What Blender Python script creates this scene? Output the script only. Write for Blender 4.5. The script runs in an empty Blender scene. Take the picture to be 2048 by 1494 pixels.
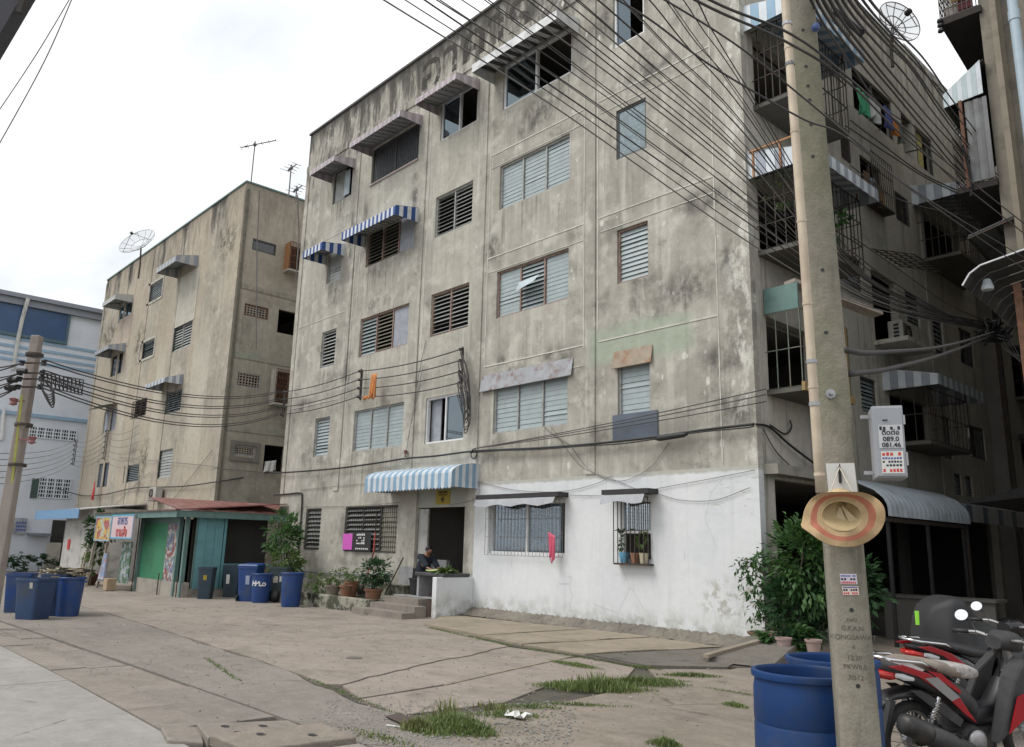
import bpy, bmesh, math, random
from mathutils import Vector, Matrix
R_ = math.radians
rnd = random.Random(7)
SC = bpy.context.scene
COL = SC.collection
# ------------------------------------------------------------------ camera (solved from the photograph's vanishing points)
FPX, PCX, PCY = 1595.0, 1024.0, 747.0
def _n(v): return v.normalized()
_up = _n(Vector((1202-PCX, -6597-PCY, FPX)))
_xx = -_n(Vector((-485-PCX, 1057-PCY, FPX)))
_xx = _n(_xx - _up*(_xx.dot(_up)))
_yy = _up.cross(_xx)
CAM = Vector((7.473, -12.888, 1.6))
def ray(px, py):
    d = Vector((px-PCX, py-PCY, FPX)); return Vector((_xx.dot(d), _yy.dot(d), _up.dot(d)))
def onY(px, py, y=0.0): d = ray(px, py); return CAM + d*((y-CAM.y)/d.y)
def onX(px, py, x=0.0): d = ray(px, py); return CAM + d*((x-CAM.x)/d.x)
def onZ(px, py, z=0.0): d = ray(px, py); return CAM + d*((z-CAM.z)/d.z)
def D(px, py, depth): return CAM + ray(px, py)*(depth/FPX)
cd = bpy.data.cameras.new('camera'); cam = bpy.data.objects.new('camera', cd); COL.objects.link(cam)
cd.sensor_width = 36; cd.sensor_fit = 'HORIZONTAL'; cd.lens = 36*FPX/2048; cd.clip_start = .05; cd.clip_end = 2000
_r = Vector((_xx[0], _yy[0], _up[0])); _d = Vector((_xx[1], _yy[1], _up[1])); _f = Vector((_xx[2], _yy[2], _up[2]))
cam.matrix_world = Matrix(((_r.x, -_d.x, -_f.x, CAM.x), (_r.y, -_d.y, -_f.y, CAM.y), (_r.z, -_d.z, -_f.z, CAM.z), (0, 0, 0, 1)))
SC.camera = cam
# ------------------------------------------------------------------ sky, sun, exposure
SUN_EL, SUN_DIR = 55.0, Vector((-.45, -.80))       # overcast: the sun is a wide bright patch, front left
w = bpy.data.worlds.new('World'); SC.world = w; w.use_nodes = True
nt = w.node_tree; nt.nodes.clear()
def wn(t, **k):
    n = nt.nodes.new(t)
    for a, b in k.items(): setattr(n, a, b)
    return n
sky = wn('ShaderNodeTexSky', sky_type='NISHITA', sun_disc=False)
sky.sun_elevation = R_(SUN_EL); sky.sun_rotation = math.atan2(SUN_DIR.x, SUN_DIR.y)
bg1 = wn('ShaderNodeBackground'); bg1.inputs[1].default_value = .10; nt.links.new(sky.outputs[0], bg1.inputs[0])
tc = wn('ShaderNodeTexCoord'); sep = wn('ShaderNodeSeparateXYZ'); nt.links.new(tc.outputs['Generated'], sep.inputs[0])
# project the view direction on a cloud deck: d.xy / (d.z + .25)
ad = wn('ShaderNodeMath', operation='ADD'); ad.inputs[1].default_value = .22; nt.links.new(sep.outputs[2], ad.inputs[0])
mx_ = wn('ShaderNodeMath', operation='MAXIMUM'); mx_.inputs[1].default_value = .08; nt.links.new(ad.outputs[0], mx_.inputs[0])
dv = wn('ShaderNodeVectorMath', operation='DIVIDE'); cb = wn('ShaderNodeCombineXYZ')
for i in range(3): nt.links.new(mx_.outputs[0], cb.inputs[i])
nt.links.new(tc.outputs['Generated'], dv.inputs[0]); nt.links.new(cb.outputs[0], dv.inputs[1])
mp = wn('ShaderNodeMapping'); mp.inputs['Scale'].default_value = (.8, 1.5, 1); mp.inputs['Rotation'].default_value = (0, 0, R_(35)); nt.links.new(dv.outputs[0], mp.inputs[0])
nz = wn('ShaderNodeTexNoise'); nz.inputs['Scale'].default_value = 2.2; nz.inputs['Detail'].default_value = 7; nz.inputs['Roughness'].default_value = .55
nt.links.new(mp.outputs[0], nz.inputs[0])
cr = wn('ShaderNodeValToRGB'); e = cr.color_ramp
e.elements[0].position = .24; e.elements[0].color = (.55, .595, .645, 1); e.elements[1].position = .60; e.elements[1].color = (.86, .87, .88, 1)
el = e.elements.new(.42); el.color = (.685, .71, .735, 1)
nt.links.new(nz.outputs[0], cr.inputs[0])
bg2 = wn('ShaderNodeBackground'); bg2.inputs[1].default_value = 1.0; nt.links.new(cr.outputs[0], bg2.inputs[0])
cr2 = wn('ShaderNodeValToRGB'); e = cr2.color_ramp; e.elements[0].position = .20; e.elements[0].color = (.7,)*3+(1,); e.elements[1].position = .34; e.elements[1].color = (1, 1, 1, 1)
nt.links.new(nz.outputs[0], cr2.inputs[0])
ms = wn('ShaderNodeMixShader'); nt.links.new(cr2.outputs[0], ms.inputs[0]); nt.links.new(bg1.outputs[0], ms.inputs[1]); nt.links.new(bg2.outputs[0], ms.inputs[2])
out = wn('ShaderNodeOutputWorld'); nt.links.new(ms.outputs[0], out.inputs[0])
sl = bpy.data.lights.new('sun', 'SUN'); sl.energy = 1.6; sl.angle = R_(28); sl.color = (1, .965, .91)
so = bpy.data.objects.new('sun', sl); COL.objects.link(so)
_sd = Vector((SUN_DIR.x, SUN_DIR.y, 0)).normalized()*math.cos(R_(SUN_EL)) + Vector((0, 0, math.sin(R_(SUN_EL))))
so.rotation_euler = (-_sd).to_track_quat('-Z', 'Y').to_euler(); so.location = (-10, -20, 40)
SC.view_settings.view_transform = 'Standard'; SC.view_settings.look = 'None'
SC.view_settings.exposure = .53; SC.view_settings.gamma = 1; SC.view_settings.use_curve_mapping = False
# ------------------------------------------------------------------ object helpers
ORIG = {}
class MB:
    def __init__(s): s.v = []; s.f = []; s.m = []
    def quad(s, a, b, c, d, m=0):
        i = len(s.v); s.v += [Vector(a), Vector(b), Vector(c), Vector(d)]; s.f.append((i, i+1, i+2, i+3)); s.m.append(m); return s
    def poly(s, pts, m=0):
        i = len(s.v); s.v += [Vector(p) for p in pts]; s.f.append(tuple(range(i, i+len(pts)))); s.m.append(m); return s
    def hexa(s, p, m=0):          # 8 corners: 0-3 one ring, 4-7 the opposite ring
        i = len(s.v); s.v += [Vector(q) for q in p]
        for q in ((0, 3, 2, 1), (4, 5, 6, 7), (0, 1, 5, 4), (1, 2, 6, 5), (2, 3, 7, 6), (3, 0, 4, 7)): s.f.append(tuple(i+k for k in q)); s.m.append(m)
        return s
    def box(s, x0, x1, y0, y1, z0, z1, m=0):
        return s.hexa([(x0, y0, z0), (x1, y0, z0), (x1, y1, z0), (x0, y1, z0), (x0, y0, z1), (x1, y0, z1), (x1, y1, z1), (x0, y1, z1)], m)
    def pbox(s, P, u0, u1, d0, d1, z0, z1, m=0):   # box in wall coordinates
        return s.hexa([P(u0, d0, z0), P(u1, d0, z0), P(u1, d1, z0), P(u0, d1, z0), P(u0, d0, z1), P(u1, d0, z1), P(u1, d1, z1), P(u0, d1, z1)], m)
    def bar(s, a, b, wx, wy=None, m=0, up=Vector((0, 0, 1))):
        a, b = Vector(a), Vector(b); wy = wx if wy is None else wy; t = (b-a).normalized()
        if abs(t.dot(up)) > .98: up = Vector((0, 1, 0))
        x = t.cross(up).normalized()*wx/2; y = x.cross(t).normalized()*wy/2
        return s.hexa([a-x-y, a+x-y, a+x+y, a-x+y, b-x-y, b+x-y, b+x+y, b-x+y], m)
    def tube(s, pts, r, n=6, m=0, cap=True):
        pts = [Vector(p) for p in pts]; rr = r if hasattr(r, '__len__') else [r]*len(pts); i0 = len(s.v); prev = None
        for k, p in enumerate(pts):
            t = (pts[min(k+1, len(pts)-1)]-pts[max(k-1, 0)])
            t = t.normalized() if t.length > 1e-9 else Vector((0, 0, 1))
            if prev is None:
                a = Vector((0, 0, 1)) if abs(t.z) < .9 else Vector((1, 0, 0)); x = t.cross(a).normalized()
            else:
                x = prev - t*prev.dot(t)
                x = x.normalized() if x.length > 1e-6 else t.orthogonal().normalized()
            prev = x; y = t.cross(x)
            for j in range(n):
                an = 2*math.pi*j/n; s.v.append(p + (x*math.cos(an)+y*math.sin(an))*rr[k])
        for k in range(len(pts)-1):
            for j in range(n):
                a = i0+k*n+j; b = i0+k*n+(j+1) % n; s.f.append((a, b, b+n, a+n)); s.m.append(m)
        if cap:
            s.f.append(tuple(i0+j for j in reversed(range(n)))); s.m.append(m)
            s.f.append(tuple(i0+(len(pts)-1)*n+j for j in range(n))); s.m.append(m)
        return s
    def lathe(s, prof, c=(0, 0, 0), n=20, m=0, axis=None, sx=1, sy=1):
        c = Vector(c); i0 = len(s.v); M = axis.to_track_quat('Z', 'Y').to_matrix() if axis is not None else Matrix.Identity(3)
        for r, z in prof:
            for j in range(n):
                an = 2*math.pi*j/n; s.v.append(c + M @ Vector((r*math.cos(an)*sx, r*math.sin(an)*sy, z)))
        for k in range(len(prof)-1):
            for j in range(n):
                a = i0+k*n+j; b = i0+k*n+(j+1) % n; s.f.append((a, b, b+n, a+n)); s.m.append(m)
        return s
    def prism(s, outline, ext, m=0):   # planar outline (3D points), extruded by a vector
        i = len(s.v); n = len(outline); e = Vector(ext); s.v += [Vector(p) for p in outline] + [Vector(p)+e for p in outline]
        s.f.append(tuple(range(i+n-1, i-1, -1))); s.m.append(m); s.f.append(tuple(range(i+n, i+2*n))); s.m.append(m)
        for k in range(n): s.f.append((i+k, i+(k+1) % n, i+n+(k+1) % n, i+n+k)); s.m.append(m)
        return s
    def grid(s, fn, nu, nv, m=0):
        i0 = len(s.v)
        for a in range(nu+1):
            for b in range(nv+1): s.v.append(Vector(fn(a/nu, b/nv)))
        for a in range(nu):
            for b in range(nv):
                q = i0+a*(nv+1)+b; s.f.append((q, q+nv+1, q+nv+2, q+1)); s.m.append(m)
        return s
    def mesh(s, name, mats, off=Vector(), smooth=False, fix=True):
        me = bpy.data.meshes.new(name); me.from_pydata([tuple(v-off) for v in s.v], [], s.f)
        for mt in (mats if isinstance(mats, (list, tuple)) else [mats]): me.materials.append(mt)
        me.polygons.foreach_set('material_index', s.m)
        if fix:
            bm = bmesh.new(); bm.from_mesh(me); bmesh.ops.recalc_face_normals(bm, faces=bm.faces); bm.to_mesh(me); bm.free()
        if smooth: me.polygons.foreach_set('use_smooth', [True]*len(me.polygons))
        me.update(); return me
    def build(s, name, mats, parent=None, smooth=False, bevel=0, kind=None, label=None, auto=None, fix=True):
        off = ORIG.get(parent, Vector()) if parent else Vector()
        o = bpy.data.objects.new(name, s.mesh(name, mats, off, smooth, fix)); COL.objects.link(o)
        if parent: o.parent = parent; ORIG[o] = off
        if bevel: b = o.modifiers.new('bevel', 'BEVEL'); b.width = bevel; b.segments = 2; b.limit_method = 'ANGLE'; b.angle_limit = R_(50)
        if auto is not None: smooth_by_angle(o.data, auto)
        if kind: o['kind'] = kind
        if label: o['label'] = label
        return o
def smooth_by_angle(me, deg):
    me.polygons.foreach_set('use_smooth', [True]*len(me.polygons))
    bm = bmesh.new(); bm.from_mesh(me); bmesh.ops.remove_doubles(bm, verts=bm.verts, dist=1e-5)
    for ed in bm.edges:
        ed.smooth = not (len(ed.link_faces) != 2 or ed.calc_face_angle(0) > R_(deg))
    bm.to_mesh(me); bm.free()
def link(name, me, parent, loc, rot=None, label=None):
    o = bpy.data.objects.new(name, me); COL.objects.link(o); o.parent = parent
    o.location = Vector(loc)-ORIG.get(parent, Vector()); ORIG[o] = ORIG.get(parent, Vector())
    if rot is not None: o.rotation_euler = rot
    if label: o['label'] = label
    return o
def tag(o, label, cat, group=None, kind=None):
    o['label'] = label; o['category'] = cat
    if group: o['group'] = group
    if kind: o['kind'] = kind
    return o
def root(name, loc, label, cat, group=None, rotz=0, local=False, rot=None):
    o = bpy.data.objects.new(name, None); COL.objects.link(o); o.empty_display_size = .2
    o.location = loc; o.rotation_euler = rot if rot else (0, 0, rotz)
    ORIG[o] = Vector() if local else Vector(loc)
    return tag(o, label, cat, group)
def children(o): return [c for c in COL.objects if c.parent == o]
def copy_tree(o, parent=None):
    c = o.copy(); COL.objects.link(c); c.parent = parent
    if parent: c.matrix_parent_inverse = o.matrix_parent_inverse
    for ch in list(o.children): copy_tree(ch, c)
    return c
# ------------------------------------------------------------------ materials
class NT:
    def __init__(s, name):
        s.m = bpy.data.materials.new(name); s.m.use_nodes = True; s.t = s.m.node_tree
        s.b = s.t.nodes['Principled BSDF']; s._pos = None
    def n(s, t, **k):
        x = s.t.nodes.new(t)
        for a, b in k.items(): setattr(x, a, b)
        return x
    def l(s, a, b): s.t.links.new(a, b)
    def inp(s, sock, v):
        if hasattr(v, 'is_output'): s.l(v, sock)
        else: sock.default_value = v
    def pos(s):
        if s._pos is None: s._pos = s.n('ShaderNodeNewGeometry').outputs['Position']
        return s._pos
    def obj(s): return s.n('ShaderNodeTexCoord').outputs['Object']
    def xyz(s, vec=None):
        q = s.n('ShaderNodeSeparateXYZ'); s.l(vec or s.pos(), q.inputs[0]); return q.outputs
    def map(s, scale=(1, 1, 1), rot=(0, 0, 0), loc=(0, 0, 0), vec=None):
        q = s.n('ShaderNodeMapping'); q.inputs['Scale'].default_value = scale; q.inputs['Rotation'].default_value = rot; q.inputs['Location'].default_value = loc
        s.l(vec or s.pos(), q.inputs[0]); return q.outputs[0]
    def noise(s, scale, detail=4, rough=.55, vec=None, dist=0):
        q = s.n('ShaderNodeTexNoise'); q.inputs['Scale'].default_value = scale; q.inputs['Detail'].default_value = detail; q.inputs['Roughness'].default_value = rough; q.inputs['Distortion'].default_value = dist
        s.l(vec or s.pos(), q.inputs[0]); return q.outputs[0]
    def voro(s, scale, vec=None, feature='F1', out='Distance', rand=1):
        q = s.n('ShaderNodeTexVoronoi'); q.feature = feature; q.inputs['Scale'].default_value = scale; q.inputs['Randomness'].default_value = rand
        s.l(vec or s.pos(), q.inputs['Vector']); return q.outputs[out]
    def step(s, v, a, b):      # smoothstep a..b -> 0..1
        q = s.n('ShaderNodeMapRange', interpolation_type='SMOOTHSTEP'); s.l(v, q.inputs[0]); q.inputs[1].default_value = a; q.inputs[2].default_value = b; return q.outputs[0]
    def math(s, op, a, b=0.0, c=False):
        q = s.n('ShaderNodeMath', operation=op); q.use_clamp = c; s.inp(q.inputs[0], a); s.inp(q.inputs[1], b); return q.outputs[0]
    def mul(s, *a):
        r = a[0]
        for b in a[1:]: r = s.math('MULTIPLY', r, b)
        return r
    def inv(s, a): return s.math('SUBTRACT', 1.0, a, True)
    def box(s, comp, a, b, soft=.1):   # 1 inside a..b along one coordinate
        return s.mul(s.step(comp, a-soft, a+soft), s.inv(s.step(comp, b-soft, b+soft)))
    def mix(s, fac, a, b, mode='MIX'):
        q = s.n('ShaderNodeMix', data_type='RGBA', blend_type=mode); s.inp(q.inputs['Factor'], fac)
        for k, v in (('A', a), ('B', b)):
            sk = [i for i in q.inputs if i.name == k and i.type == 'RGBA'][0]
            if hasattr(v, 'is_output'): s.l(v, sk)
            else: sk.default_value = tuple(v)+((1,) if len(v) == 3 else ())
        return [o for o in q.outputs if o.type == 'RGBA'][0]
    def hsvnoise(s, col, amt, scale, detail=5, vec=None):   # brightness variation
        n_ = s.noise(scale, detail, .6, vec); k = s.n('ShaderNodeMapRange'); s.l(n_, k.inputs[0]); k.inputs[1].default_value = .25; k.inputs[2].default_value = .75; k.inputs[3].default_value = 1-amt; k.inputs[4].default_value = 1+amt
        q = s.n('ShaderNodeVectorMath', operation='SCALE'); s.inp(q.inputs[0], col if hasattr(col, 'is_output') else tuple(col)); s.l(k.outputs[0], q.inputs['Scale']); return q.outputs[0]
    def spot(s, c, r, rough=.5, nscale=3):   # soft irregular blot round a point
        q = s.n('ShaderNodeVectorMath', operation='SUBTRACT'); s.l(s.pos(), q.inputs[0]); q.inputs[1].default_value = c
        q2 = s.n('ShaderNodeVectorMath', operation='DIVIDE'); s.l(q.outputs[0], q2.inputs[0]); q2.inputs[1].default_value = r
        q3 = s.n('ShaderNodeVectorMath', operation='LENGTH'); s.l(q2.outputs[0], q3.inputs[0])
        return s.inv(s.step(q3.outputs['Value'], .25, 1.0))
    def addm(s, *a):
        r = a[0]
        for b in a[1:]: r = s.math('MAXIMUM', r, b)
        return r
    def bump(s, h, strength=.3, dist=.02):
        q = s.n('ShaderNodeBump'); q.inputs['Strength'].default_value = strength; q.inputs['Distance'].default_value = dist; s.l(h, q.inputs['Height']); s.l(q.outputs[0], s.b.inputs['Normal'])
    def fin(s, col, rough=.8, metal=0, spec=None):
        s.inp(s.b.inputs['Base Color'], col if hasattr(col, 'is_output') else tuple(col)+(1,)); s.inp(s.b.inputs['Roughness'], rough); s.b.inputs['Metallic'].default_value = metal
        if spec is not None: s.b.inputs['Specular IOR Level'].default_value = spec
        return s.m
MATS = {}
def flat(name, col, rough=.6, metal=0, var=.15, scale=6, bump=0, spec=None, dirt=None):
    if name in MATS: return MATS[name]
    t = NT(name); c = t.hsvnoise(col, var, scale)
    if dirt: c = t.mix(t.mul(t.step(t.noise(scale*.7, 6, .65), .46, .68), dirt[1]), c, dirt[0])
    if bump: t.bump(t.noise(scale*8, 4), bump, .01)
    MATS[name] = t.fin(c, rough, metal, spec); return MATS[name]

def foliage_mb(c, rad, n, size, clumps=40, mb=None, seed=1, droop=.3, thin=.45):
    r = random.Random(seed); mb = mb or MB(); c = Vector(c); cl = []
    for _ in range(clumps):
        while True:
            p = Vector((r.uniform(-1, 1), r.uniform(-1, 1), r.uniform(-1, 1)))
            if .25 < p.length < 1.0: break
        cl.append((Vector((p.x*rad[0], p.y*rad[1], p.z*rad[2])), r.uniform(.6, 1.3)))
    cr_ = min(rad)*.36
    for i in range(n):
        q, s = cl[i % clumps]; o = Vector((r.gauss(0, 1), r.gauss(0, 1), r.gauss(0, .8)))*cr_*.5*s; p = c+q+o
        d = (q+o*1.5+Vector((r.gauss(0, .3), r.gauss(0, .3), r.gauss(-droop*.3, .3)))*min(rad)); d = d.normalized() if d.length > 1e-4 else Vector((1, 0, 0)); d.z -= droop*r.random(); d.normalize()
        sd = d.cross(Vector((r.gauss(0, .5), r.gauss(0, .5), 1))).normalized(); up = sd.cross(d); l = size*r.uniform(.6, 1.35); w = l*thin
        i0 = len(mb.v); mb.v += [p, p+d*l*.45+sd*w*.5+up*l*.06, p+d*l-up*l*.12, p+d*l*.45-sd*w*.5+up*l*.06]; mb.f += [(i0, i0+1, i0+2), (i0, i0+2, i0+3)]; mb.m += [0, 0]
    return mb
def stems_mb(base, tops, r0=.02, mb=None, seed=1):
    r = random.Random(seed); mb = mb or MB(); base = Vector(base)
    for t in tops:
        t = Vector(t); pts = []
        for k in range(5):
            f = k/4; pts.append(base.lerp(t, f)+Vector((r.gauss(0, .03), r.gauss(0, .03), 0))*f*(1-f)*4)
        mb.tube(pts, [r0*(1-.75*k/4) for k in range(5)], 5)
    return mb

# ------------------------------------------------------------------ weathered render of the two blocks
def concrete_wall(name, base, alt, light, kind):
    t = NT(name); x, y, z = t.xyz()
    n1 = t.noise(.45, 5, .6); n2 = t.noise(1.6, 6, .62); n3 = t.noise(9, 4, .6)
    c = t.mix(t.step(n1, .38, .62), base, alt)
    c = t.mix(t.mul(t.step(n2, .48, .68), .72), c, light)
    # chalky vertical runs and grey wash-downs
    vs = t.map((2.2, 2.2, .16)); s1 = t.noise(1.3, 5, .65, vs); s2 = t.noise(2.6, 5, .6, t.map((2.6, 2.6, .10), loc=(5, 3, 1)))
    c = t.mix(t.mul(t.step(s1, .50, .66), .55), c, light)
    c = t.mix(t.mul(t.step(s2, .55, .72), t.step(n2, .34, .64), .42), c, (.105, .098, .085))
    # drip lines below the sills of every storey
    md = t.math('MODULO', t.math('SUBTRACT', z, 1.34), 2.95); below = t.mul(t.step(md, 1.2, 2.9), t.inv(t.step(md, 2.925, 2.94))) if kind == 'main' else t.step(md, 1.9, 2.9)
    cols = t.addm(*[t.box(x, a_, b_, .04) for a_, b_ in ((-16.1, -15.05), (-13.7, -11.0), (-10.0, -8.28), (-7.25, -4.62), (-3.25, -2.34))]) if kind == 'main' else t.step(t.noise(.5, 2), .5, .56)
    dr = t.mul(below, cols, t.step(t.noise(3.2, 4, .6, t.map((3.4, 3.4, .05), loc=(1, 4, 2))), .50, .64)); c = t.mix(t.mul(dr, t.step(t.noise(.7, 3, .5, t.map(loc=(2, 2, 7))), .46, .60), .60), c, (.115, .105, .088))
    # mould: rises under the parapet and in sills' drip lines
    top = t.step(z, 13.2, 16.6); s3 = t.noise(2.0, 6, .7, t.map((1.6, 1.6, .30), loc=(2, 9, 4)))
    mask = t.mul(t.step(t.math('ADD', s3, t.math('MULTIPLY', top, .22)), .56, .78), t.step(z, 11.5, 15.0))
    c = t.mix(t.mul(mask, .9), c, (.060, .056, .050))
    crest = t.mul(t.step(t.math('ADD', z, t.math('MULTIPLY', t.noise(1.1, 5, .7, t.map((2, 2, .4))), 1.4)), 16.7, 17.2), .8)
    c = t.mix(crest, c, (.055, .052, .048))
    # small dull patches
    n4 = t.noise(.9, 7, .7, t.map(loc=(11, 7, 3)))
    c = t.mix(t.mul(t.step(n4, .53, .68), .6), c, (.14, .135, .118))
    if kind == 'main':
        spots = [((-1.4, 0, 6.75), (1.1, 9, .65)), ((-.45, 0, 7.0), (.35, 9, .8)), ((-2.6, 0, 7.0), (.4, 9, .9)), ((-7.45, 0, 9.2), (.5, 9, .6)), ((-6.9, 0, 6.0), (.3, 9, .9)), ((-5.1, 0, 5.9), (.9, 9, .5)), ((-6.9, 0, 5.7), (1.0, 9, .4)), ((-7.2, 0, 9.0), (.25, 9, .5)),
                 ((-15.6, 0, 7.9), (1.2, 9, .4)), ((-14.2, 0, 7.0), (.4, 9, 1.1)), ((-14.6, 0, 11.5), (.35, 9, 1.6)), ((-11.1, 0, 12.0), (.3, 9, 1.2)), ((-13.8, 0, 11.6), (.25, 9, 1.4)), ((-.6, 0, 5.2), (.8, 9, .5)), ((-.5, 0, 4.2), (.7, 9, .7)), ((-2.2, 0, 12.0), (1.0, 9, .5)), ((-5.8, 0, 12.4), (1.3, 9, .7)), ((-16.9, 0, 6.0), (.8, 9, .5)), ((-10.4, 0, 3.25), (2.6, 9, .28)), ((-3.2, 0, 13.9), (1.3, 9, .8)), ((-5.5, 0, 15.3), (2.2, 9, .8)), ((-1.0, 0, 8.5), (1.0, 9, .35)), ((-15.9, 0, 14.7), (1.6, 9, .8))]
        m = t.addm(*[t.spot(a, b) for a, b in spots])
        c = t.mix(t.mul(m, t.step(t.noise(2.6, 7, .72, t.map((1, 1, .7))), .37, .62), .84), c, (.088, .084, .077))
        # repainted infill panels of the middle bays
        pan = t.mul(t.box(x, -13.5, -11.15, .05), t.box(z, 11.5, 13.0, .04)); pan = t.addm(pan, t.mul(t.box(x, -10.0, -8.2, .05), t.box(z, 3.4, 13.1, .04)), t.mul(t.box(x, -13.7, -11.0, .06), t.box(z, 5.7, 7.2, .06)))
        c = t.mix(t.mul(pan, .34), c, (.47, .455, .39))
        # peeled white flecks on the right half
        q = t.voro(2.3, vec=t.map((1, .01, .62))); r_ = t.step(x, -8.5, -4.5)
        pk = t.mul(t.inv(t.step(t.math('ADD', q, t.math('MULTIPLY', t.noise(6, 4), .16)), .16, .23)), t.step(t.noise(.55, 3, .5, t.map(loc=(3, 1, 8))), .38, .48), r_, t.step(z, 2.9, 3.3))
        q2 = t.voro(4.4, vec=t.map((1, .01, .5))); pk2 = t.mul(t.inv(t.step(t.math('ADD', q2, t.math('MULTIPLY', t.noise(9, 3), .2)), .17, .24)), t.step(t.noise(.8, 3, .5), .49, .57), t.step(z, 3.1, 3.4))
        edge = t.mul(t.step(x, -.75, -.2), t.step(t.noise(2.2, 6, .7, t.map((1, .1, .5))), .50, .60), t.step(z, 3.1, 3.3))
        c = t.mix(t.mul(t.addm(pk, pk2, edge), .85), c, (.62, .61, .56))
        # a band where old green paint shows
        gn = t.mul(t.box(t.math('ADD', z, t.math('MULTIPLY', t.noise(1.5, 5), .5)), 5.75, 6.55, .10), t.box(t.math('ADD', x, t.math('MULTIPLY', t.noise(2), .5)), -3.7, -1.1, .2))
        c = t.mix(t.mul(gn, .75), c, (.33, .385, .30))
        rust = t.mul(t.spot((-5.4, 0, 5.6), (.5, 9, .35)), t.step(t.noise(4, 5), .5, .6)); c = t.mix(t.mul(rust, .6), c, (.25, .11, .05))
        wear = t.mul(t.inv(t.step(z, .2, 2.2)), t.step(t.noise(1.2, 6, .7), .46, .64)); c = t.mix(t.mul(wear, .5), c, (.15, .14, .115))
    else:
        # bays of the far block: warm buff and pinkish panels between paler strips
        b1 = t.step(t.noise(.35, 2, .4, t.map((1.4, .2, .22), loc=(4, 0, 2))), .44, .52); c = t.mix(t.mul(b1, .55), c, (.43, .37, .29))
        b2 = t.addm(*[t.box(x, a, b, .06) for a, b in ((-37.6, -36.0), (-31.9, -30.9), (-27.4, -25.6))]); c = t.mix(t.mul(b2, t.step(z, 3, 7), t.inv(t.step(z, 9.3, 11)), .55), c, (.50, .47, .40))
        sp = t.addm(*[t.spot(a, b) for a, b in (((-32.4, 0, 4.7), (.9, 9, 2.0)), ((-31.9, 0, 5.4), (.6, 9, 1.2)), ((-40.5, 0, 12.9), (2, 9, 1)), ((-25, 0, 14.2), (1.6, 9, 1.2)), ((-35, 0, 11.4), (1.2, 9, 1.4)))])
        c = t.mix(t.mul(sp, t.step(t.noise(2.2, 7, .74), .42, .60), .85), c, (.07, .064, .05))
        # side face is greyer and mossy
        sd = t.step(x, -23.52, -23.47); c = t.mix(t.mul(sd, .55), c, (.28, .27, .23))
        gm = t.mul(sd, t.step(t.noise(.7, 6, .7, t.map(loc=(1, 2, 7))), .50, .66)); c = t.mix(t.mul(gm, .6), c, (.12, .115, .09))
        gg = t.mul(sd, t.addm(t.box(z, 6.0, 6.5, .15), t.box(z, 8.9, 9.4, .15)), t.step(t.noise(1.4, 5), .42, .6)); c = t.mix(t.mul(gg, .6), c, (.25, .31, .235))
    c = t.hsvnoise(c, .13, 5, 8); c = t.hsvnoise(c, .10, 45, 3)
    h = t.math('ADD', t.math('MULTIPLY', n3, .5), t.noise(60, 3))
    t.bump(h, .35, .012)
    return t.fin(c, .92, 0, .2)
M_WALL = concrete_wall('weathered_render', (.40, .380, .332), (.325, .310, .272), (.55, .533, .475), 'main')
M_FARWALL = concrete_wall('weathered_render_buff', (.375, .342, .282), (.315, .288, .24), (.47, .43, .355), 'far')
def side_wall():
    t = NT('side_render'); x, y, z = t.xyz(); n2 = t.noise(1.4, 6, .62)
    c = t.mix(t.step(t.noise(.5, 4), .4, .6), (.46, .44, .385), (.39, .372, .325)); c = t.mix(t.mul(t.step(n2, .5, .7), .4), c, (.53, .51, .45))
    s2 = t.noise(2.4, 5, .6, t.map((2.4, 2.4, .1))); c = t.mix(t.mul(t.step(s2, .53, .7), .55), c, (.09, .085, .072))
    gg = t.mul(t.addm(t.box(z, 5.9, 6.3, .1), t.box(z, 8.9, 9.3, .1), t.box(z, 2.9, 3.3, .1)), t.step(t.noise(1.2, 5), .45, .6)); c = t.mix(t.mul(gg, .5), c, (.23, .27, .22))
    ed = t.mul(t.inv(t.step(y, .25, .4)), t.step(t.noise(1.3, 6, .7, t.map((1, 1, .6))), .47, .6)); c = t.mix(t.mul(ed, .6), c, (.46, .45, .40))
    top = t.mul(t.step(z, 13.5, 15.8), t.step(t.noise(1.6, 6, .7, t.map((1.5, 1.5, .3))), .42, .62)); c = t.mix(t.mul(top, .7), c, (.075, .07, .06))
    c = t.hsvnoise(c, .12, 6, 7); t.bump(t.noise(50, 4), .3, .012); return t.fin(c, .92, 0, .2)
M_SIDE = side_wall()
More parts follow.
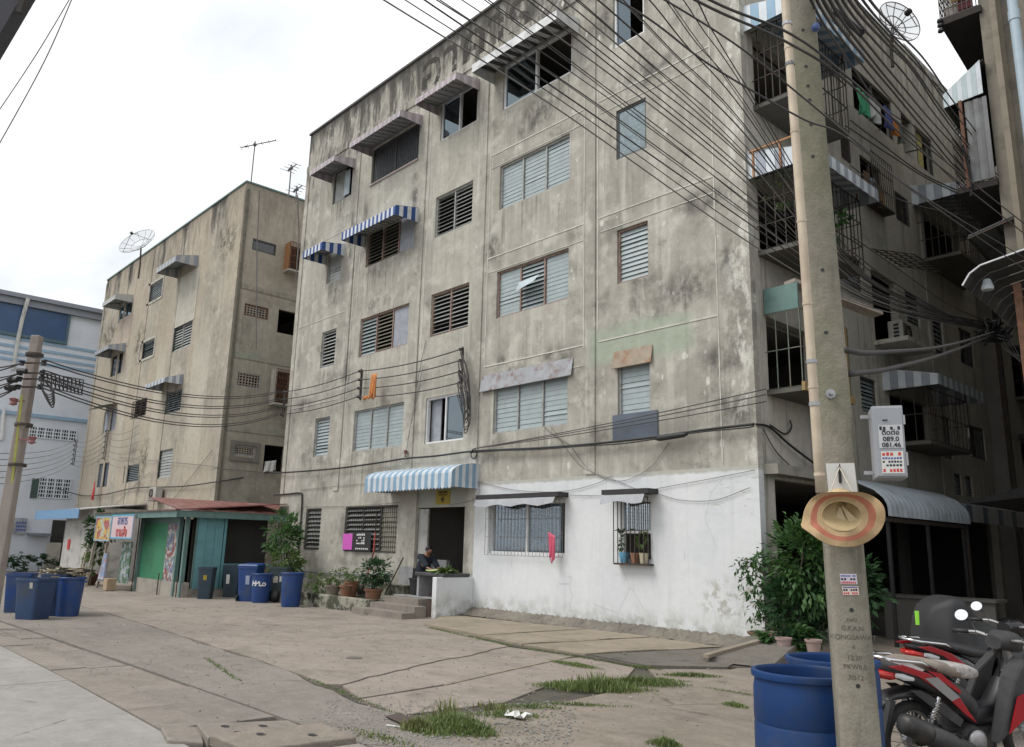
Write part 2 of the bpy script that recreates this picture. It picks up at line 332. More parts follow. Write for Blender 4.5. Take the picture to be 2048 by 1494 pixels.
def white_wall():
    t = NT('white_painted_render'); x, y, z = t.xyz()
    c = t.mix(t.step(t.noise(.8, 5), .4, .62), (.665, .68, .69), (.61, .63, .645))
    s1 = t.noise(1.6, 5, .6, t.map((3, 3, .12))); c = t.mix(t.mul(t.step(s1, .52, .72), .35), c, (.50, .52, .525))
    low = t.mul(t.inv(t.step(t.math('ADD', z, t.math('MULTIPLY', t.noise(2.4, 6, .7), .7)), .35, .95)), t.step(t.noise(3, 6, .7), .36, .6)); c = t.mix(t.mul(low, .8), c, (.26, .25, .20))
    m2 = t.mul(t.addm(t.spot((-.75, 0, .75), (.8, 9, .55)), t.spot((-.2, 0, .9), (.35, 9, .8))), t.step(t.noise(4.5, 7, .75), .47, .58)); c = t.mix(t.mul(m2, .75), c, (.33, .32, .26))
    cr_ = t.mul(t.step(x, -1.6, -.9), t.step(t.noise(5, 6, .75, t.map((1, 1, 2.5))), .56, .62), t.step(z, 2.1, 2.5)); c = t.mix(t.mul(cr_, .7), c, (.42, .42, .38))
    v = t.voro(.9, feature='DISTANCE_TO_EDGE', vec=t.map((1, .1, .8), loc=(2.2, 0, .3))); ck = t.mul(t.inv(t.step(v, .002, .010)), t.step(t.noise(.8, 3), .52, .58)); c = t.mix(t.mul(ck, .55), c, (.40, .41, .39))
    topd = t.mul(t.step(t.math('ADD', z, t.math('MULTIPLY', t.noise(5, 5), .12)), 3.08, 3.14), .8); c = t.mix(topd, c, (.38, .37, .32))
    c = t.hsvnoise(c, .05, 7, 7); t.bump(t.math('ADD', t.noise(12, 4), t.noise(60, 3)), .2, .012); return t.fin(c, .7, 0, .3)
M_WHITE = white_wall()
def plain(name, col, var=.12, rough=.85, dark=(.1, .095, .085), damt=.5, scale=2.5, bump=.25, spec=.25):
    t = NT(name); c = t.hsvnoise(col, var, scale, 6); c = t.mix(t.mul(t.step(t.noise(scale*.8, 7, .68, t.map(loc=(3, 8, 1))), .48, .70), damt), c, dark)
    c = t.mix(t.mul(t.step(t.noise(2.0, 5, .6, t.map((2.5, 2.5, .2))), .54, .74), damt*.6), c, dark)
    c = t.hsvnoise(c, .08, 40, 3); t.bump(t.noise(45, 4), bump, .01); return t.fin(c, rough, 0, spec)
def ground_mat(name, col, col2, grit, scale=1.0, bumpd=.010, stain=(.10, .092, .08), moss=0.0, rough=.9):
    t = NT(name); n1 = t.noise(.35*scale, 6, .65); c = t.mix(t.step(n1, .36, .64), col, col2)
    c = t.mix(t.mul(t.step(t.noise(1.1*scale, 7, .7, t.map((1, 1.6, 1), loc=(4, 2, 0))), .50, .72), .55), c, stain)
    st = t.noise(1.2, 6, .65, t.map((.35, 2.4, 1), rot=(0, 0, .12))); c = t.mix(t.mul(t.step(st, .5, .7), .30), c, tuple(v*1.35 for v in col))
    if moss: c = t.mix(t.mul(t.step(t.noise(.8, 6, .7, t.map(loc=(9, 3, 0))), .50, .66), moss), c, (.115, .115, .07))
    ck = t.voro(.55, feature='DISTANCE_TO_EDGE', vec=t.map(loc=(1.7, .4, 0))); wig = t.math('ADD', ck, t.math('MULTIPLY', t.math('SUBTRACT', t.noise(6, 5, .7), .5), .05)); line = t.mul(t.inv(t.step(t.math('ABSOLUTE', wig), .002, .012)), t.step(t.noise(.5, 3), .57, .62)); c = t.mix(t.mul(line, .7), c, (.07, .062, .05))
    oil = t.step(t.noise(1.9, 3, .5, t.map(loc=(6, 6, 0))), .66, .74); c = t.mix(t.mul(oil, .5), c, stain)
    g = t.noise(38, 5, .7); c = t.mix(t.mul(t.step(g, .42, .66), grit), c, tuple(v*.55 for v in col)); g2 = t.voro(55); c = t.mix(t.mul(t.inv(t.step(g2, .12, .30)), grit*.8), c, tuple(min(.6, v*1.6) for v in col))
    mid = t.noise(4.5, 6, .75, t.map(loc=(2, 9, 0))); c = t.mix(t.mul(t.step(mid, .50, .66), .38), c, tuple(v*.62 for v in col)); c = t.mix(t.mul(t.step(mid, .50, .36), .25), c, tuple(min(.6, v*1.3) for v in col)); t.bump(t.math('ADD', t.math('MULTIPLY', t.noise(5, 6, .7), 1.4), t.noise(70, 4, .7)), .8, bumpd); return t.fin(c, rough, 0, .25)
M_ROAD = ground_mat('road_concrete', (.30, .288, .272), (.265, .254, .238), .18, 1, .006, (.19, .182, .168))
M_YARD = ground_mat('yard_concrete', (.305, .262, .228), (.255, .222, .192), .42, 1, .009, (.105, .095, .08), .35)
M_BAND = ground_mat('worn_asphalt_band', (.255, .228, .204), (.215, .193, .172), .5, 1, .012, (.11, .10, .088))
M_GUTTER = ground_mat('gutter_concrete', (.27, .237, .207), (.225, .20, .174), .35, 1, .010, (.10, .09, .075))
M_APRON = ground_mat('apron_concrete', (.33, .28, .215), (.255, .222, .175), .4, 1.6, .014, (.085, .078, .065), .3)
M_PATCH = ground_mat('dark_asphalt_patch', (.16, .148, .13), (.20, .182, .158), .6, 1, .02, (.06, .057, .05), .3)
M_RIGHTYARD = ground_mat('pale_worn_concrete', (.285, .245, .205), (.23, .20, .168), .4, 1.3, .014, (.095, .085, .07), .3)
M_SOIL = flat('joint_dirt', (.075, .067, .052), .95, var=.4, scale=9)
M_GRAVEL = ground_mat('gravel_bed', (.20, .19, .175), (.15, .14, .125), .8, 1, .03, (.08, .075, .065), .25)
M_EARTH = ground_mat('far_ground', (.17, .155, .13), (.14, .13, .11), .3)
M_SEAM = plain('pale_plaster_seam', (.56, .55, .50), .2, .9, (.2, .19, .17), .45, 3)
M_GREY = plain('grey_plinth_paint', (.30, .30, .31))
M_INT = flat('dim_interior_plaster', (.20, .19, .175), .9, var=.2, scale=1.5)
M_INTD = flat('interior_shade', (.035, .034, .032), .9, var=.3, scale=1.5)  # near-black: deep shade of interiors and ground floors put into the colour
M_SLAT = flat('louvre_glass', (.31, .365, .375), .28, var=.10, scale=5, spec=.6, dirt=((.25, .27, .26), .35))
M_SLAT2 = flat('louvre_glass_dusty', (.36, .38, .37), .4, var=.12, scale=5, spec=.5, dirt=((.22, .22, .20), .4))
M_SLATG = flat('louvre_glass_amber', (.24, .23, .18), .35, var=.2, scale=5, spec=.5)
M_FRAMEG = flat('aged_window_frame', (.33, .34, .335), .55, var=.2, scale=9, dirt=((.16, .12, .09), .5))
M_FRAMER = flat('rusty_window_frame', (.27, .19, .16), .7, var=.3, scale=10, dirt=((.12, .07, .05), .6))
M_FRAMED = flat('dark_window_frame', (.06, .058, .055), .6, var=.3, scale=9)
M_WFRAME = flat('white_window_frame', (.68, .69, .70), .4, var=.06, scale=6, dirt=((.45, .44, .41), .4))
M_BLUEF = flat('blue_glass_frame', (.30, .42, .48), .4, var=.1)
M_IRON = flat('old_iron', (.055, .05, .045), .65, .3, var=.35, scale=12, dirt=((.13, .06, .03), .5))
M_RUST = flat('rusted_iron', (.14, .065, .038), .8, var=.35, scale=14, dirt=((.07, .035, .022), .6))
M_ORANGE = flat('orange_primer_steel', (.33, .155, .065), .6, var=.2, scale=10)
M_BLACK = flat('black_rubber', (.018, .018, .019), .55, var=.25, scale=12)
M_CABLE = flat('cable_sheath', (.045, .042, .042), .6, var=.3, scale=4)
M_WIREP = flat('thin_pale_wire', (.16, .155, .15), .7, var=.2)
M_STEEL = flat('galvanised_steel', (.36, .37, .385), .45, .6, var=.18, scale=6, dirt=((.25, .22, .19), .4))
M_TIN = flat('weathered_tin', (.42, .43, .44), .45, .35, var=.2, scale=3, dirt=((.22, .19, .16), .5))
M_TINRUST = flat('rust_stained_tin', (.30, .31, .33), .6, .1, var=.25, scale=3, dirt=((.15, .045, .02), .95))
M_SLATE = flat('slate_blue_sheet', (.105, .125, .16), .5, .2, var=.2, scale=2.5)
M_GLASSDK = flat('dark_glass', (.02, .024, .028), .08, var=.1, spec=.8)
M_CURTAIN = flat('grey_curtain', (.30, .32, .36), .9, var=.2, scale=5)
M_BLUESHEET = flat('pale_blue_sheet', (.42, .50, .54), .5, var=.15, scale=3, dirt=((.28, .29, .28), .5))
def glass(name, tint=(.75, .8, .8), gl=.16, rough=.03, gcol=(.9, .95, 1)):
    t = NT(name); a = t.n('ShaderNodeBsdfTransparent'); a.inputs[0].default_value = tint+(1,); g = t.n('ShaderNodeBsdfGlossy'); g.inputs[0].default_value = gcol+(1,); g.inputs[1].default_value = rough
    lw = t.n('ShaderNodeLayerWeight'); lw.inputs[0].default_value = .35; f = t.math('ADD', t.math('MULTIPLY', lw.outputs['Fresnel'], .9), gl, True)
    m = t.n('ShaderNodeMixShader'); t.l(f, m.inputs[0]); t.l(a.outputs[0], m.inputs[1]); t.l(g.outputs[0], m.inputs[2])
    t.l(m.outputs[0], [o for o in t.t.nodes if o.type == 'OUTPUT_MATERIAL'][0].inputs[0]); return t.m
M_GLASS = glass('window_glass')
M_GLASSB = glass('blue_tinted_glass', (.30, .40, .44), .14, .04, (.75, .9, 1))
def patterned_glass():
    t = NT('patterned_glass'); v = t.voro(16, vec=t.map((1, .05, 1))); c = t.mix(t.step(v, .15, .45), (.26, .33, .36), (.17, .225, .25)); c = t.hsvnoise(c, .2, 4)
    t.bump(v, .4, .01); return t.fin(c, .3, 0, .6)
M_PATT = patterned_glass()
def striped(name, a, var=.14, dirt=.5, dc=(.2, .185, .165), rough=.5):
    t = NT(name); c = t.hsvnoise(a, var, 3, 6); c = t.mix(t.mul(t.step(t.noise(2.2, 7, .7), .48, .72), dirt), c, dc)
    c = t.mix(t.mul(t.step(t.noise(6, 5, .7, t.map((1, 1, .3))), .55, .72), dirt*.7), c, dc); return t.fin(c, rough, .1, .4)
M_AWBLUE = striped('awning_blue', (.028, .075, .25), .12, .2, (.02, .03, .07)); M_AWWHITE = striped('awning_white', (.60, .63, .66), .08, .25)
M_AWSKY = striped('awning_sky_blue', (.22, .35, .48), .12, .25, (.14, .19, .24)); M_AWPALE = striped('awning_pale', (.56, .61, .65), .08, .3)
M_AWPINK = striped('awning_faded_mauve', (.47, .42, .44), .12, .45); M_AWPINK2 = striped('awning_faded_mauve_dark', (.36, .315, .34), .12, .5)
M_AWFLAKE = striped('awning_flaking_white', (.62, .63, .64), .25, .55, (.17, .165, .16)); M_AWGREY = striped('awning_grey', (.44, .445, .44), .1, .35); M_AWGREY2 = striped('awning_grey_blue', (.29, .32, .37), .1, .3)
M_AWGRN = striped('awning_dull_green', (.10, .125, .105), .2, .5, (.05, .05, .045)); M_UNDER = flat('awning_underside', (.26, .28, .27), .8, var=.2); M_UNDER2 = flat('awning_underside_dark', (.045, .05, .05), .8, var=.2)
M_TEAL = striped('teal_paint', (.15, .33, .36), .12, .3, (.09, .13, .13)); M_TEALD = striped('teal_frame', (.13, .215, .20), .15, .45, (.06, .08, .075)); M_GREEN = striped('green_paint', (.045, .215, .11), .12, .25, (.04, .10, .07))
M_CREAM = plain('cream_paint', (.48, .455, .39), .12, .8, (.2, .18, .14), .4)
M_REDTIN = striped('red_tin_roof', (.21, .085, .075), .3, .85, (.27, .22, .20)); M_BROWNTIN = striped('brown_tin_roof', (.15, .11, .085), .25, .6, (.20, .18, .16))
M_WBLD = plain('pale_blue_white_paint', (.64, .675, .73), .06, .75, (.52, .55, .61), .4, 1.0, .1); M_BLUEST = flat('blue_stripe_paint', (.27, .40, .53), .6, var=.12); M_BLUEGLZ = flat('blue_tarpaulin', (.030, .075, .17), .35, var=.35, scale=.35, spec=.5)
M_POLE = None
def pole_mat():
    t = NT('pole_concrete'); v = t.map((3, 3, .5)); c = t.mix(t.step(t.noise(1.2, 5, .6), .38, .62), (.25, .232, .188), (.205, .192, .158))
    c = t.mix(t.mul(t.step(t.noise(1.8, 7, .7, v), .50, .70), .7), c, (.10, .095, .075)); c = t.mix(t.mul(t.step(t.noise(1.1, 5, .6, t.map(loc=(7, 1, 2))), .52, .66), .5), c, (.15, .155, .095))
    c = t.hsvnoise(c, .16, 18, 6); p = t.voro(60); c = t.mix(t.mul(t.inv(t.step(p, .1, .25)), .35), c, (.12, .11, .09)); t.bump(t.math('ADD', t.noise(30, 5, .7), p), .3, .006); return t.fin(c, .92, 0, .2)
M_POLE = pole_mat()
def leafmat(name, a, b, tr=.25):
    t = NT(name); oi = t.n('ShaderNodeNewGeometry').outputs['Random Per Island']; c = t.mix(oi, a, b); c = t.hsvnoise(c, .25, 2.5, 3); m = t.fin(c, .45, 0, .4)
    try: t.b.inputs['Subsurface Weight'].default_value = 0
    except Exception: pass
    tl = t.n('ShaderNodeBsdfTranslucent'); t.l(c, tl.inputs[0]); ms_ = t.n('ShaderNodeMixShader'); ms_.inputs[0].default_value = tr; o_ = [o for o in t.t.nodes if o.type == 'OUTPUT_MATERIAL'][0]
    t.l(t.b.outputs[0], ms_.inputs[1]); t.l(tl.outputs[0], ms_.inputs[2]); t.l(ms_.outputs[0], o_.inputs[0]); return m
M_LEAF = leafmat('bush_leaf', (.030, .085, .025), (.075, .155, .042)); M_LEAFD = leafmat('dark_leaf', (.016, .05, .018), (.04, .10, .035)); M_LEAFL = leafmat('light_leaf', (.075, .14, .035), (.14, .20, .06)); M_GRASS = leafmat('grass_blade', (.085, .145, .040), (.21, .25, .095), .35); M_DRY = leafmat('dry_grass_blade', (.20, .19, .08), (.13, .17, .05)); M_STEM = flat('plant_stem', (.085, .075, .045), .8, var=.3)
M_TERRA = flat('terracotta', (.24, .115, .065), .85, var=.2, scale=8, dirt=((.14, .11, .085), .6)); M_CLAY = flat('grey_clay', (.22, .19, .15), .9, var=.2, scale=8, dirt=((.12, .10, .08), .5))

def mossy():
    t = NT('mossy_planter'); c = t.mix(t.step(t.noise(2.4, 7, .74), .44, .56), (.30, .29, .235), (.030, .030, .024)); c = t.mix(t.mul(t.step(t.noise(1.2, 5), .48, .6), .5), c, (.12, .125, .085)); t.bump(t.noise(20, 6, .7), .6, .02); return t.fin(c, .95, 0, .2)
M_MOSSY = mossy()
M_CLOTHO = flat('orange_cloth', (.56, .24, .09), .9, var=.15, scale=8); M_CLOTHR = flat('red_cloth', (.50, .045, .06), .8, var=.15, scale=8); M_CLOTHP = flat('pink_plastic', (.60, .10, .17), .5, var=.12, scale=8)
M_DRUM = flat('blue_drum_plastic', (.009, .040, .140), .5, var=.16, scale=4, spec=.25, dirt=((.035, .05, .085), .6)); M_BINB = flat('blue_bin_plastic', (.011, .050, .19), .45, var=.15, scale=4, dirt=((.05, .07, .11), .7)); M_BIND = flat('dark_bin_plastic', (.020, .042, .062), .5, var=.2, scale=5, dirt=((.05, .055, .055), .5)); M_BINN = flat('navy_bin_plastic', (.020, .050, .125), .45, var=.2, scale=4, dirt=((.05, .055, .05), .65)); M_BING = flat('grey_green_bin_plastic', (.040, .060, .062), .5, var=.2, scale=5)
M_PAPERW = flat('white_paper', (.62, .62, .60), .8, var=.06, scale=4); M_INK = flat('black_ink', (.02, .02, .022), .8); M_INKB = flat('blue_ink', (.06, .10, .30), .8); M_INKR = flat('red_ink', (.50, .06, .05), .8); M_PINKP = flat('magenta_paper', (.56, .10, .46), .7, var=.05); M_YELP = flat('yellow_sign_paint', (.36, .265, .035), .7, var=.15)
M_BAMBOO = flat('bamboo_cane', (.50, .42, .32), .6, var=.16, scale=7, dirt=((.33, .26, .19), .5)); M_BOX = flat('grey_enamel_box', (.30, .315, .34), .45, var=.06, scale=3)

# ------------------------------------------------------------------ ground helpers
def gz(x, y=0): return .010*min(0, max(x, -60)+3)
def onG(px, py):
    z = 0
    for _ in range(6): p = onZ(px, py, z); z = gz(p.x, p.y)
    return p
def PY(y0): return lambda u, d, z: Vector((u, y0+d, z))      # wall facing -Y
def PX(x0): return lambda u, d, z: Vector((x0-d, u, z))      # wall facing +X
def wall(parent, name, P, u0, u1, z0, z1, holes, th, mat, label=None, du=3.0):
    us = sorted({round(v, 4) for h in holes for v in h[:2] if u0 < v < u1} | {u0, u1}); zs = sorted({round(v, 4) for h in holes for v in h[2:4] if z0 < v < z1} | {z0, z1})
    mb = MB(); ins = lambda u, z: any(h[0]-1e-4 < u < h[1]+1e-4 and h[2]-1e-4 < z < h[3]+1e-4 for h in holes)
    full = lambda i, j: 0 <= i < len(us)-1 and 0 <= j < len(zs)-1 and not ins((us[i]+us[i+1])/2, (zs[j]+zs[j+1])/2)
    for i in range(len(us)-1):
        for j in range(len(zs)-1):
            if not full(i, j): continue
            a, b, c, d = us[i], us[i+1], zs[j], zs[j+1]
            mb.quad(P(a, 0, c), P(b, 0, c), P(b, 0, d), P(a, 0, d)); mb.quad(P(a, th, c), P(a, th, d), P(b, th, d), P(b, th, c))
            for (p, q, r, s, k) in ((a, c, a, d, (i-1, j)), (b, d, b, c, (i+1, j)), (b, c, a, c, (i, j-1)), (a, d, b, d, (i, j+1))):
                if not full(*k): mb.quad(P(p, 0, q), P(r, 0, s), P(r, th, s), P(p, th, q))
    return mb.build(name, mat, parent, label=label, fix=False)
SLATMESH = {}
def slat_mesh(w, mat, h=.125):
    k = (round(w, 3), mat.name, h)
    if k not in SLATMESH: SLATMESH[k] = MB().box(-w/2, w/2, -.003, .003, -h/2, h/2).mesh('louvre_slat', mat)
    return SLATMESH[k]
def frame(mb, P, u0, u1, z0, z1, t, d0, d1, mull=(), m=0, rails=()):
    mb.pbox(P, u0, u1, d0, d1, z0, z0+t, m); mb.pbox(P, u0, u1, d0, d1, z1-t, z1, m)
    mb.pbox(P, u0, u0+t, d0+.001, d1-.001, z0+t, z1-t, m); mb.pbox(P, u1-t, u1, d0+.001, d1-.001, z0+t, z1-t, m)
    for q in mull: mb.pbox(P, q-t/2, q+t/2, d0+.002, d1-.002, z0+t, z1-t, m)
    for q in rails: mb.pbox(P, u0+t, u1-t, d0+.004, d1-.004, q-t/2, q+t/2, m)
def louvre(parent, P, face, u0, u1, z0, z1, n, ns=10, fm=None, sm=None, tilt=18, styles=None, t=.045, d=.05, label=None, slats=True, name='louvre_window'):
    fm = fm or M_FRAMEG; sm = sm or M_SLAT; mb = MB(); w = (u1-u0)/n
    frame(mb, P, u0, u1, z0, z1, t, d, d+.09, [u0+w*i for i in range(1, n)])
    o = mb.build(name, fm, parent, label=label); rz = 0 if face == 'Y' else R_(90)
    pitch = (z1-z0-2*t)/ns; styles = styles or [None]*n; joined = MB()
    for i in range(n):
        s = styles[i] or {}; a, b = u0+w*i+t*.8, u0+w*(i+1)-t*.8
        if s.get('plain'):
            MB().pbox(P, a, b, d+.03, d+.04, z0+t, z1-t).build('panel', s['plain'], o); continue
        mt = s.get('m', sm); ti = s.get('tilt', tilt)
        for k in range(ns):
            c = P((a+b)/2, d+.045, z0+t+pitch*(k+.5)); an = R_(ti + rnd.uniform(-3, 3) + (rnd.random() < .05)*rnd.uniform(6, 18))
            h = pitch*(1.14 if ti < 15 else 1.06)
            if slats: link('louvre_slat', slat_mesh(b-a, mt, round(h, 3)), o, c, (-an, 0, rz))
            else:
                hz, hy = math.cos(an)*h/2, math.sin(an)*h/2
                joined.hexa([P(a, d+.045-hy*-1-.003, z0+t+pitch*(k+.5)+hz), P(b, d+.045+hy-.003, z0+t+pitch*(k+.5)+hz), P(b, d+.045+hy+.003, z0+t+pitch*(k+.5)+hz), P(a, d+.045+hy+.003, z0+t+pitch*(k+.5)+hz), P(a, d+.045-hy-.003, z0+t+pitch*(k+.5)-hz), P(b, d+.045-hy-.003, z0+t+pitch*(k+.5)-hz), P(b, d+.045-hy+.003, z0+t+pitch*(k+.5)-hz), P(a, d+.045-hy+.003, z0+t+pitch*(k+.5)-hz)])
    if not slats and joined.v: joined.build('slats', sm, o, kind='stuff')
    return o
def slider(parent, P, u0, u1, z0, z1, panes, fm=None, t=.05, d=.04, mull=None, gm=None, label=None):
    o0 = MB(); frame(o0, P, u0, u1, z0, z1, t, d, d+.09, mull or []); o = o0.build('sliding_window', fm or M_WFRAME, parent, label=label)
    for a, b in panes: MB().pbox(P, a, b, d+.04, d+.046, z0+t, z1-t).build('pane', gm or M_GLASS, o)
    return o
def awning(parent, P, u0, u1, zb, proj, hf, hw, mA, mB, n, label, under=None, rounded=False, scallop=.0, strips=True, sides=True, ns=6, name='awning'):
    zf = zb+hf; zt = zb+hw; w = (u1-u0)/n
    if rounded:   # quarter-round section
        prof = [(0, zt)] + [(-proj*math.sin(a), zf+(zt-zf)*math.cos(a)) for a in [R_(q) for q in (20, 40, 60, 78, 90)]] + [(-proj, zb)]
    else: prof = [(0, zt), (-proj+.04, zf+.015), (-proj, zf-.02), (-proj, zb)]
    fr = MB(); fr.pbox(P, u0+.03, u1-.03, -.03, -.002, zt-.09, zt-.05); fr.pbox(P, u0+.03, u1-.03, -proj+.02, -proj+.045, zb+.04, zb+.065)
    for q in (u0+.03, (u0+u1)/2, u1-.03): fr.bar(P(q, -.02, zt-.08), P(q, -proj+.04, zf-.03), .02)
    o = fr.build(name, M_STEEL, parent, label=label)
    def strip_mesh(mat, wide):
        mb = MB(); us = [-wide/2, 0, wide/2] if scallop else [-wide/2, wide/2]
        th = .006
        for i in range(len(us)-1):
            for k in range(len(prof)-1):
                (d0, a), (d1, b) = prof[k], prof[k+1]
                f = lambda uu: -scallop*(1-abs(uu)/(wide/2)) if (k == len(prof)-2 and scallop) else 0
                mb.hexa([P0(us[i], d0, a), P0(us[i+1], d0, a), P0(us[i+1], d0+th, a-th), P0(us[i], d0+th, a-th), P0(us[i], d1, b+f(us[i])), P0(us[i+1], d1, b+f(us[i+1])), P0(us[i+1], d1+th, b+f(us[i+1])), P0(us[i], d1+th, b+f(us[i]))])
        return mb.mesh('awning_strip', mat)
    base = P(0, 0, 0); ex = P(1, 0, 0)-base; P0 = lambda u, d, z: P(u, d, z)-base
    if strips:
        ms_ = [strip_mesh(mA, w*.985), strip_mesh(mB, w*.985)]
        for i in range(n): link('awning_strip', ms_[i % 2], o, base+ex*(u0+w*(i+.5)))
    else:
        mb = MB()
        for i in range(n):
            for k in range(len(prof)-1):
                (d0, a), (d1, b) = prof[k], prof[k+1]; ua, ub = u0+w*i, u0+w*(i+.98)
                mb.hexa([P(ua, d0, a), P(ub, d0, a), P(ub, d0+.006, a-.006), P(ua, d0+.006, a-.006), P(ua, d1, b), P(ub, d1, b), P(ub, d1+.006, b), P(ua, d1+.006, b)], i % 2)
        mb.build('awning_sheet', [mA, mB], o)
    # under-lining (purlins and the dull back of the sheet)
    un = MB()
    for i in range(n):
        a = u0+w*i+.01
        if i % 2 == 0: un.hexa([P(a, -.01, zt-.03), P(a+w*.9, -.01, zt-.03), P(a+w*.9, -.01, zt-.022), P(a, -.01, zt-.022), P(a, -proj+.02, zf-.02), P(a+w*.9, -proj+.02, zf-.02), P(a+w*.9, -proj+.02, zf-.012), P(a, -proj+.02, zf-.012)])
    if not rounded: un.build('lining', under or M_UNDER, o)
    if sides:
        for side, uu in (('r', u1), ('l', u0)):
            sd = [MB(), MB()]
            for k in range(ns):
                da, db = proj*k/ns, proj*(k+.98)/ns
                top = (lambda q: zt-(zt-zf)*q/proj) if not rounded else (lambda q: zf+(zt-zf)*math.sqrt(max(0, 1-(q/proj)**2)))
                ua, ub = (uu-.008, uu) if side == 'r' else (uu, uu+.008)
                pts = [P(ua, -da, zb), P(ub, -da, zb), P(ub, -db, zb), P(ua, -db, zb), P(ua, -da, top(da)-.008), P(ub, -da, top(da)-.008), P(ub, -db, top(db)-.008), P(ua, -db, top(db)-.008)]
                if strips and side == 'r': MB().hexa(pts).build('awning_strip', mA if k % 2 else mB, o)
                else: sd[k % 2].hexa(pts)
            if sd[0].v:
                mm = MB(); mm.v = sd[0].v+sd[1].v; mm.f = sd[0].f+[tuple(i+len(sd[0].v) for i in f_) for f_ in sd[1].f]; mm.m = [0]*len(sd[0].f)+[1]*len(sd[1].f); mm.build('side_panel', [mB, mA], o)
    return o
def aw_px(parent, wall_rb, front_rb, front_lb, hf, hw, mA, mB, sw, label, **k):
    """awning on the y=0 facade measured from its lower corners"""
    p1 = onY(*wall_rb); p2 = onX(*front_rb, p1.x); p3 = onY(*front_lb, p2.y); n = max(5, int(round((p1.x-p3.x)/sw)))
    return awning(parent, PY(0), p3.x, p1.x, p1.z, max(.35, min(1.3, -p2.y)), hf, hw, mA, mB, n, label, **k)
def grille(parent, P, u0, u1, z0, z1, d, nv, nh, r=.012, mat=None, name='grille'):
    mb = MB()
    for i in range(nv+1): q = u0+(u1-u0)*i/nv; mb.pbox(P, q-r/2, q+r/2, d, d+r, z0, z1)
    for j in range(nh+1): q = z0+(z1-z0)*j/max(nh, 1); mb.pbox(P, u0, u1, d-.001, d+r+.001, q-r/2, q+r/2)
    return mb.build(name, mat or M_IRON, parent, kind='stuff')
# ================================================================== MAIN BLOCK
X0, X1, ZT = -18.05, 0.0, 16.55
A = root('apartment_building', (-9, 6, 0), 'large weathered grey five-storey apartment block with white painted ground floor at its right corner', 'building')
PF = PY(0.0); PS = PX(0.0)
H = []
def hole(u0, u1, z0, z1): H.append((u0, u1, z0, z1)); return u0, u1, z0, z1
Z = {1: (1.36, 2.64), 2: (4.30, 5.56), 3: (7.25, 8.5), 4: (10.2, 11.45), 5: (13.12, 14.32)}
C1, C2, C3, C4, C5 = (-16.04, -15.12), (-13.66, -11.04), (-9.98, -8.31), (-7.2, -4.68), (-3.22, -2.37)
def L(c, fl, n, **k): h = hole(c[0], c[1], *Z[fl]); return louvre(A, PF, 'Y', *h, n, **k)
OPEN = dict(tilt=48)
# floor 4, 3, 2 : glass louvres
L(C3, 4, 2, styles=[dict(tilt=52), dict(tilt=44)], sm=M_SLAT2); L(C4, 4, 3, ns=11, tilt=5); L(C1, 3, 1, sm=M_SLAT2, tilt=44)
L(C2, 3, 3, styles=[dict(tilt=32), dict(tilt=46, m=M_SLATG), dict(plain=M_CURTAIN)], fm=M_FRAMER)
L(C3, 3, 2, styles=[dict(tilt=48), dict(tilt=50)], sm=M_SLAT2, fm=M_FRAMER); o = L(C4, 3, 3, ns=11, styles=[dict(tilt=4), dict(tilt=30), dict(tilt=4)], fm=M_FRAMER)
MB().quad(PF(-6.33, -.02, 8.02), PF(-5.62, -.02, 8.06), PF(-5.68, -.16, 7.86), PF(-6.33, -.15, 7.74)).prism([PF(-6.33, -.022, 8.02), PF(-5.62, -.022, 8.06), PF(-5.68, -.162, 7.86), PF(-6.33, -.152, 7.74)], (0, -.006, 0)).build('louvre_slat', M_BLUESHEET, o, label='loose pale glass slat sticking out')
L(C5, 3, 1, ns=11, tilt=17, fm=M_FRAMER); L(C1, 2, 1, ns=11, tilt=20, sm=M_SLAT); L(C2, 2, 3, ns=11, tilt=4); L(C4, 2, 3, ns=10, tilt=5); L(C5, 2, 1, ns=10, tilt=5)
L((-13.6, -10.98), 4, 3, styles=[dict(tilt=50, m=M_SLATG), dict(tilt=44, m=M_SLATG), dict(plain=M_CURTAIN)], fm=M_FRAMER); L(C1, 4, 1, sm=M_SLAT2, tilt=5)
h = hole(-3.23, -2.38, 10.2, 11.42); o0 = MB(); frame(o0, PF, *h, .05, .03, .10); o = o0.build('fixed_window', M_FRAMED, A); MB().pbox(PF, -3.17, -2.44, .05, .06, 10.26, 11.36).build('pane', M_PATT, o)
# floor 5 : sliding windows and a slatted screen
h = hole(-16.04, -14.8, *Z[5]); o = slider(A, PF, *h, [], fm=M_FRAMED, mull=[-15.3]); g = MB()
for i in range(9): g.pbox(PF, -15.98+i*.075, -15.93+i*.075, .06, .075, 13.17, 14.27)
g.build('board_screen', M_SLAT2, o, kind='stuff'); MB().pbox(PF, -15.25, -14.95, -.02, .02, 13.2, 14.1).build('shutter', M_BLUESHEET, o)
h = hole(-13.6, -10.98, 13.05, 14.32); o0 = MB(); frame(o0, PF, *h, .05, .05, .12, [-12.3]); o = o0.build('slatted_window', M_FRAMED, A, label='window closed by dark upright slats'); g = MB()
slm = MB().box(-.032, .032, -.008, .008, -.58, .58).mesh('upright_slat', flat('dark_slats', (.055, .058, .065), .7, var=.4, scale=9))
for i in range(28): link('upright_slat', slm, o, PF(-13.5+i*.0915, .085, 13.69))
MB().pbox(PF, -13.62, -10.96, -.05, .04, 13.0, 13.048).build('sill', plain('pinkish_sill', (.42, .36, .34)), o)
h = hole(-9.92, -8.26, 13.22, 14.5); o = slider(A, PF, *h, [(-9.87, -9.1)], mull=[-9.08], gm=M_GLASSB)
h = hole(-7.17, -4.62, 13.08, 14.4); o = slider(A, PF, *h, [(-7.12, -5.95)], t=.07, mull=[-5.93], gm=M_GLASSB)
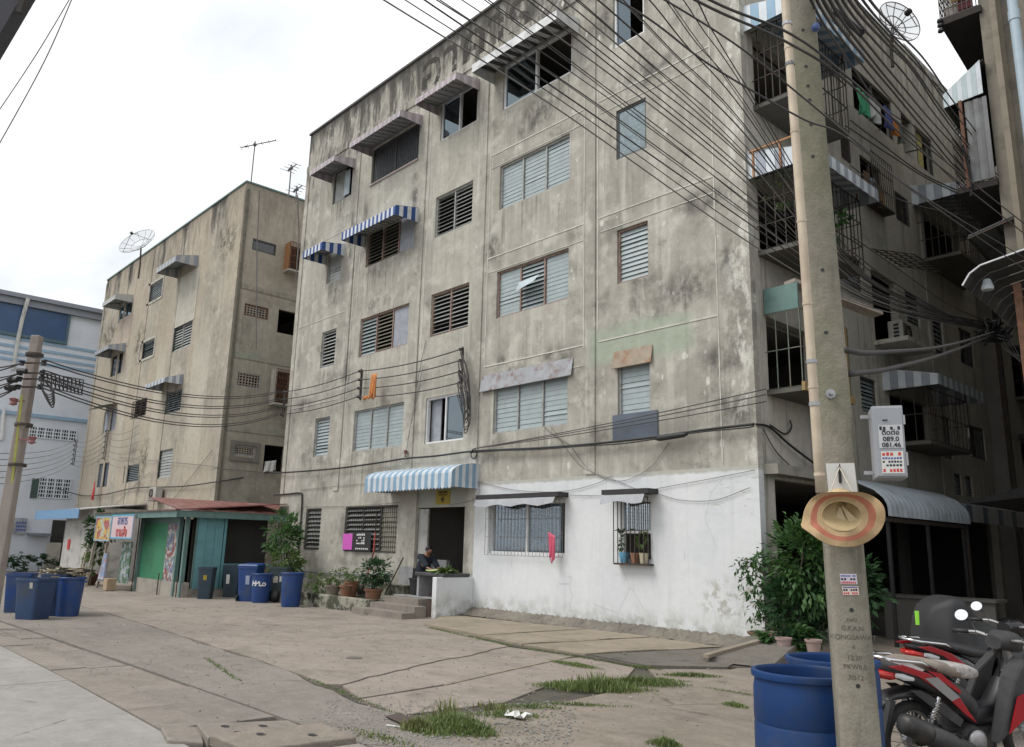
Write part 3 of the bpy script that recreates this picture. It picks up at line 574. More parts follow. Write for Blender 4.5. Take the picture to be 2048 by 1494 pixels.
h = hole(-3.3, -2.4, 13.06, 14.4); o = slider(A, PF, *h, [(-3.25, -2.85)], t=.06, gm=M_GLASSB)
h = hole(-10.0, -8.34, 4.26, 5.52); o = slider(A, PF, *h, [(-9.14, -8.39)], fm=M_WFRAME, mull=[-9.16], gm=M_GLASSB); MB().pbox(PF, -9.98, -9.55, .20, .23, 4.27, 5.5).build('curtain', M_CURTAIN, o)
# ground floor windows
h = hole(-16.16, -15.22, *Z[1]); o = louvre(A, PF, 'Y', *h, 1, ns=9, sm=M_SLAT2, tilt=46, fm=M_FRAMED); grille(o, PF, -16.12, -15.26, 1.4, 2.6, -.03, 9, 3)
h = hole(-13.77, -11.06, 1.35, 2.66); o = louvre(A, PF, 'Y', *h, 3, ns=9, sm=M_SLAT2, fm=M_FRAMED, styles=[dict(tilt=58), dict(tilt=58), dict(tilt=12, m=M_SLATG)]); grille(o, PF, -13.74, -11.09, 1.38, 2.63, -.03, 26, 3)
h = hole(-7.22, -4.72, 1.44, 2.62); o = slider(A, PF, *h, [(-7.1, -6.0), (-5.95, -4.95)], fm=M_WFRAME, t=.05, d=.06, mull=[-5.98], gm=glass('clear_pane', (.9, .92, .92), .02)); grille(o, PF, -7.25, -4.69, 1.40, 2.66, -.10, 22, 3, .009, flat('grey_bars', (.20, .20, .195), .6, var=.3, scale=9))
def posters():
    t = NT('window_stickers'); n = t.noise(5.5, 5, .7, t.map((1, .01, .8))); c = t.mix(t.step(n, .44, .52), (.34, .44, .49), (.56, .60, .61)); c = t.mix(t.mul(t.step(t.noise(2.6, 3, .5, t.map((1, .01, 1))), .55, .6), .8), c, (.20, .40, .52)); c = t.mix(t.mul(t.step(t.noise(9, 3, .6, t.map(loc=(4, 4, 4))), .60, .64), .9), c, (.44, .20, .17)); return t.fin(c, .6)
MB().pbox(PF, -7.12, -4.95, .125, .135, 1.5, 2.58).build('sticker_covered_sheet', posters(), o)
h = hole(-3.17, -2.36, 1.36, 2.6); o0 = MB(); frame(o0, PF, *h, .06, .03, .12, rails=[1.95]); o = o0.build('sash_window', M_WFRAME, A); MB().pbox(PF, -3.1, -2.42, .07, .076, 1.99, 2.54).build('pane', M_GLASS, o); MB().pbox(PF, -3.1, -2.42, .15, .17, 1.98, 2.55).build('curtain', flat('floral_curtain', (.27, .28, .27), .9, var=.45, scale=14), o); grille(o, PF, -3.2, -2.33, 1.32, 2.62, -.18, 8, 2, .014)
c_ = MB(); c_.pbox(PF, -3.2, -2.33, -.18, .0, 1.30, 1.335); c_.build('shelf', M_IRON, o)
# entrance
hole(-10.22, -8.16, .33, 3.04)
HS = []
def shole(y0, y1, z0, z1): HS.append((y0, y1, z0, z1)); return y0, y1, z0, z1
wall(A, 'facade_wall', PF, X0, X1, 3.13, ZT, H, .18, M_WALL); wall(A, 'ground_floor_wall', PF, X0, -7.78, -.8, 3.13, H, .18, M_WALL); wall(A, 'white_wall', PF, -7.78, X1, -.8, 3.13, H, .18, M_WHITE, label='white painted ground floor wall')
# lip of the white paint coat, plaster seams between frame and infill
s = MB()
def seam_h(u0, u1, z, t=.03): MB().pbox(PF, u0, u1, -.012, .001, z-t/2, z+t/2).build('plaster_seam', M_SEAM, A)
def seam_v(u, z0, z1, t=.03): MB().pbox(PF, u-t/2, u+t/2, -.010, .001, z0, z1).build('plaster_seam', M_SEAM, A)
for z in (6.02, 8.92, 11.85):
    for (a, b) in ((-7.6, -4.2), (-3.75, -.72)): seam_h(a, b, z+.03)
    seam_h(-17.8, -14.15, z+.05, .022)
for z in (5.58, 8.55, 11.5): seam_h(-7.55, -4.2, z, .018)
for z in (8.60, 11.55): seam_h(-3.7, -.75, z, .018)
for u, a, b in ((-7.58, 5.95, 12.4), (-4.19, 5.98, 12.3), (-3.78, 6.3, 12.2), (-.72, 3.2, 12.5), (-10.35, 5.7, 14.6), (-8.02, 3.2, 14.6), (-13.95, 5.8, 14.0), (-14.2, 3.6, 12.4), (-17.7, 3.2, 8.9)): seam_v(u, a, b, .022)
# projecting columns between bays, 3 cm proud
for u0, u1 in ((-18.05, -17.82), (-14.62, -14.3), (-10.86, -10.5), (-8.1, -7.74), (-4.12, -3.84)): MB().pbox(PF, u0, u1, -.03, .002, 3.16, 15.0).build('column', M_WALL, A)
MB().pbox(PF, X0-.02, X1+.02, -.035, .002, 14.98, 15.25).build('roof_beam', M_WALL, A)
MB().pbox(PF, X0-.04, X1+.04, -.05, .22, ZT, ZT+.07).build('parapet_cap', plain('mouldy_cap', (.10, .095, .085)), A)
# canopies and awnings of the facade
aw_px(A, (712, 337), (668, 316), (620, 342), .18, .36, M_AWPINK, M_AWPINK2, .125, 'faded mauve awning over the far left top window', scallop=.035)
aw_px(A, (846, 252), (799, 236), (698.5, 295), .18, .36, M_AWPINK, M_AWPINK2, .125, 'faded mauve awning over the slatted window', scallop=.035)
aw_px(A, (959, 181), (911, 160), (829, 209), .18, .36, M_AWPINK, M_AWPINK2, .125, 'faded mauve awning over the white sliding window', scallop=.035)
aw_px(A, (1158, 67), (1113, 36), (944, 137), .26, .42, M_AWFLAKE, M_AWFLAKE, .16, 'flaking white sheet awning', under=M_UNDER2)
aw_px(A, (689, 512), (643, 497), (605, 519), .26, .42, M_AWBLUE, M_AWWHITE, .11, 'blue and white striped awning over the narrow left window')
aw_px(A, (837.8, 445), (789.8, 428), (682.5, 480), .28, .47, M_AWBLUE, M_AWWHITE, .11, 'blue and white striped awning over the wide window')
p1 = onY(957, 978); p3 = onY(730, 978, -.85)
awning(A, PF, p3.x, p1.x, 2.98, .86, .34, .62, M_AWSKY, M_AWPALE, 28, 'pale blue and white rounded awning over the entrance', rounded=True, scallop=.05, ns=8)
def slope_hood(u0, u1, zb, zt, proj, m, label): MB().prism([PF(u0, -.002, zt), PF(u0, -.012, zt+.02), PF(u0, -proj, zb), PF(u0, -proj+.01, zb-.012)], PF(u1-u0, 0, 0)-PF(0, 0, 0)).build('window_hood', m, A, label=label)
slope_hood(-7.65, -4.5, 5.40, 5.80, .09, M_TINRUST, 'rust stained tin hood over the three-part window'); slope_hood(-3.32, -2.28, 5.36, 5.72, .09, flat('rusty_hood', (.30, .25, .19), .7, var=.3, scale=4, dirt=((.26, .10, .035), .8)), 'rusty tin hood over the single window')
MB().pbox(PF, -3.34, -2.17, -.03, -.001, 3.82, 4.36).build('slate_panel', M_SLATE, A, label='slate blue sheet under the single window')
def dark_hood(u0, u1, z, label):
    o = MB().pbox(PF, u0, u1, -.34, -.002, z, z+.10).build('window_hood', flat('tarred_board', (.03, .028, .03), .7, var=.3), A, label=label)
    mb = MB(); n = 12
    for i in range(n):
        a, b = u0+.02+(u1-u0-.1)*i/n, u0+.02+(u1-u0-.1)*(i+1)/n; f = lambda q: z-.17-.03*math.sin(q*7)
        mb.hexa([PF(a, -.34, z-.01), PF(b, -.34, z-.01), PF(b, -.335, z-.01), PF(a, -.335, z-.01), PF(a, -.42, f(a)), PF(b, -.42, f(b)), PF(b, -.415, f(b)), PF(a, -.415, f(a))])
    mb.build('drip_sheet', flat('grey_drip_sheet', (.30, .31, .33), .6, var=.2, scale=4), o, auto=40)
dark_hood(-7.36, -4.62, 2.69, 'dark board hood with a tin drip sheet over the wide barred window'); dark_hood(-3.38, -2.2, 2.68, 'dark board hood with a bent tin sheet over the small barred window')
# entrance joinery
o = MB().pbox(PF, -10.215, -8.165, .06, .12, 2.56, 3.035).build('transom_board', plain('off_white_board', (.36, .37, .33), .1, .8, (.2, .2, .18), .3), A)
sg = MB().pbox(PF, -9.42, -8.84, .04, .058, 2.63, 3.0).build('sign', M_YELP, A, label='small yellow sign with black symbol over the door')
k = MB(); k.pbox(PF, -9.32, -8.94, .034, .039, 2.93, 2.965)
for i in range(7): k.pbox(PF, -9.30+i*.052, -9.27+i*.052, .034, .039, 2.86, 2.90)
k.lathe([(0, 0), (.05, 0), (.05, .004), (0, .004)], (-9.13, .037, 2.76), 10, axis=Vector((0, -1, 0)))
for i in range(6): an = i*math.pi/3; k.bar((-9.13+.06*math.cos(an), .036, 2.76+.06*math.sin(an)), (-9.13+.10*math.cos(an), .036, 2.76+.10*math.sin(an)), .012)
k.build('sign_lettering', M_INK, sg)
o = MB().pbox(PF, -10.2, -9.8, .10, .15, 1.36, 2.53).pbox(PF, -10.2, -9.8, .11, .14, .36, 1.34).build('door', plain('pale_door', (.42, .42, .40), .1, .6), A)
MB().pbox(PF, -10.2, -9.2, .30, .42, .34, 1.22).build('counter_wall', M_GREY, A); MB().pbox(PF, -10.85, -10.22, -.012, 0, .2, 1.02).build('plinth', M_GREY, A)
ld = MB().pbox(PF, -9.6, -8.2, -1.0, .3, -.3, .36).build('landing', plain('pink_tile', (.34, .25, .21), .1, .6, (.2, .15, .12)), A)
MB().pbox(PF, -9.6, -8.2, -1.28, -1.0, -.3, .345).build('step', M_GUTTER, A); MB().pbox(PF, -9.75, -7.9, -1.6, -1.28, -.3, .20).build('step', M_GUTTER, A); MB().pbox(PF, -10.0, -7.9, -1.95, -1.6, -.3, .07).build('step', M_GUTTER, A)
MB().pbox(PF, -9.62, -7.92, -1.01, -.75, .352, .372).build('step_tile', M_GREY, A)
MB().pbox(PF, -7.90, -7.74, -1.12, -.002, -.3, .86).build('entrance_wall', M_WHITE, A, bevel=.012, label='low white wall beside the entrance steps')
# side wall (faces the alley)
def scage(y0, y1, z0, z1, proj, roofm=None, roof2=None, nv=12, nh=3, slab=.09, gm=None, name='balcony', label=None, opening=True, base=None, rproj=None, rdrop=.35):
    """caged balcony on the alley side"""
    if opening: shole(y0+.08, y1-.08, z0+.02, z1)
    b = MB().pbox(PS, y0, y1, -proj, -.002, z0-slab, z0).build(name, base or plain('balcony_slab', (.12, .115, .10)), A, label=label)
    mb = MB(); r = .016
    for d_ in (-proj,):
        for i in range(nv+1): q = y0+(y1-y0)*i/nv; mb.pbox(PS, q-r/2, q+r/2, d_, d_+r, z0, z1)
        for j in range(nh+1): q = z0+(z1-z0)*j/nh; mb.pbox(PS, y0, y1, d_-.002, d_+r+.002, q-r/2, q+r/2)
    n2 = max(3, int(nv*proj/(y1-y0)))
    for yy in (y0, y1-r):
        for i in range(n2): q = -proj+proj*i/n2; mb.pbox(PS, yy, yy+r, q, q+r, z0, z1)
        for j in range(nh+1): q = z0+(z1-z0)*j/nh; mb.pbox(PS, yy, yy+r, -proj, -.003, q-r/2, q+r/2)
    mb.build('cage', gm or M_IRON, b, kind='stuff')
    if roofm:
        rp = rproj or proj+.35; n = int((y1-y0+.5)/.17); aw = MB()
        for i in range(n):
            a, c = y0-.25+i*.17, y0-.25+i*.17+.165; zt, zf = z1+.5, z1+.5-rdrop
            aw.hexa([PS(a, -.005, zt), PS(c, -.005, zt), PS(c, -.005, zt-.01), PS(a, -.005, zt-.01), PS(a, -rp, zf), PS(c, -rp, zf), PS(c, -rp, zf-.01), PS(a, -rp, zf-.01)], i % 2)
            aw.hexa([PS(a, -rp-.006, zf), PS(c, -rp-.006, zf), PS(c, -rp, zf), PS(a, -rp, zf), PS(a, -rp-.006, zf-.24), PS(c, -rp-.006, zf-.24-.02*(i % 2)), PS(c, -rp, zf-.24-.02*(i % 2)), PS(a, -rp, zf-.24)], i % 2)
        m_ = max(5, int(rp/.17))
        for yy in (y0-.25, y0-.25+n*.17-.008):   # cheeks of the roof
            for i in range(m_):
                a, c = -rp*i/m_, -rp*(i+.97)/m_; za = lambda q: z1+.5-rdrop*(-q/rp)-.012
                aw.hexa([PS(yy, a, z1+.5-rdrop-.24), PS(yy+.008, a, z1+.5-rdrop-.24), PS(yy+.008, c, z1+.5-rdrop-.24), PS(yy, c, z1+.5-rdrop-.24), PS(yy, a, za(a)), PS(yy+.008, a, za(a)), PS(yy+.008, c, za(c)), PS(yy, c, za(c))], i % 2)
        aw.build('cage_roof', [roofm, roof2 or roofm], b)
        for yy in (y0+.02, y1-.05): MB().bar(PS(yy, -proj+.02, z1), PS(yy, -proj+.02, z1+.4-rdrop*.7), .03).build('cage_post', M_RUST, b)
    return b
# near bay (left of the pole), floors 3-5
b = scage(.38, 2.7, 10.35, 12.0, .9, M_AWPALE, M_AWSKY, nv=16, name='balcony', label='dark caged balcony with torn pale sheet roof'); 
b = scage(.32, 2.7, 7.25, 8.75, 1.0, M_AWPALE, M_AWGREY2, nv=14, label='caged balcony with a pale sheet roof, rusty orange rail and plants')
o_ = MB()
for q in (.12, .75, 1.4): o_.bar(PS(.06, -q*.9-.02, 9.17), PS(.06, -q*.9-.02, 8.66), .035)
o_.bar(PS(.055, -.05, 9.2), PS(.055, -1.33, 9.2), .035); o_.build('orange_frame', M_ORANGE, b)
MB().pbox(PS, .34, 2.68, -.98, -.02, 7.20, 7.245).build('floor_boards', M_RUST, b)
def ivy(parent, c, rad, n, s, mat): return foliage_mb(c, rad, n, s).build('foliage', mat, parent)
b = scage(.42, 2.35, 4.55, 6.0, .72, None, nv=9, nh=2, gm=flat('green_iron', (.12, .15, .12), .6, var=.3, scale=9, dirt=((.25, .14, .06), .5)), label='green caged balcony by the corner')
MB().pbox(PS, .40, 2.4, -.76, -.70, 4.46, 4.62).build('timber_rail', flat('ochre_timber', (.30, .21, .09), .8, var=.25), b); MB().bar(PS(2.28, -.70, 4.5), PS(2.28, -.70, 6.02), .05).build('cage_post', flat('ochre_timber', None), b)
MB().pbox(PS, .3, 2.5, .02, .05, 6.02, 6.62).build('teal_board', M_TEALD, b); MB().pbox(PS, .42, .46, -.70, -.02, 6.0, 6.5).build('teal_board', M_TEALD, b)
MB().prism([PS(.6, -.35, 6.55), PS(.6, -.35, 6.62), PS(2.9, -1.0, 6.35), PS(2.9, -1.0, 6.28)], (.22, 0, .03)).build('gutter', plain('pale_timber', (.45, .38, .33)), b)
# far bays
scage(8.7, 11.9, 9.35, 10.9, 1.0, M_AWPALE, M_AWGREY2, nv=22, label='rusty caged balcony with a striped sheet roof, far bay')
scage(5.9, 8.5, 4.15, 5.35, .85, M_AWPALE, M_AWGREY2, nv=10, nh=2, rdrop=.28, label='caged balcony with a blue striped sheet roof above the canopy')
def swin(y0, y1, z0, z1, kind='louvre', label=None, n=1):
    shole(y0, y1, z0, z1)
    if kind == 'louvre': return louvre(A, PS, 'X', y0, y1, z0, z1, n, ns=8, fm=M_FRAMED, sm=M_SLAT, tilt=30)
    o0 = MB(); frame(o0, PS, y0, y1, z0, z1, .05, .03, .1, [(y0+y1)/2]); o = o0.build('casement_window', M_FRAMED, A, label=label)
    if kind == 'glass': MB().pbox(PS, y0+.05, y1-.05, .05, .056, z0+.05, z1-.05).build('pane', M_GLASS, o)
    if kind == 'mesh': grille(o, PS, y0, y1, z0, z1, -.02, 10, 10, .01)
    if kind == 'cage':
        grille(o, PS, y0, y1, z0, z1, -.28, 10, 3, .014); MB().pbox(PS, y0, y1, -.28, 0, z0-.03, z0).build('shelf', M_IRON, o)
    return o
swin(3.7, 4.6, 13.1, 14.3, 'cage'); o = swin(5.2, 7.6, 12.35, 13.55, 'open', 'wide open window hung with laundry'); swin(8.2, 10.4, 12.3, 13.5, 'open', 'window with a yellow curtain'); MB().pbox(PS, 9.1, 9.9, .1, .14, 12.35, 13.45).build('curtain', flat('yellow_curtain', (.42, .36, .12), .9), A)
swin(4.3, 4.75, 10.7, 11.3, 'mesh'); swin(5.3, 6.5, 9.9, 11.15, 'cage', 'cluttered caged window'); swin(7.3, 8.1, 10.1, 10.85, 'mesh')
swin(3.9, 4.95, 7.5, 8.3); shole(5.45, 6.9, 6.5, 8.25); swin(7.45, 8.3, 7.35, 8.2); swin(8.75, 9.9, 6.85, 8.0); swin(11.1, 12.2, 6.95, 8.0, 'glass', 'glazed casement with bright panes')
swin(4.45, 5.3, 4.7, 5.5); swin(8.75, 9.75, 4.1, 5.2, 'open'); swin(11.1, 12.4, 4.3, 5.2, 'glass'); louvre(A, PS, 'X', *shole(9.7, 10.25, 3.2, 3.75), 1, ns=5, fm=M_FRAMED); louvre(A, PS, 'X', *shole(10.5, 11.05, 3.2, 3.75), 1, ns=5, fm=M_FRAMED)
MB().pbox(PS, 5.35, 7.0, -.75, -.002, 6.36, 6.46).build('ledge', M_SIDE, A)
hd = MB()
for i in range(7): hd.bar(PS(5.5+i*.27, -.02, 8.75), PS(5.5+i*.27, -1.0, 8.35), .02)
for i in range(5): hd.bar(PS(5.45, -.1-i*.22, 8.72-i*.09), PS(7.2, -.1-i*.22, 8.72-i*.09), .02)
hd.build('bare_awning_frame', M_IRON, A)
# ground floor of the side : dark open store below a ledge
shole(.55, 12.7, -.8, 2.92)
wall(A, 'side_wall', PS, .18, 12.9, -.8, 15.65, HS, .18, M_SIDE); MB().pbox(PS, .0, .18, .0005, .18, 15.65, ZT).build('parapet_return', M_SIDE, A)
MB().pbox(PS, .185, 3.4, -.28, -.002, 2.98, 3.16).build('ledge', plain('grey_ledge', (.30, .285, .25)), A); MB().pbox(PS, 8.9, 12.92, -.01, .3, 15.65, 15.95).build('stair_head_wall', M_SIDE, A)
MB().pbox(PS, 8.9, 9.1, -.02, .3, 3, 15.6).build('downpipe_chase', M_SIDE, A); MB().pbox(PS, .19, 12.9, -.03, .2, 15.652, 15.70).build('parapet_cap', flat('mouldy_cap_side', (.1, .095, .085)), A)
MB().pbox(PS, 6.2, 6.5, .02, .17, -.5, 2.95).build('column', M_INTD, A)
fl = MB()   # floors, roof, back and left walls
for z in (2.98, 5.92, 8.86, 11.8, 14.85): fl.box(X0+.02, -.19, .19, 12.7, z, z+.14)
fl.box(X0+.02, -.2, .19, 12.7, -.6, .30); fl.box(X0+.01, X1-.19, 12.71, 12.88, -.8, 15.6); fl.build('floor_slab', M_INT, A)
pw = MB()
for z0_, z1_ in ((.3, 2.98), (3.12, 5.92), (6.06, 8.86), (9, 11.8), (11.94, 14.85)):
    pw.box(X0+.2, -3.9 if z0_ < 1 else -.21, 4.2, 4.3, z0_+.002, z1_-.002)
    for u in (-14.5, -10.55, -7.95, -3.95): pw.box(u-.05, u+.05, .19, 4.19, z0_+.002, z1_-.002)
pw.build('partition', M_INT, A)
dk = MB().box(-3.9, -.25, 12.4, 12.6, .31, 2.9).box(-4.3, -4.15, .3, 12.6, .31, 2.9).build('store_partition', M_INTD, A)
MB().box(X0, X0+.18, .185, 12.9, -.8, 15.65).box(X0, X0+.18, .185, .4, 15.65, ZT).build('end_wall', M_WALL, A); MB().box(X0, X1, .19, .2, 15.0, 15.001).build('roof_edge', M_INT, A)
# painted lettering on the parapet
def text_mesh(txt, size, mat, name, parent, frame_, bold=.0, thick=.003, align='CENTER'):
    cu = bpy.data.curves.new(name, 'FONT'); cu.body = txt; cu.size = size; cu.extrude = thick; cu.offset = bold; cu.align_x = align; cu.align_y = 'CENTER'; cu.resolution_u = 3
    ob = bpy.data.objects.new(name, cu); COL.objects.link(ob); dg = bpy.context.evaluated_depsgraph_get(); me = bpy.data.meshes.new_from_object(ob.evaluated_get(dg)); COL.objects.unlink(ob); bpy.data.objects.remove(ob)
    me.transform(frame_); me.materials.clear(); me.materials.append(mat); o = bpy.data.objects.new(name, me); COL.objects.link(o); o.parent = parent; me.transform(Matrix.Translation(-ORIG.get(parent, Vector()))); ORIG[o] = ORIG.get(parent, Vector()); return o
FY = lambda x, y, z: Matrix.Translation((x, y, z)) @ Matrix.Rotation(R_(90), 4, 'X')
def faded():
    t = NT('faded_black_letters'); m = t.n('ShaderNodeBsdfTransparent'); c = t.fin((.06, .055, .05), .9); f = t.mul(t.step(t.noise(2.5, 6, .7), .34, .62), .85); ms_ = t.n('ShaderNodeMixShader'); o_ = [o for o in t.t.nodes if o.type == 'OUTPUT_MATERIAL'][0]
    t.l(f, ms_.inputs[0]); t.l(m.outputs[0], ms_.inputs[1]); t.l(t.b.outputs[0], ms_.inputs[2]); t.l(ms_.outputs[0], o_.inputs[0]); return t.m
text_mesh('อาคาร', 2.0, faded(), 'painted_lettering', A, FY(-8.6, -.006, 15.72), .02, .001)

# ================================================================== FAR BLOCK (same height, 5.5 m further along)
FX0, FX1 = -42.3, -23.5
B = root('apartment_building', ((FX0+FX1)/2, 6, 0), 'buff stained apartment block standing further left behind the green shop', 'building')
H2 = []; HS2 = []; PB = PX(FX1)
def fr_(TL, BL, BR): a, b, c = onY(*TL), onY(*BL), onY(*BR); return (a.x, c.x, min(b.z, c.z), a.z)
def fwin(TL, BL, BR, kind='louvre', n=1, sm=None, ns=9, fm=None, tilt=30, label=None, surround=None):
    h = fr_(TL, BL, BR); H2.append(h)
    if surround:
        q = MB(); frame(q, PF, h[0]-.12, h[1]+.12, h[2]-.12, h[3]+.12, .115, -.03, .0); q.build('window_surround', surround, B)
    if kind == 'louvre': return louvre(B, PF, 'Y', *h, n, ns=ns, sm=sm or M_SLAT, fm=fm or M_FRAMEG, tilt=tilt)
    o0 = MB(); frame(o0, PF, *h, .05, .04, .1, [(h[0]+h[1])/2]); o = o0.build('casement_window', fm or M_FRAMED, B, label=label)
    if kind == 'grille': grille(o, PF, *h, -.05, 8, 6, .018)
    if kind == 'pane': MB().pbox(PF, h[0]+.05, h[1]-.05, .06, .066, h[2]+.05, h[3]-.05).build('pane', M_GLASSB, o)
    if kind == 'sheet': MB().pbox(PF, h[0]+.05, h[1]-.05, .06, .07, h[2]+.05, h[3]-.05).build('sheet', sm, o)
    return o
M_SUR = plain('pale_window_surround', (.47, .45, .39))
fwin((240, 614), (239.5, 642), (262, 632), 'pane', fm=M_BLUEF); fwin((225, 714), (224, 753), (242, 745), 'sheet', sm=M_GLASSDK)
fwin((300, 572), (296, 603), (323.4, 591.5), surround=M_SUR, n=1, tilt=25); fwin((282, 689), (280, 721), (307, 708), surround=M_SUR, tilt=40)
fwin((347, 655), (344, 699), (380, 690), n=2, sm=M_SLAT2); fwin((333, 785), (329.6, 826), (360, 821), sm=M_SLAT, tilt=45); fwin((267, 805), (265, 835), (290.5, 829.6), 'grille')
fwin((210, 824), (207, 864), (229, 860), 'sheet', sm=M_CURTAIN, fm=M_FRAMEG); fwin((199, 928), (194, 975), (213, 971), 'sheet', sm=M_SLATE, label='dark window with a red cloth hung out'); fwin((249, 932), (246, 966), (275, 963), sm=M_SLAT, tilt=48); fwin((316.6, 902), (310, 958), (340, 953), sm=M_SLAT2, tilt=12)
a_ = onY(361, 556); b_ = onY(389, 638); MB().pbox(PF, a_.x, b_.x, -.02, .003, b_.z, a_.z).build('pale_panel', M_CREAM, B)
a_ = onY(240, 640); b_ = onY(257, 690); MB().pbox(PF, a_.x, b_.x, -.018, .003, b_.z, a_.z).build('pale_panel', plain('pinkish_panel', (.46, .38, .32)), B)
def aw_far(w_, f_, l_, hf, hw, mA, mB, label, under=None):
    p1 = onY(*w_); p2 = onX(*f_, p1.x); p3 = onY(*l_, p2.y); n = max(5, int((p1.x-p3.x)/.2)); awning(B, PF, p3.x, p1.x, p1.z, min(1.3, max(.3, -p2.y)), hf, hw, mA, mB, n, label, strips=False, ns=5, under=under)
aw_far((265, 605), (229.8, 596.7), (204.8, 611), .26, .45, M_AWGREY, M_AWGREY, 'plain grey awning at the top left'); aw_far((250.5, 703), (217, 694), (189, 707), .22, .48, M_AWGREY, M_AWGREY2, 'grey striped awning'); aw_far((395, 533), (351, 522), (313, 540), .28, .55, M_AWGREY, M_AWGREY2, 'pale striped awning high on the right'); aw_far((365, 769), (329, 767), (290, 775), .2, .48, M_AWPALE, M_AWGREY2, 'blue and white striped awning lower right')
a_ = onY(234, 816); MB().prism([PF(a_.x-1.9, -.005, a_.z+.25), PF(a_.x-1.9, -.02, a_.z+.28), PF(a_.x-1.9, -.85, a_.z+.02), PF(a_.x-1.9, -.84, a_.z-.02)], (1.9, 0, 0)).build('window_hood', M_AWGRN, B, label='dull green hood')
wall(B, 'facade_wall', PF, FX0, FX1, -1.2, 16.5, H2, .18, M_FARWALL)
def fs_(TL, BR): a, b = onX(*TL, FX1), onX(*BR, FX1); return (a.y, b.y, b.z, a.z)
def fsw(TL, BR, kind):
    h = fs_(TL, BR); HS2.append(h)
    if kind is None: return
    if kind == 'blocks':
        o0 = MB(); frame(o0, PB, *h, .05, .02, .12); o = o0.build('vent_block_panel', M_RUST if TL[1] < 700 else M_FRAMEG, B); g = MB()
        for i in range(1, 8): q = h[0]+(h[1]-h[0])*i/8; g.pbox(PB, q-.018, q+.018, .04, .09, h[2]+.05, h[3]-.05)
        for j in range(1, 5): q = h[2]+(h[3]-h[2])*j/5; g.pbox(PB, h[0]+.05, h[1]-.05, .041, .089, q-.018, q+.018)
        g.build('vent_blocks', plain('vent_block', (.33, .29, .24)), o, kind='stuff')
    if kind == 'pane': o0 = MB(); frame(o0, PB, *h, .06, .02, .12); o = o0.build('high_window', M_FRAMED, B); MB().pbox(PB, h[0]+.05, h[1]-.05, .06, .07, h[2]+.05, h[3]-.05).build('pane', M_GLASSDK, o)
    if kind == 'rail':
        b = MB().pbox(PB, h[0], h[1], -.5, 0, h[2]-.08, h[2]).build('balcony', M_SIDE, B); grille(b, PB, h[0], h[1], h[2], h[3], -.5, 12, 4, .02, M_RUST); MB().pbox(PB, h[0], h[0]+.03, -.5, 0, h[2], h[3]).build('side_panel', M_ORANGE if TL[1] < 600 else M_SIDE, b)
fsw((506, 476), (551, 512), 'pane'); fsw((490, 606), (535.5, 640), 'blocks'); fsw((475, 743), (520, 779), 'blocks'); fsw((469, 890), (508, 914), 'blocks')
fsw((571, 488), (600, 550), 'rail'); fsw((558, 618), (590, 672), None); fsw((543, 740), (575, 812), 'rail'); fsw((530, 889), (565, 945), None)
a_ = onX(462, 880, FX1); b_ = onX(517, 926, FX1); q = MB(); frame(q, PB, a_.y, b_.y, b_.z, a_.z, .16, -.06, .0); q.build('window_surround', plain('grey_surround', (.2, .19, .165)), B)
wall(B, 'side_wall', PB, .18, 12.5, -1.2, 16.5, HS2, .18, M_FARWALL)
MB().box(FX0+.02, FX1-.19, .19, 12.4, 14.9, 15.05).box(FX0+.02, FX1-.19, .19, 12.4, 11.9, 12.0).box(FX0+.02, FX1-.19, .19, 12.4, 8.9, 9.0).box(FX0+.02, FX1-.19, .19, 12.4, 5.9, 6.0).box(FX0+.02, FX1-.19, .19, 12.4, 2.9, 3.0).build('floor_slab', M_INT, B)
MB().box(FX0, FX0+.18, .19, 12.5, -1.2, 16.5).box(FX0+.2, FX1-.2, 12.3, 12.5, -1.2, 16.5).box(FX0+.2, FX1-.2, 4.2, 4.3, -1, 14.9).build('end_wall', M_FARWALL, B)
MB().box(FX0-.04, FX1+.04, -.05, .2, 16.503, 16.57).box(FX1-.2, FX1+.05, .21, 12.5, 16.503, 16.57).build('parapet_cap', M_TEALD, B)
for u0, u1 in ((-42.3, -42.0), (-38.3, -38.05), (-34.6, -34.3), (-30.4, -30.1), (-23.85, -23.5)): MB().pbox(PF, u0, u1, -.03, .002, -.3, 16.3).build('column', M_FARWALL, B)
MB().pbox(PB, .06, .16, -.07, -.002, 3, 16.2).build('downpipe', flat('stained_pipe', (.14, .13, .10), .8, var=.4), B); MB().pbox(PB, 5.05, 5.4, -.12, .0, 8.0, 13.0).build('column', M_FARWALL, B)
for z in (3.0, 6.0, 9.0, 11.95): MB().pbox(PB, .2, 12.4, -.03, .002, z-.12, z+.1).build('floor_band', M_FARWALL, B)
# ================================================================== WHITE BUILDING at the left end of the lane
WX = -46.0; PW = PX(WX)
Wb = root('commercial_building', (WX-5, -4, 0), 'pale bluish white building with blue stripes behind the far left utility pole', 'building')
MB().box(WX-10, WX, -22, 5, -1.5, 14.9).build('wall', M_WBLD, Wb)
zt_ = lambda px, py: onX(px, py, WX).z
def wy(px, py): return onX(px, py, WX).y
MB().box(WX-11, WX+.5, -22, 5.5, 15.3, 15.55).box(WX-10.5, WX+.3, -22, 5.3, 14.9, 15.3).build('roof', flat('blue_grey_roof_edge', (.22, .235, .27), .5, var=.1), Wb)
ye = wy(135, 640); z0_ = zt_(130, 684); z1_ = zt_(135, 622)
MB().pbox(PW, -22, ye, -.12, 0, z0_, z1_).build('blue_screen', M_BLUEGLZ, Wb); fq = MB(); fq.pbox(PW, ye, ye+.14, -.16, 0, z0_, z1_); fq.pbox(PW, -22, ye+.14, -.16, 0, z0_-.18, z0_); fq.build('screen_frame', flat('teal_dark_frame', (.07, .13, .16), .5), Wb)
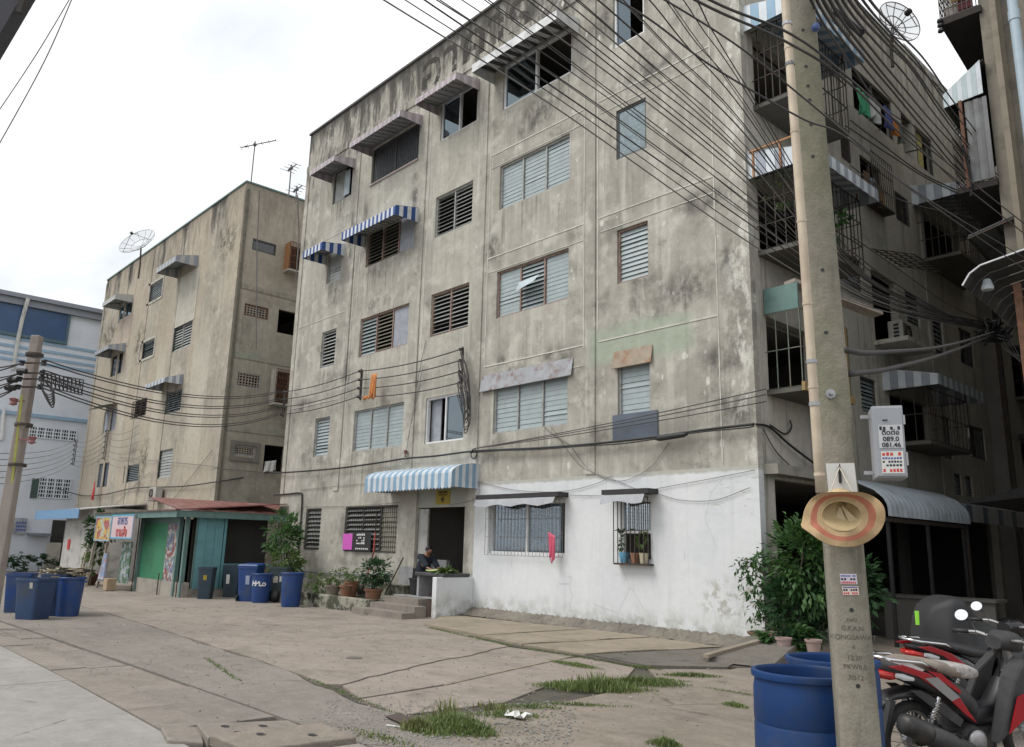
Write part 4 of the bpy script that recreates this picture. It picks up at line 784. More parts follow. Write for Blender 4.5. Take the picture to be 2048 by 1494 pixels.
for py in (697, 712, 726, 738): z_ = zt_(150, py); MB().pbox(PW, -22, 5, -.05, 0, z_-.08, z_+.08).build('stripe', M_BLUEST, Wb)
z_ = zt_(130, 838); MB().pbox(PW, -22, 5, -.14, 0, z_-.1, z_+.1).build('ledge', M_BLUEST, Wb)
def gridwin(px0, px1, py0, py1, nv, nh):
    y0, y1 = wy(px0, (py0+py1)/2), wy(px1, (py0+py1)/2); zb, zt = zt_((px0+px1)/2, py1), zt_((px0+px1)/2, py0); o = MB().pbox(PW, y0, y1, -.02, 0, zb, zt).build('window', M_GLASSDK, Wb); g = MB()
    for i in range(nv+1): q = y0+(y1-y0)*i/nv; t_ = .10 if i % 3 == 0 else .035; g.pbox(PW, q-t_/2, q+t_/2, -.06, -.02, zb, zt)
    for j in range(nh+1): q = zb+(zt-zb)*j/nh; g.pbox(PW, y0, y1, -.058, -.022, q-.03, q+.03)
    g.build('window_bars', M_WBLD, o, kind='stuff')
gridwin(57, 153, 857, 878, 18, 3); gridwin(76, 140, 957, 996, 12, 5); y0 = wy(62, 975); y1 = wy(76, 975); MB().pbox(PW, y0, y1, -.08, 0, zt_(69, 996), zt_(69, 957)).build('shutter', flat('dark_green_shutter', (.05, .085, .075), .6), Wb)
pp = MB(); pp.tube([PW(wy(52, 600), -.55, zt_(52, 600)), PW(wy(42, 640), -.3, zt_(42, 640)), PW(wy(33, 690), -.1, zt_(33, 690)), PW(wy(25, 740), -.1, zt_(25, 740))], .11, 8); pp.build('drainpipe', plain('cream_pipe', (.58, .58, .55), .05), Wb)
MB().tube([PW(wy(7, 815), -.1, zt_(7, 815)), PW(wy(2, 880), -.1, zt_(2, 880))], .1, 8).build('drainpipe', M_WFRAME, Wb)
# lower part: shopfront with its recess painted dark, sign, shutter
MB().pbox(PW, wy(28, 1030), wy(54, 1030), -.3, -.2, zt_(40, 1068), zt_(40, 1036)).build('sign', plain('grey_sign', (.36, .38, .42)), Wb); k = MB()
for j in range(3):
    for i in range(6): k.pbox(PW, wy(30+i*3.4, 1050), wy(32.4+i*3.4, 1050), -.306, -.302, zt_(40, 1062-j*7), zt_(40, 1057.5-j*7))
k.build('sign_lettering', M_INKB, Wb); MB().pbox(PW, wy(55, 1060), wy(98, 1060), -.7, 0, zt_(70, 1071), zt_(70, 1066)).build('ledge', flat('grey_ledge2', (.2, .21, .24)), Wb)
MB().pbox(PW, wy(100, 1080), wy(128, 1080), -.02, 0, -.6, zt_(110, 1040)).build('doorway_shade', M_INTD, Wb); MB().pbox(PW, wy(88, 1110), wy(116, 1110), -.4, -.3, -.6, zt_(100, 1085)).build('door', M_CREAM, Wb)  # flat near-black panel paints the shade of the recess behind the door
hm = foliage_mb((WX+1.3, -3.0, .05), (.7, 4.5, .55), 2600, .16, 60, seed=5, thin=.6); tag(hm.build('hedge', M_LEAFD), 'low dark clipped hedge along the foot of the pale blue building', 'hedge')
# ================================================================== BLUE AWNING KIOSK left of the shop
Kk = root('kiosk', (-29.5, -2, 0), 'small white walled kiosk with a pale blue awning at the far left block', 'kiosk')
kx0, kx1 = onY(124, 1100, -2.2).x, onY(176, 1100, -2.2).x
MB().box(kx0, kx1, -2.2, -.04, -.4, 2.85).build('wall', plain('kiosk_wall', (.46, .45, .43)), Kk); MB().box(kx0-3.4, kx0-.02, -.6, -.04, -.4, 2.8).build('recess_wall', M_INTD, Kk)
MB().hexa([(kx0-3.2, -2.8, 2.72), (kx1+.2, -2.8, 2.72), (kx1+.2, -.04, 3.1), (kx0-3.2, -.04, 3.1), (kx0-3.2, -2.8, 2.76), (kx1+.2, -2.8, 2.76), (kx1+.2, -.04, 3.14), (kx0-3.2, -.04, 3.14)]).build('roof', plain('white_sheet', (.55, .55, .55)), Kk)
MB().box(kx0-3.2, kx1+.2, -2.83, -2.802, 2.36, 2.78).build('awning_valance', flat('sky_blue_sheet', (.16, .30, .48), .5, var=.15), Kk); MB().box(kx0+.9, kx0+1.25, -2.24, -2.20, 1.0, 1.45).build('notice', M_INKR, Kk)
# ================================================================== GREEN SHOP in front of the far block
Sx0, Sx1, Sy = -25.6, -17.75, -3.15
S = root('corner_shop', (-21.5, -1.5, gz(-21)), 'low teal and green shop shack with a rusty tin roof below the buff block', 'shop')
gs = gz(-20)
MB().box(-21.9, Sx1-.05, Sy+.02, Sy+.25, -.5, .28).box(Sx1-.27, Sx1-.05, Sy+.26, -.4, -.5, .10).build('base_wall', plain('shop_base', (.33, .30, .26)), S)
MB().box(-21.75, -19.55, Sy+.06, Sy+.10, .28, 2.08).build('door', M_GREEN, S)
def stick_mat():
    t = NT('stickers_and_posters'); c = t.mix(t.step(t.noise(3.2, 3, .5, t.map((1.3, 1, 1))), .45, .5), (.22, .06, .05), (.16, .22, .24)); c = t.mix(t.mul(t.step(t.noise(7, 4, .6, t.map(loc=(3, 3, 3))), .52, .56), .9), c, (.46, .44, .42)); c = t.mix(t.mul(t.step(t.noise(5, 4, .6, t.map(loc=(8, 1, 3))), .58, .62), .9), c, (.10, .13, .28)); return t.fin(c, .6)
M_STICK = stick_mat()
MB().box(-19.52, -18.45, Sy+.05, Sy+.10, .28, 2.08).build('poster_board', M_STICK, S); MB().box(-21.9, -18.4, Sy+.08, Sy+.12, 1.98, 2.40).build('fascia_board', M_TEALD, S)
for q in (-21.86, -18.42, Sx1-.12): MB().box(q-.06, q+.06, Sy-.03, Sy+.09, -.5, 2.40).build('post', M_TEALD, S)
for q in (-22.0, -19.6, -18.0): MB().box(q-.02, q+.02, Sy-.06, Sy-.035, -.4, 2.4 if q < -21 else .5).build('iron_stay', M_IRON, S)
pn = MB()
for i in range(3): a = Sy+.35+i*.27; MB().box(Sx1-.06, Sx1-.015, a, a+.262, .10, 2.30).build('wall_plank', M_TEAL, S)
MB().box(Sx1-.10, Sx1-.06, Sy+.30, Sy+1.17, .0, 2.30).build('plank_backing', M_TEALD, S)
MB().box(Sx1-.08, Sx1-.01, Sy+1.18, Sy+1.26, .1, 2.30).box(Sx1-.08, Sx1-.01, Sy+1.26, -.3, .78, .86).build('window_frame', M_TEAL, S); MB().box(Sx1-.5, Sx1-.45, Sy+.35, -.3, -.4, 2.3).build('interior_shade', M_INTD, S)  # last sheet carries the shop's inner shade as its colour
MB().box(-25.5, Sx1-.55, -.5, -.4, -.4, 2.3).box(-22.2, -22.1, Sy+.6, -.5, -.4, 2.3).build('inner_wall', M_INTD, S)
# roof : two slopes meeting above the corner
rz0, rz1 = 2.44, 2.80
for i in range(20):   # front slope, narrow tin sheets
    a = Sx0-.1+i*(Sx1+.45-Sx0)/20; b = a+(Sx1+.45-Sx0)/20-.012
    MB().hexa([(a, Sy-.55, rz0), (b, Sy-.55, rz0), (b, -.05, rz1), (a, -.05, rz1), (a, Sy-.55, rz0+.025+.012*(i % 2)), (b, Sy-.55, rz0+.025+.012*(i % 2)), (b, -.05, rz1+.03), (a, -.05, rz1+.03)]).build('roof_sheet', M_BROWNTIN if i < 17 else M_REDTIN, S)
for i in range(14):   # side slope towards the grey block
    a = Sy-.5+i*.31; b = a+.3
    MB().hexa([(Sx1+.36, a, rz0+.02), (Sx1+.36, b, rz0+.02), (Sx1-2.2, b, rz1+.08), (Sx1-2.2, a, rz1+.08), (Sx1+.36, a, rz0+.05+.012*(i % 2)), (Sx1+.36, b, rz0+.05+.012*(i % 2)), (Sx1-2.2, b, rz1+.11), (Sx1-2.2, a, rz1+.11)]).build('roof_sheet', M_REDTIN, S)
MB().box(Sx0, Sx1+.3, Sy-.50, Sy-.44, rz0-.20, rz0+.01).box(Sx1+.25, Sx1+.31, Sy-.43, 1.0, rz0-.19, rz0+.01).build('fascia', M_TEALD, S)
def banner(mat, col_edge, x0, x1, z0, z1, name='banner', rows=None):
    o = MB().box(x0, x1, Sy-.60, Sy-.57, z0, z1).build(name, mat, S); e = MB(); frame(e, PY(Sy-.61), x0, x1, z0, z1, .045, 0, .005); e.build('banner_edge', col_edge, o); return o
def ban_mat(nm, a, b, c_, sc):
    t = NT(nm); c = t.mix(t.step(t.noise(sc, 3, .5), .46, .5), a, b); c = t.mix(t.step(t.noise(sc*1.4, 3, .5, t.map(loc=(5, 5, 5))), .56, .6), c, c_); return t.fin(c, .6)
b1 = banner(ban_mat('food_banner', (.35, .10, .09), (.50, .36, .08), (.40, .46, .42), 3.2), M_BLUEST, -25.0, -23.2, 1.45, 2.32); b2 = banner(flat('pale_pink_banner', (.58, .45, .47), .6, var=.08), flat('cyan_edge', (.10, .38, .55), .6), -23.15, -20.9, 1.55, 2.36)
text_mesh('อาหาร', .42, M_INKB, 'banner_lettering', b2, FY(-22.0, Sy-.612, 2.16), .004, .001); text_mesh('ตามสั่ง', .42, M_INKR, 'banner_lettering', b2, FY(-22.0, Sy-.612, 1.76), .008, .001)
tag(MB().bar((-25.2, Sy-.2, gs-.1), (-24.5, Sy-.2, 2.1), .07).build('timber_prop', M_BAMBOO), 'slanting bare timber prop leaning at the left end of the shop', 'post')
easel = root('easel_sign', (-23.6, Sy-.5, gs), 'leaning white easel sign board standing outside the shop', 'sign'); eb = MB(); eb.bar((-24.1, Sy-.55, gs), (-23.75, Sy-.5, gs+1.25), .06); eb.bar((-23.2, Sy-.55, gs), (-23.45, Sy-.5, gs+1.25), .06); eb.bar((-24.0, Sy-.55, gs+.25), (-23.25, Sy-.55, gs+.25), .05); eb.build('leg', plain('grey_wood', (.25, .24, .23)), easel)
MB().hexa([(-23.95, Sy-.60, gs+.3), (-23.3, Sy-.60, gs+.3), (-23.3, Sy-.57, gs+.3), (-23.95, Sy-.57, gs+.3), (-23.75, Sy-.54, gs+1.2), (-23.45, Sy-.54, gs+1.2), (-23.45, Sy-.51, gs+1.2), (-23.75, Sy-.51, gs+1.2)]).build('board', ban_mat('faded_board', (.36, .38, .44), (.20, .26, .38), (.40, .18, .16), 4), easel)
tag(MB().box(-22.9, -21.9, Sy-.25, Sy-.21, .05, 1.45).build('display_board', ban_mat('green_display', (.34, .36, .36), (.08, .15, .09), (.22, .26, .34), 4.5)), 'pale printed display board with green plants standing left of the green shop door', 'board')
tag(MB().box(-22.75, -22.35, Sy-.75, Sy-.45, gs, gs+.38).build('carton', flat('cardboard', (.36, .27, .17), .9)), 'small cardboard carton on the ground by the shop base', 'box')

# ================================================================== REAR BLOCK beyond the alley side of the grey block
A_main = A
A = root('apartment_building', (-3, 20, 0), 'dark caged rear block seen down the alley past the end of the grey block', 'building'); PS = PX(.35); HS = []
MB_G = flat('green_sheet', (.05, .12, .10), .6, var=.25, scale=3, dirt=((.04, .06, .05), .5))
b = scage(14.2, 16.6, 9.6, 11.4, 1.1, M_AWPALE, M_AWGREY2, nv=10, gm=MB_G); MB().pbox(PS, 14.2, 16.6, -1.12, -1.08, 9.6, 10.7).pbox(PS, 14.16, 14.2, -1.1, 0, 9.6, 10.7).build('green_panel', MB_G, b)
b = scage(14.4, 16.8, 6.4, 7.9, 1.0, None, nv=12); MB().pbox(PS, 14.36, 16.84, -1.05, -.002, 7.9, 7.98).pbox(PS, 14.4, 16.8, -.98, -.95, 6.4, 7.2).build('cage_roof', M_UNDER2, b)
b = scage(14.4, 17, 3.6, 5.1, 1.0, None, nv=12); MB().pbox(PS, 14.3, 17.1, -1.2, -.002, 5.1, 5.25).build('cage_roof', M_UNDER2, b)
scage(18.5, 21, 9.6, 11.2, 1.0, M_AWGREY, None, nv=10); scage(18.5, 21, 6.5, 8, 1.0, None, nv=10); scage(18.5, 21, 3.5, 5, 1.0, None, nv=10)
wall(A, 'side_wall', PS, 13.0, 26, -.5, 14.9, HS, .18, M_SIDE); MB().box(-5, .34, 12.95, 13.0, -.5, 14.9).box(-5, -4.8, 13, 26, -.5, 14.9).box(-4.8, .16, 13.01, 26, 14.8, 14.9).box(-2, -1.9, 13, 26, 0, 14.8).box(-4.8, .16, 25.9, 26, 0, 14.8).build('back_wall', M_INT, A)
for z in (3, 6, 9, 12): MB().box(-1.9, .16, 13.02, 25.9, z, z+.12).build('floor_slab', M_INT, A)
MB().pbox(PS, 13.05, 13.2, -.12, 0, 0, 14.8).build('downpipe', M_IRON, A)
A = A_main
# ================================================================== RIGHT BUILDING across the alley
RO = Vector((3.42, 2.8, 0)); e1 = Vector((-.079, .997, 0)).normalized(); nn = Vector((e1.y, -e1.x, 0))
PR = lambda u, d, z: RO + e1*u + nn*d + Vector((0, 0, z))        # u along the alley, d inwards
Rb = root('tenement_building', (5.5, 6, 0), 'tenement with caged balconies and a pale blue downpipe at the right edge across the alley', 'building')
M_RW = plain('tenement_render', (.27, .245, .205), .15, .9, (.11, .10, .085), .5)
MB().hexa([PR(.18, .05, 6.2), PR(.18, 6, 6.2), PR(16, 6, 6.2), PR(16, .05, 6.2), PR(.18, .05, 17), PR(.18, 6, 17), PR(16, 6, 17), PR(16, .05, 17)]).build('wall', M_RW, Rb)
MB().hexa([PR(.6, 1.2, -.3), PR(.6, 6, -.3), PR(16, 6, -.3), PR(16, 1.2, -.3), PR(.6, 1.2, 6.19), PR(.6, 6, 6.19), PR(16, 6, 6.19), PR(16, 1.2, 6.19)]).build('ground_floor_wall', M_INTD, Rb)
cx_ = onY(2016, 300, 2.72).x
MB().hexa([(cx_, 2.60, 5.8), (cx_+.10, 2.60, 5.8), (cx_+.10, 2.95, 5.8), (cx_, 2.95, 5.8), (cx_-.0, 2.60, 17), (cx_+.10, 2.60, 17), (cx_+.10, 2.95, 17), (cx_, 2.95, 17)]).build('corner_column', plain('column_render', (.25, .22, .17)), Rb)
pl = MB(); q0, q1 = onY(2030, 0, 2.55), onY(2056, 480, 2.55); px_ = (q0.x+q1.x)/2+.09; pl.tube([(px_, 2.5, 5.9), (px_, 2.5, 17)], .085, 12); 
for z in (8.2, 11.35, 14.3): pl.tube([(px_, 2.5, z-.1), (px_, 2.5, z+.1)], .098, 12)
pl.build('downpipe', flat('pale_blue_pipe', (.38, .47, .54), .4, var=.08), Rb, auto=40)
# top balcony
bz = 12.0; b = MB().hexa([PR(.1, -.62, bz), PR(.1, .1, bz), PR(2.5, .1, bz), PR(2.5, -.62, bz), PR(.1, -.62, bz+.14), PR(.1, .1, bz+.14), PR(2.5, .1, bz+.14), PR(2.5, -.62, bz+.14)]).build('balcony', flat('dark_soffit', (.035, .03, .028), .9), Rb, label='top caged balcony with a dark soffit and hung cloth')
grille(b, PR, .1, 2.5, bz+.14, bz+1.6, -.62, 20, 8, .014); g = MB()
for i in range(9): g.pbox(PR, .1, .114, -.62+i*.08, -.606+i*.08, bz+.14, bz+1.6)
for j in range(9): g.pbox(PR, .099, .115, -.62, .05, bz+.14+j*.18, bz+.155+j*.18)
g.build('cage_end', M_IRON, b, kind='stuff')
MB().pbox(PR, .2, .25, -.30, -.05, bz+.25, bz+1.4).build('hanging_cloth', flat('maroon_cloth', (.12, .03, .035), .9), b); MB().pbox(PR, .16, .19, -.42, -.16, bz+.45, bz+1.3).build('hanging_cloth', flat('ochre_cloth', (.24, .15, .05), .9), b); MB().pbox(PR, .3, .34, -.55, -.2, bz+.2, bz+.5).build('hanging_cloth', flat('white_floral', (.35, .33, .30), .9, var=.4, scale=20), b)
kn = MB(); [kn.lathe([(0, -.06), (.06, -.02), (.05, .03), (0, .06)], PR(.08, -.62, bz+dz), 8) for dz in (.0, .1, -.12)]; kn.build('tied_bundle', M_BLACK, b)
# tin awning below it: near cheek of sheets, eave with clips
def cheek(parent, u, zt0, zt1, zb0, zb1, proj, n, mA, mB, name='awning_sheet'):
    for i in range(n):
        a, c = -proj*(1-i/n), -proj*(1-(i+.97)/n); f = lambda q: (q+proj)/proj
        MB().hexa([PR(u, a, zb0+(zb1-zb0)*f(a)), PR(u+.012+.012*(i % 2), a, zb0+(zb1-zb0)*f(a)), PR(u+.012+.012*(i % 2), c, zb0+(zb1-zb0)*f(c)), PR(u, c, zb0+(zb1-zb0)*f(c)), PR(u, a, zt0+(zt1-zt0)*f(a)), PR(u+.012+.012*(i % 2), a, zt0+(zt1-zt0)*f(a)), PR(u+.012+.012*(i % 2), c, zt0+(zt1-zt0)*f(c)), PR(u, c, zt0+(zt1-zt0)*f(c))]).build(name, mA if i % 2 else mB, parent)
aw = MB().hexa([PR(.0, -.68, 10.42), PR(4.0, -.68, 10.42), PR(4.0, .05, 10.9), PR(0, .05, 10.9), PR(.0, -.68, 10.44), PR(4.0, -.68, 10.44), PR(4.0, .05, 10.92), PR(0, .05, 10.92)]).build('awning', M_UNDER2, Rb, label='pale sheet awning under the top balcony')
cheek(aw, -.01, 10.44, 10.92, 10.16, 10.22, .68, 8, M_AWPALE, striped('pale_green_blue_sheet', (.42, .50, .52), .1, .25))
ev = MB(); ev.hexa([PR(0, -.69, 10.15), PR(4, -.69, 10.15), PR(4, -.68, 10.15), PR(0, -.68, 10.15), PR(0, -.69, 10.44), PR(4, -.69, 10.44), PR(4, -.68, 10.44), PR(0, -.68, 10.44)]); ev.build('awning_front', M_UNDER, aw)
cl = MB()
for i in range(9): cl.lathe([(0, -.04), (.035, -.02), (.035, .02), (0, .04)], PR(.9+i*.36, -.70, 10.12), 6)
cl.build('eave_clip', M_STEEL, aw, kind='stuff')
# grey sheeted loggia below the awning
lg = MB(); 
for i in range(5): a = -.34+i*.075; lg.hexa([PR(.02, a, 8.5), PR(.02+.03*(i % 2), a+.075, 8.5), PR(.05+.03*(i % 2), a+.075, 8.5), PR(.05, a, 8.5), PR(.02, a, 10.16), PR(.02+.03*(i % 2), a+.075, 10.16), PR(.05+.03*(i % 2), a+.075, 10.16), PR(.05, a, 10.16)])
lg.build('corrugated_sheet', plain('grey_corrugated', (.20, .205, .21), .15, .6), Rb); MB().bar(PR(.0, -.40, 8.4), PR(.0, -.40, 10.2), .06).build('awning_post', M_RUST, Rb)
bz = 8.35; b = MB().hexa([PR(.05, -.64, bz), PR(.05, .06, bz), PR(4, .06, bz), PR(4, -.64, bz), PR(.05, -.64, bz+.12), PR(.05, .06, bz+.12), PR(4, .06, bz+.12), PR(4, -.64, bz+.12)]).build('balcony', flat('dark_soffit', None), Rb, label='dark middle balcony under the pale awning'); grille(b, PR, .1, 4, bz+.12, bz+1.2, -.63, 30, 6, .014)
# translucent dark shade on a steel grid (third floor)
sh = MB(); sh.hexa([PR(.0, -.5, 7.45), PR(5, -.5, 7.45), PR(5, 1.4, 7.95), PR(0, 1.4, 7.95), PR(.0, -.5, 7.47), PR(5, -.5, 7.47), PR(5, 1.4, 7.97), PR(0, 1.4, 7.97)]); so_ = sh.build('shade_sheet', flat('smoky_sheet', (.09, .10, .10), .5, var=.2), Rb); gr = MB()
for i in range(6): gr.bar(PR(.02+i*.95, -.5, 7.42), PR(.02+i*.95, 1.4, 7.92), .035)
for j in range(5): gr.bar(PR(0, -.5+j*.45, 7.42+j*.118), PR(5, -.5+j*.45, 7.42+j*.118), .03)
gr.build('shade_frame', M_IRON, so_)
# curved corrugated canopy, seen along its length
cz = 5.7; t0 = onZ(1926, 572, cz); mids = [(1926, 572), (1940, 548), (1962, 531), (2048, 500), (2140, 466)]; prof = [onY(px, py, t0.y) for px, py in mids]
cp = MB()
for i in range(24):
    y0_, y1_ = i*.22, i*.22+.2; dy = Vector((-.05, 1, 0))
    for k in range(len(prof)-1):
        a, b_ = prof[k], prof[k+1]; dn = Vector((.0, 0, -.012)); w_ = Vector((0, 0, .012*(i % 2)))
        cp.hexa([a+dy*y0_+w_, b_+dy*y0_+w_, b_+dy*y1_+w_, a+dy*y1_+w_, a+dy*y0_+dn+w_, b_+dy*y0_+dn+w_, b_+dy*y1_+dn+w_, a+dy*y1_+dn+w_])
cpo = cp.build('canopy', plain('dull_corrugated_canopy', (.05, .05, .05), .2, .8), Rb, label='curved corrugated canopy with a pale front edge'); rim = MB()
for k in range(len(prof)-1): rim.bar(prof[k]-Vector((0, .03, 0)), prof[k+1]-Vector((0, .03, 0)), .014, .022)
rim.build('canopy_rim', flat('bright_rim', (.62, .62, .63), .3, .4), cpo)
pb = onY(2022, 570, t0.y+.5); MB().bar((pb.x+.08, pb.y, -.2), (pb.x+.08, pb.y, pb.z), .09).build('canopy_post', M_RUST, Rb)
bl = MB(); bl.lathe([(0, .14), (.05, .13), (.09, 0), (.085, -.04), (0, -.05)], onY(1975, 575, t0.y+.25), 12); lampo = bl.build('lamp', flat('lamp_shell', (.36, .40, .43), .5), Rb)
# low dark awning at the foot
e_ = onZ(1938, 1004, 2.35); la = [onY(1890+48, 1003, e_.y), onY(2048, 973, e_.y), onY(2130, 950, e_.y)]; lb = MB()
lb.hexa([la[0], la[2], la[2]+Vector((0, 4, 0)), la[0]+Vector((0, 4, 0)), la[0]+Vector((0, 0, -.03)), la[2]+Vector((0, 0, -.22)), la[2]+Vector((0, 4, -.22)), la[0]+Vector((0, 4, -.03))]); lb.build('low_awning', flat('black_tarpaulin', (.014, .014, .015), .95, var=.3, spec=.05), Rb)
for q in (1.2, 2.8): MB().bar((la[2].x-.05, e_.y+q, -.2), (la[2].x-.05, e_.y+q, la[2].z), .07).build('awning_post', M_IRON, Rb)
# ================================================================== rounded canopy of the alley shop
RC = root('canopy', (0, 4.4, 2.6), 'rounded corrugated tin canopy over the dark ground floor in the alley', 'canopy'); n = 19; pitch = 4.25/n; prf = [(0, 3.05)]+[(1.25*math.sin(R_(a)), 2.45+.60*math.cos(R_(a))) for a in (18, 36, 54, 70, 82, 90)]+[(1.25, 2.32)]
sh1 = MB()
for k in range(len(prf)-1):
    (a, za), (b_, zb) = prf[k], prf[k+1]; m_ = pitch*.5; up = .055
    oa, ob = (Vector((math.sin(q*.25), 0, math.cos(q*.25))) for q in (k, k+1))
    for (s0, s1, h0, h1) in ((-.5, -.22, 0, up*.5), (-.22, 0, up*.5, up), (0, .22, up, up*.5), (.22, .5, up*.5, 0)): sh1.quad(Vector((a, s0*pitch, za))+oa*h0, Vector((a, s1*pitch, za))+oa*h1, Vector((b_, s1*pitch, zb))+ob*h1, Vector((b_, s0*pitch, zb))+ob*h0)
me = sh1.mesh('canopy_sheet', plain('blue_grey_tin', (.36, .41, .45), .12, .45, (.17, .18, .18), .55, 2.2, .1, .5), fix=False); smooth_by_angle(me, 70)
for i in range(n): link('canopy_sheet', me, RC, (0.02, 2.3+pitch*(i+.5), 0))
MB().box(1.15, 1.22, 2.3, 6.55, 2.22, 2.30).build('rail', M_IRON, RC)
for q in (2.5, 4.4, 6.4): MB().bar((1.17, q, -.1), (1.17, q, 2.25), .06).build('post', M_BLACK, RC)
RC2 = root('canopy', (0, 8.5, 2.6), 'paler flat tin canopy further down the alley beyond the rounded one', 'canopy')
for i in range(12): a = 6.62+i*.35; MB().hexa([(.02, a, 3.0), (.02, a+.34, 3.0), (1.2, a+.34, 2.72), (1.2, a, 2.72), (.02, a, 3.03), (.02, a+.34, 3.03), (1.2, a+.34, 2.75), (1.2, a, 2.75)]).hexa([(1.2, a, 2.38), (1.2, a+.34, 2.38), (1.215, a+.34, 2.38), (1.215, a, 2.38), (1.2, a, 2.75), (1.2, a+.34, 2.75), (1.215, a+.34, 2.75), (1.215, a, 2.75)]).build('canopy_sheet', M_TIN if i % 3 else M_SLATE, RC2)
for q in (6.7, 10.7): MB().bar((1.15, q, -.1), (1.15, q, 2.7), .06).build('post', M_IRON, RC2)
# back of the alley store: things that just show in the dark
ws = root('worktable', (1.2, 4.2, 0), 'dark low grey counter standing in the shade behind the covered motorcycle', 'counter'); MB().box(.4, 2.4, 3.9, 4.0, 0, .80).box(.35, 2.45, 3.85, 4.5, .80, .85).build('counter', plain('dark_counter', (.12, .115, .105)), ws)
tag(MB().box(1.9, 2.9, 24, 24.2, 0, 6).box(.4, 6, 26, 26.2, 0, 12).build('alley_end_wall', M_SIDE), 'dull wall closing the far end of the alley', 'wall')
# near left top corner: dark roof gutter of the house beside the camera
gA, gB = D(48, -60, 5.2), D(-52, 110, 5.2)
gu = root('roof_gutter', gA, 'dark roof edge with a gutter poking into the top left corner of the view', 'gutter'); m = MB(); up_ = ray(PCX, PCY).normalized()
ax = (gB-gA).normalized(); sidev = ax.cross(up_).normalized()
m.bar(gA-ax*1.5+sidev*.0, gB+ax*1.5, .24, .12, up=up_); m.build('gutter', flat('dark_gutter', (.05, .05, .06), .5), gu)
k1, k2 = D(52, -10, 5.15), D(40, 26, 5.15); MB().bar(k1, k2, .035, .05, up=up_).build('bracket', M_IRON, gu); MB().bar(D(10, -60, 5.3), D(-90, 110, 5.3), .10, .05, up=up_).build('soffit', flat('mint_soffit', (.30, .42, .36), .6), gu)

# ================================================================== GROUND
def sheet(name, pts, mat, top, th=.12, kind='structure', parent=None, sub=None):
    """horizontal slab following the lie of the land, from a plan outline"""
    mb = MB(); n = len(pts); T = [Vector((x, y, gz(x)+top)) for x, y in pts]; Bt = [p-Vector((0, 0, th)) for p in T]
    mb.v = T+Bt; mb.f = [tuple(range(n)), tuple(range(2*n-1, n-1, -1))]+[(i, n+i, n+(i+1) % n, (i+1) % n) for i in range(n)]; mb.m = [0]*len(mb.f)
    me_o = mb.build(name, mat, parent); bm = bmesh.new(); bm.from_mesh(me_o.data); bmesh.ops.triangulate(bm, faces=[f for f in bm.faces if len(f.verts) > 4]); bm.to_mesh(me_o.data); bm.free()
    if not parent: me_o['kind'] = kind
    return me_o
def jag(a, b, amp, n, seed=0):
    r = random.Random(seed); a, b = Vector(a), Vector(b); t = (b-a).normalized(); s = Vector((-t.y, t.x)); return [tuple(a.lerp(b, i/n)+s*(r.uniform(-amp, amp) if 0 < i < n else 0)) for i in range(n+1)]
g = MB()
def gg(u, v): x = -420+840*u; y = -420+840*v; return (x, y, gz(x)-.14)
xs = [-420, -60, -43, -30, -18, -3, 0, 20, 420]; ys = [-420, -60, -20, 0, 30, 420]
for i in range(len(xs)-1):
    for j in range(len(ys)-1): g.quad((xs[i], ys[j], gz(xs[i])-.13), (xs[i+1], ys[j], gz(xs[i+1])-.13), (xs[i+1], ys[j+1], gz(xs[i+1])-.13), (xs[i], ys[j+1], gz(xs[i])-.13))
o = g.build('ground', M_EARTH); o['kind'] = 'structure'
# road: concrete panels south of the gutter strip
rd = sheet('road', [(-60, -30), (14, -30), (14, -10.45), (.8, -10.14), (-7, -9.93), (-60, -9.3)], M_SOIL, -.03, .08)
def road_slab(x0, x1): return sheet('slab', [(x0+.012, -17), (x1-.012, -17), (x1-.012, -9.96-.0255*(x1+5.5)), (x0+.012, -9.96-.0255*(x0+5.5))], M_ROAD, 0, .10, parent=rd)
for x0, x1 in ((-60, -40), (-40, -30), (-30, -22), (-22, -14.5), (-14.5, -8.9), (-8.9, -2.95), (-2.95, 3.2), (3.2, 14)): road_slab(x0, x1)
sheet('slab', [(-60, -30), (14, -30), (14, -17.03), (-60, -17.03)], M_ROAD, 0, .1, parent=rd)
# gutter strip of short cast pieces and a worn asphalt band
gt = sheet('gutter', [(-60, -9.28), (-7, -9.91), (.2, -10.10), (.2, -9.03), (-10.3, -9.28), (-60, -8.6)], M_SOIL, -.035, .07)
def yl(x): return -9.93-.0255*(x+7) if x > -7 else -9.93-.0119*(x+7)
def y2(x): return -9.05-.015*(x) if x > -10 else -8.9+.0
for i in range(30):
    x1 = .15-i*1.0; x0 = x1-.985; a = lambda x: yl(x)+.02; mid = lambda x: yl(x)+.42
    sheet('gutter_piece', [(x0, a(x0)), (x1, a(x1)), (x1, mid(x1)), (x0, mid(x0))], M_GUTTER, .006+rnd.uniform(-.006, .006), .09, parent=gt)
    if i % 2 == 0: sheet('gutter_piece', [(x1-1.985, mid(x1-2)+.02), (x1, mid(x1)+.02), (x1, -9.08+rnd.uniform(-.03, .03)), (x1-1.985, -9.08)], M_GUTTER if i % 4 else M_BAND, -.004+rnd.uniform(-.008, .006), .09, parent=gt)
bd_up = jag((-60, -3.0), (-9.1, -7.05), .0, 1)+jag((-9.1, -7.05), (-1.86, -7.75), .05, 14, 3)[1:]+jag((-1.86, -7.75), (1.2, -8.2), .10, 8, 4)[1:]
sheet('asphalt_band', [(-60, -8.6), (-12, -9.02), (-4, -9.04), (.9, -9.03), (2.6, -8.9)][::1]+[(3.0, -8.5)]+bd_up[::-1], M_BAND, .001, .10)
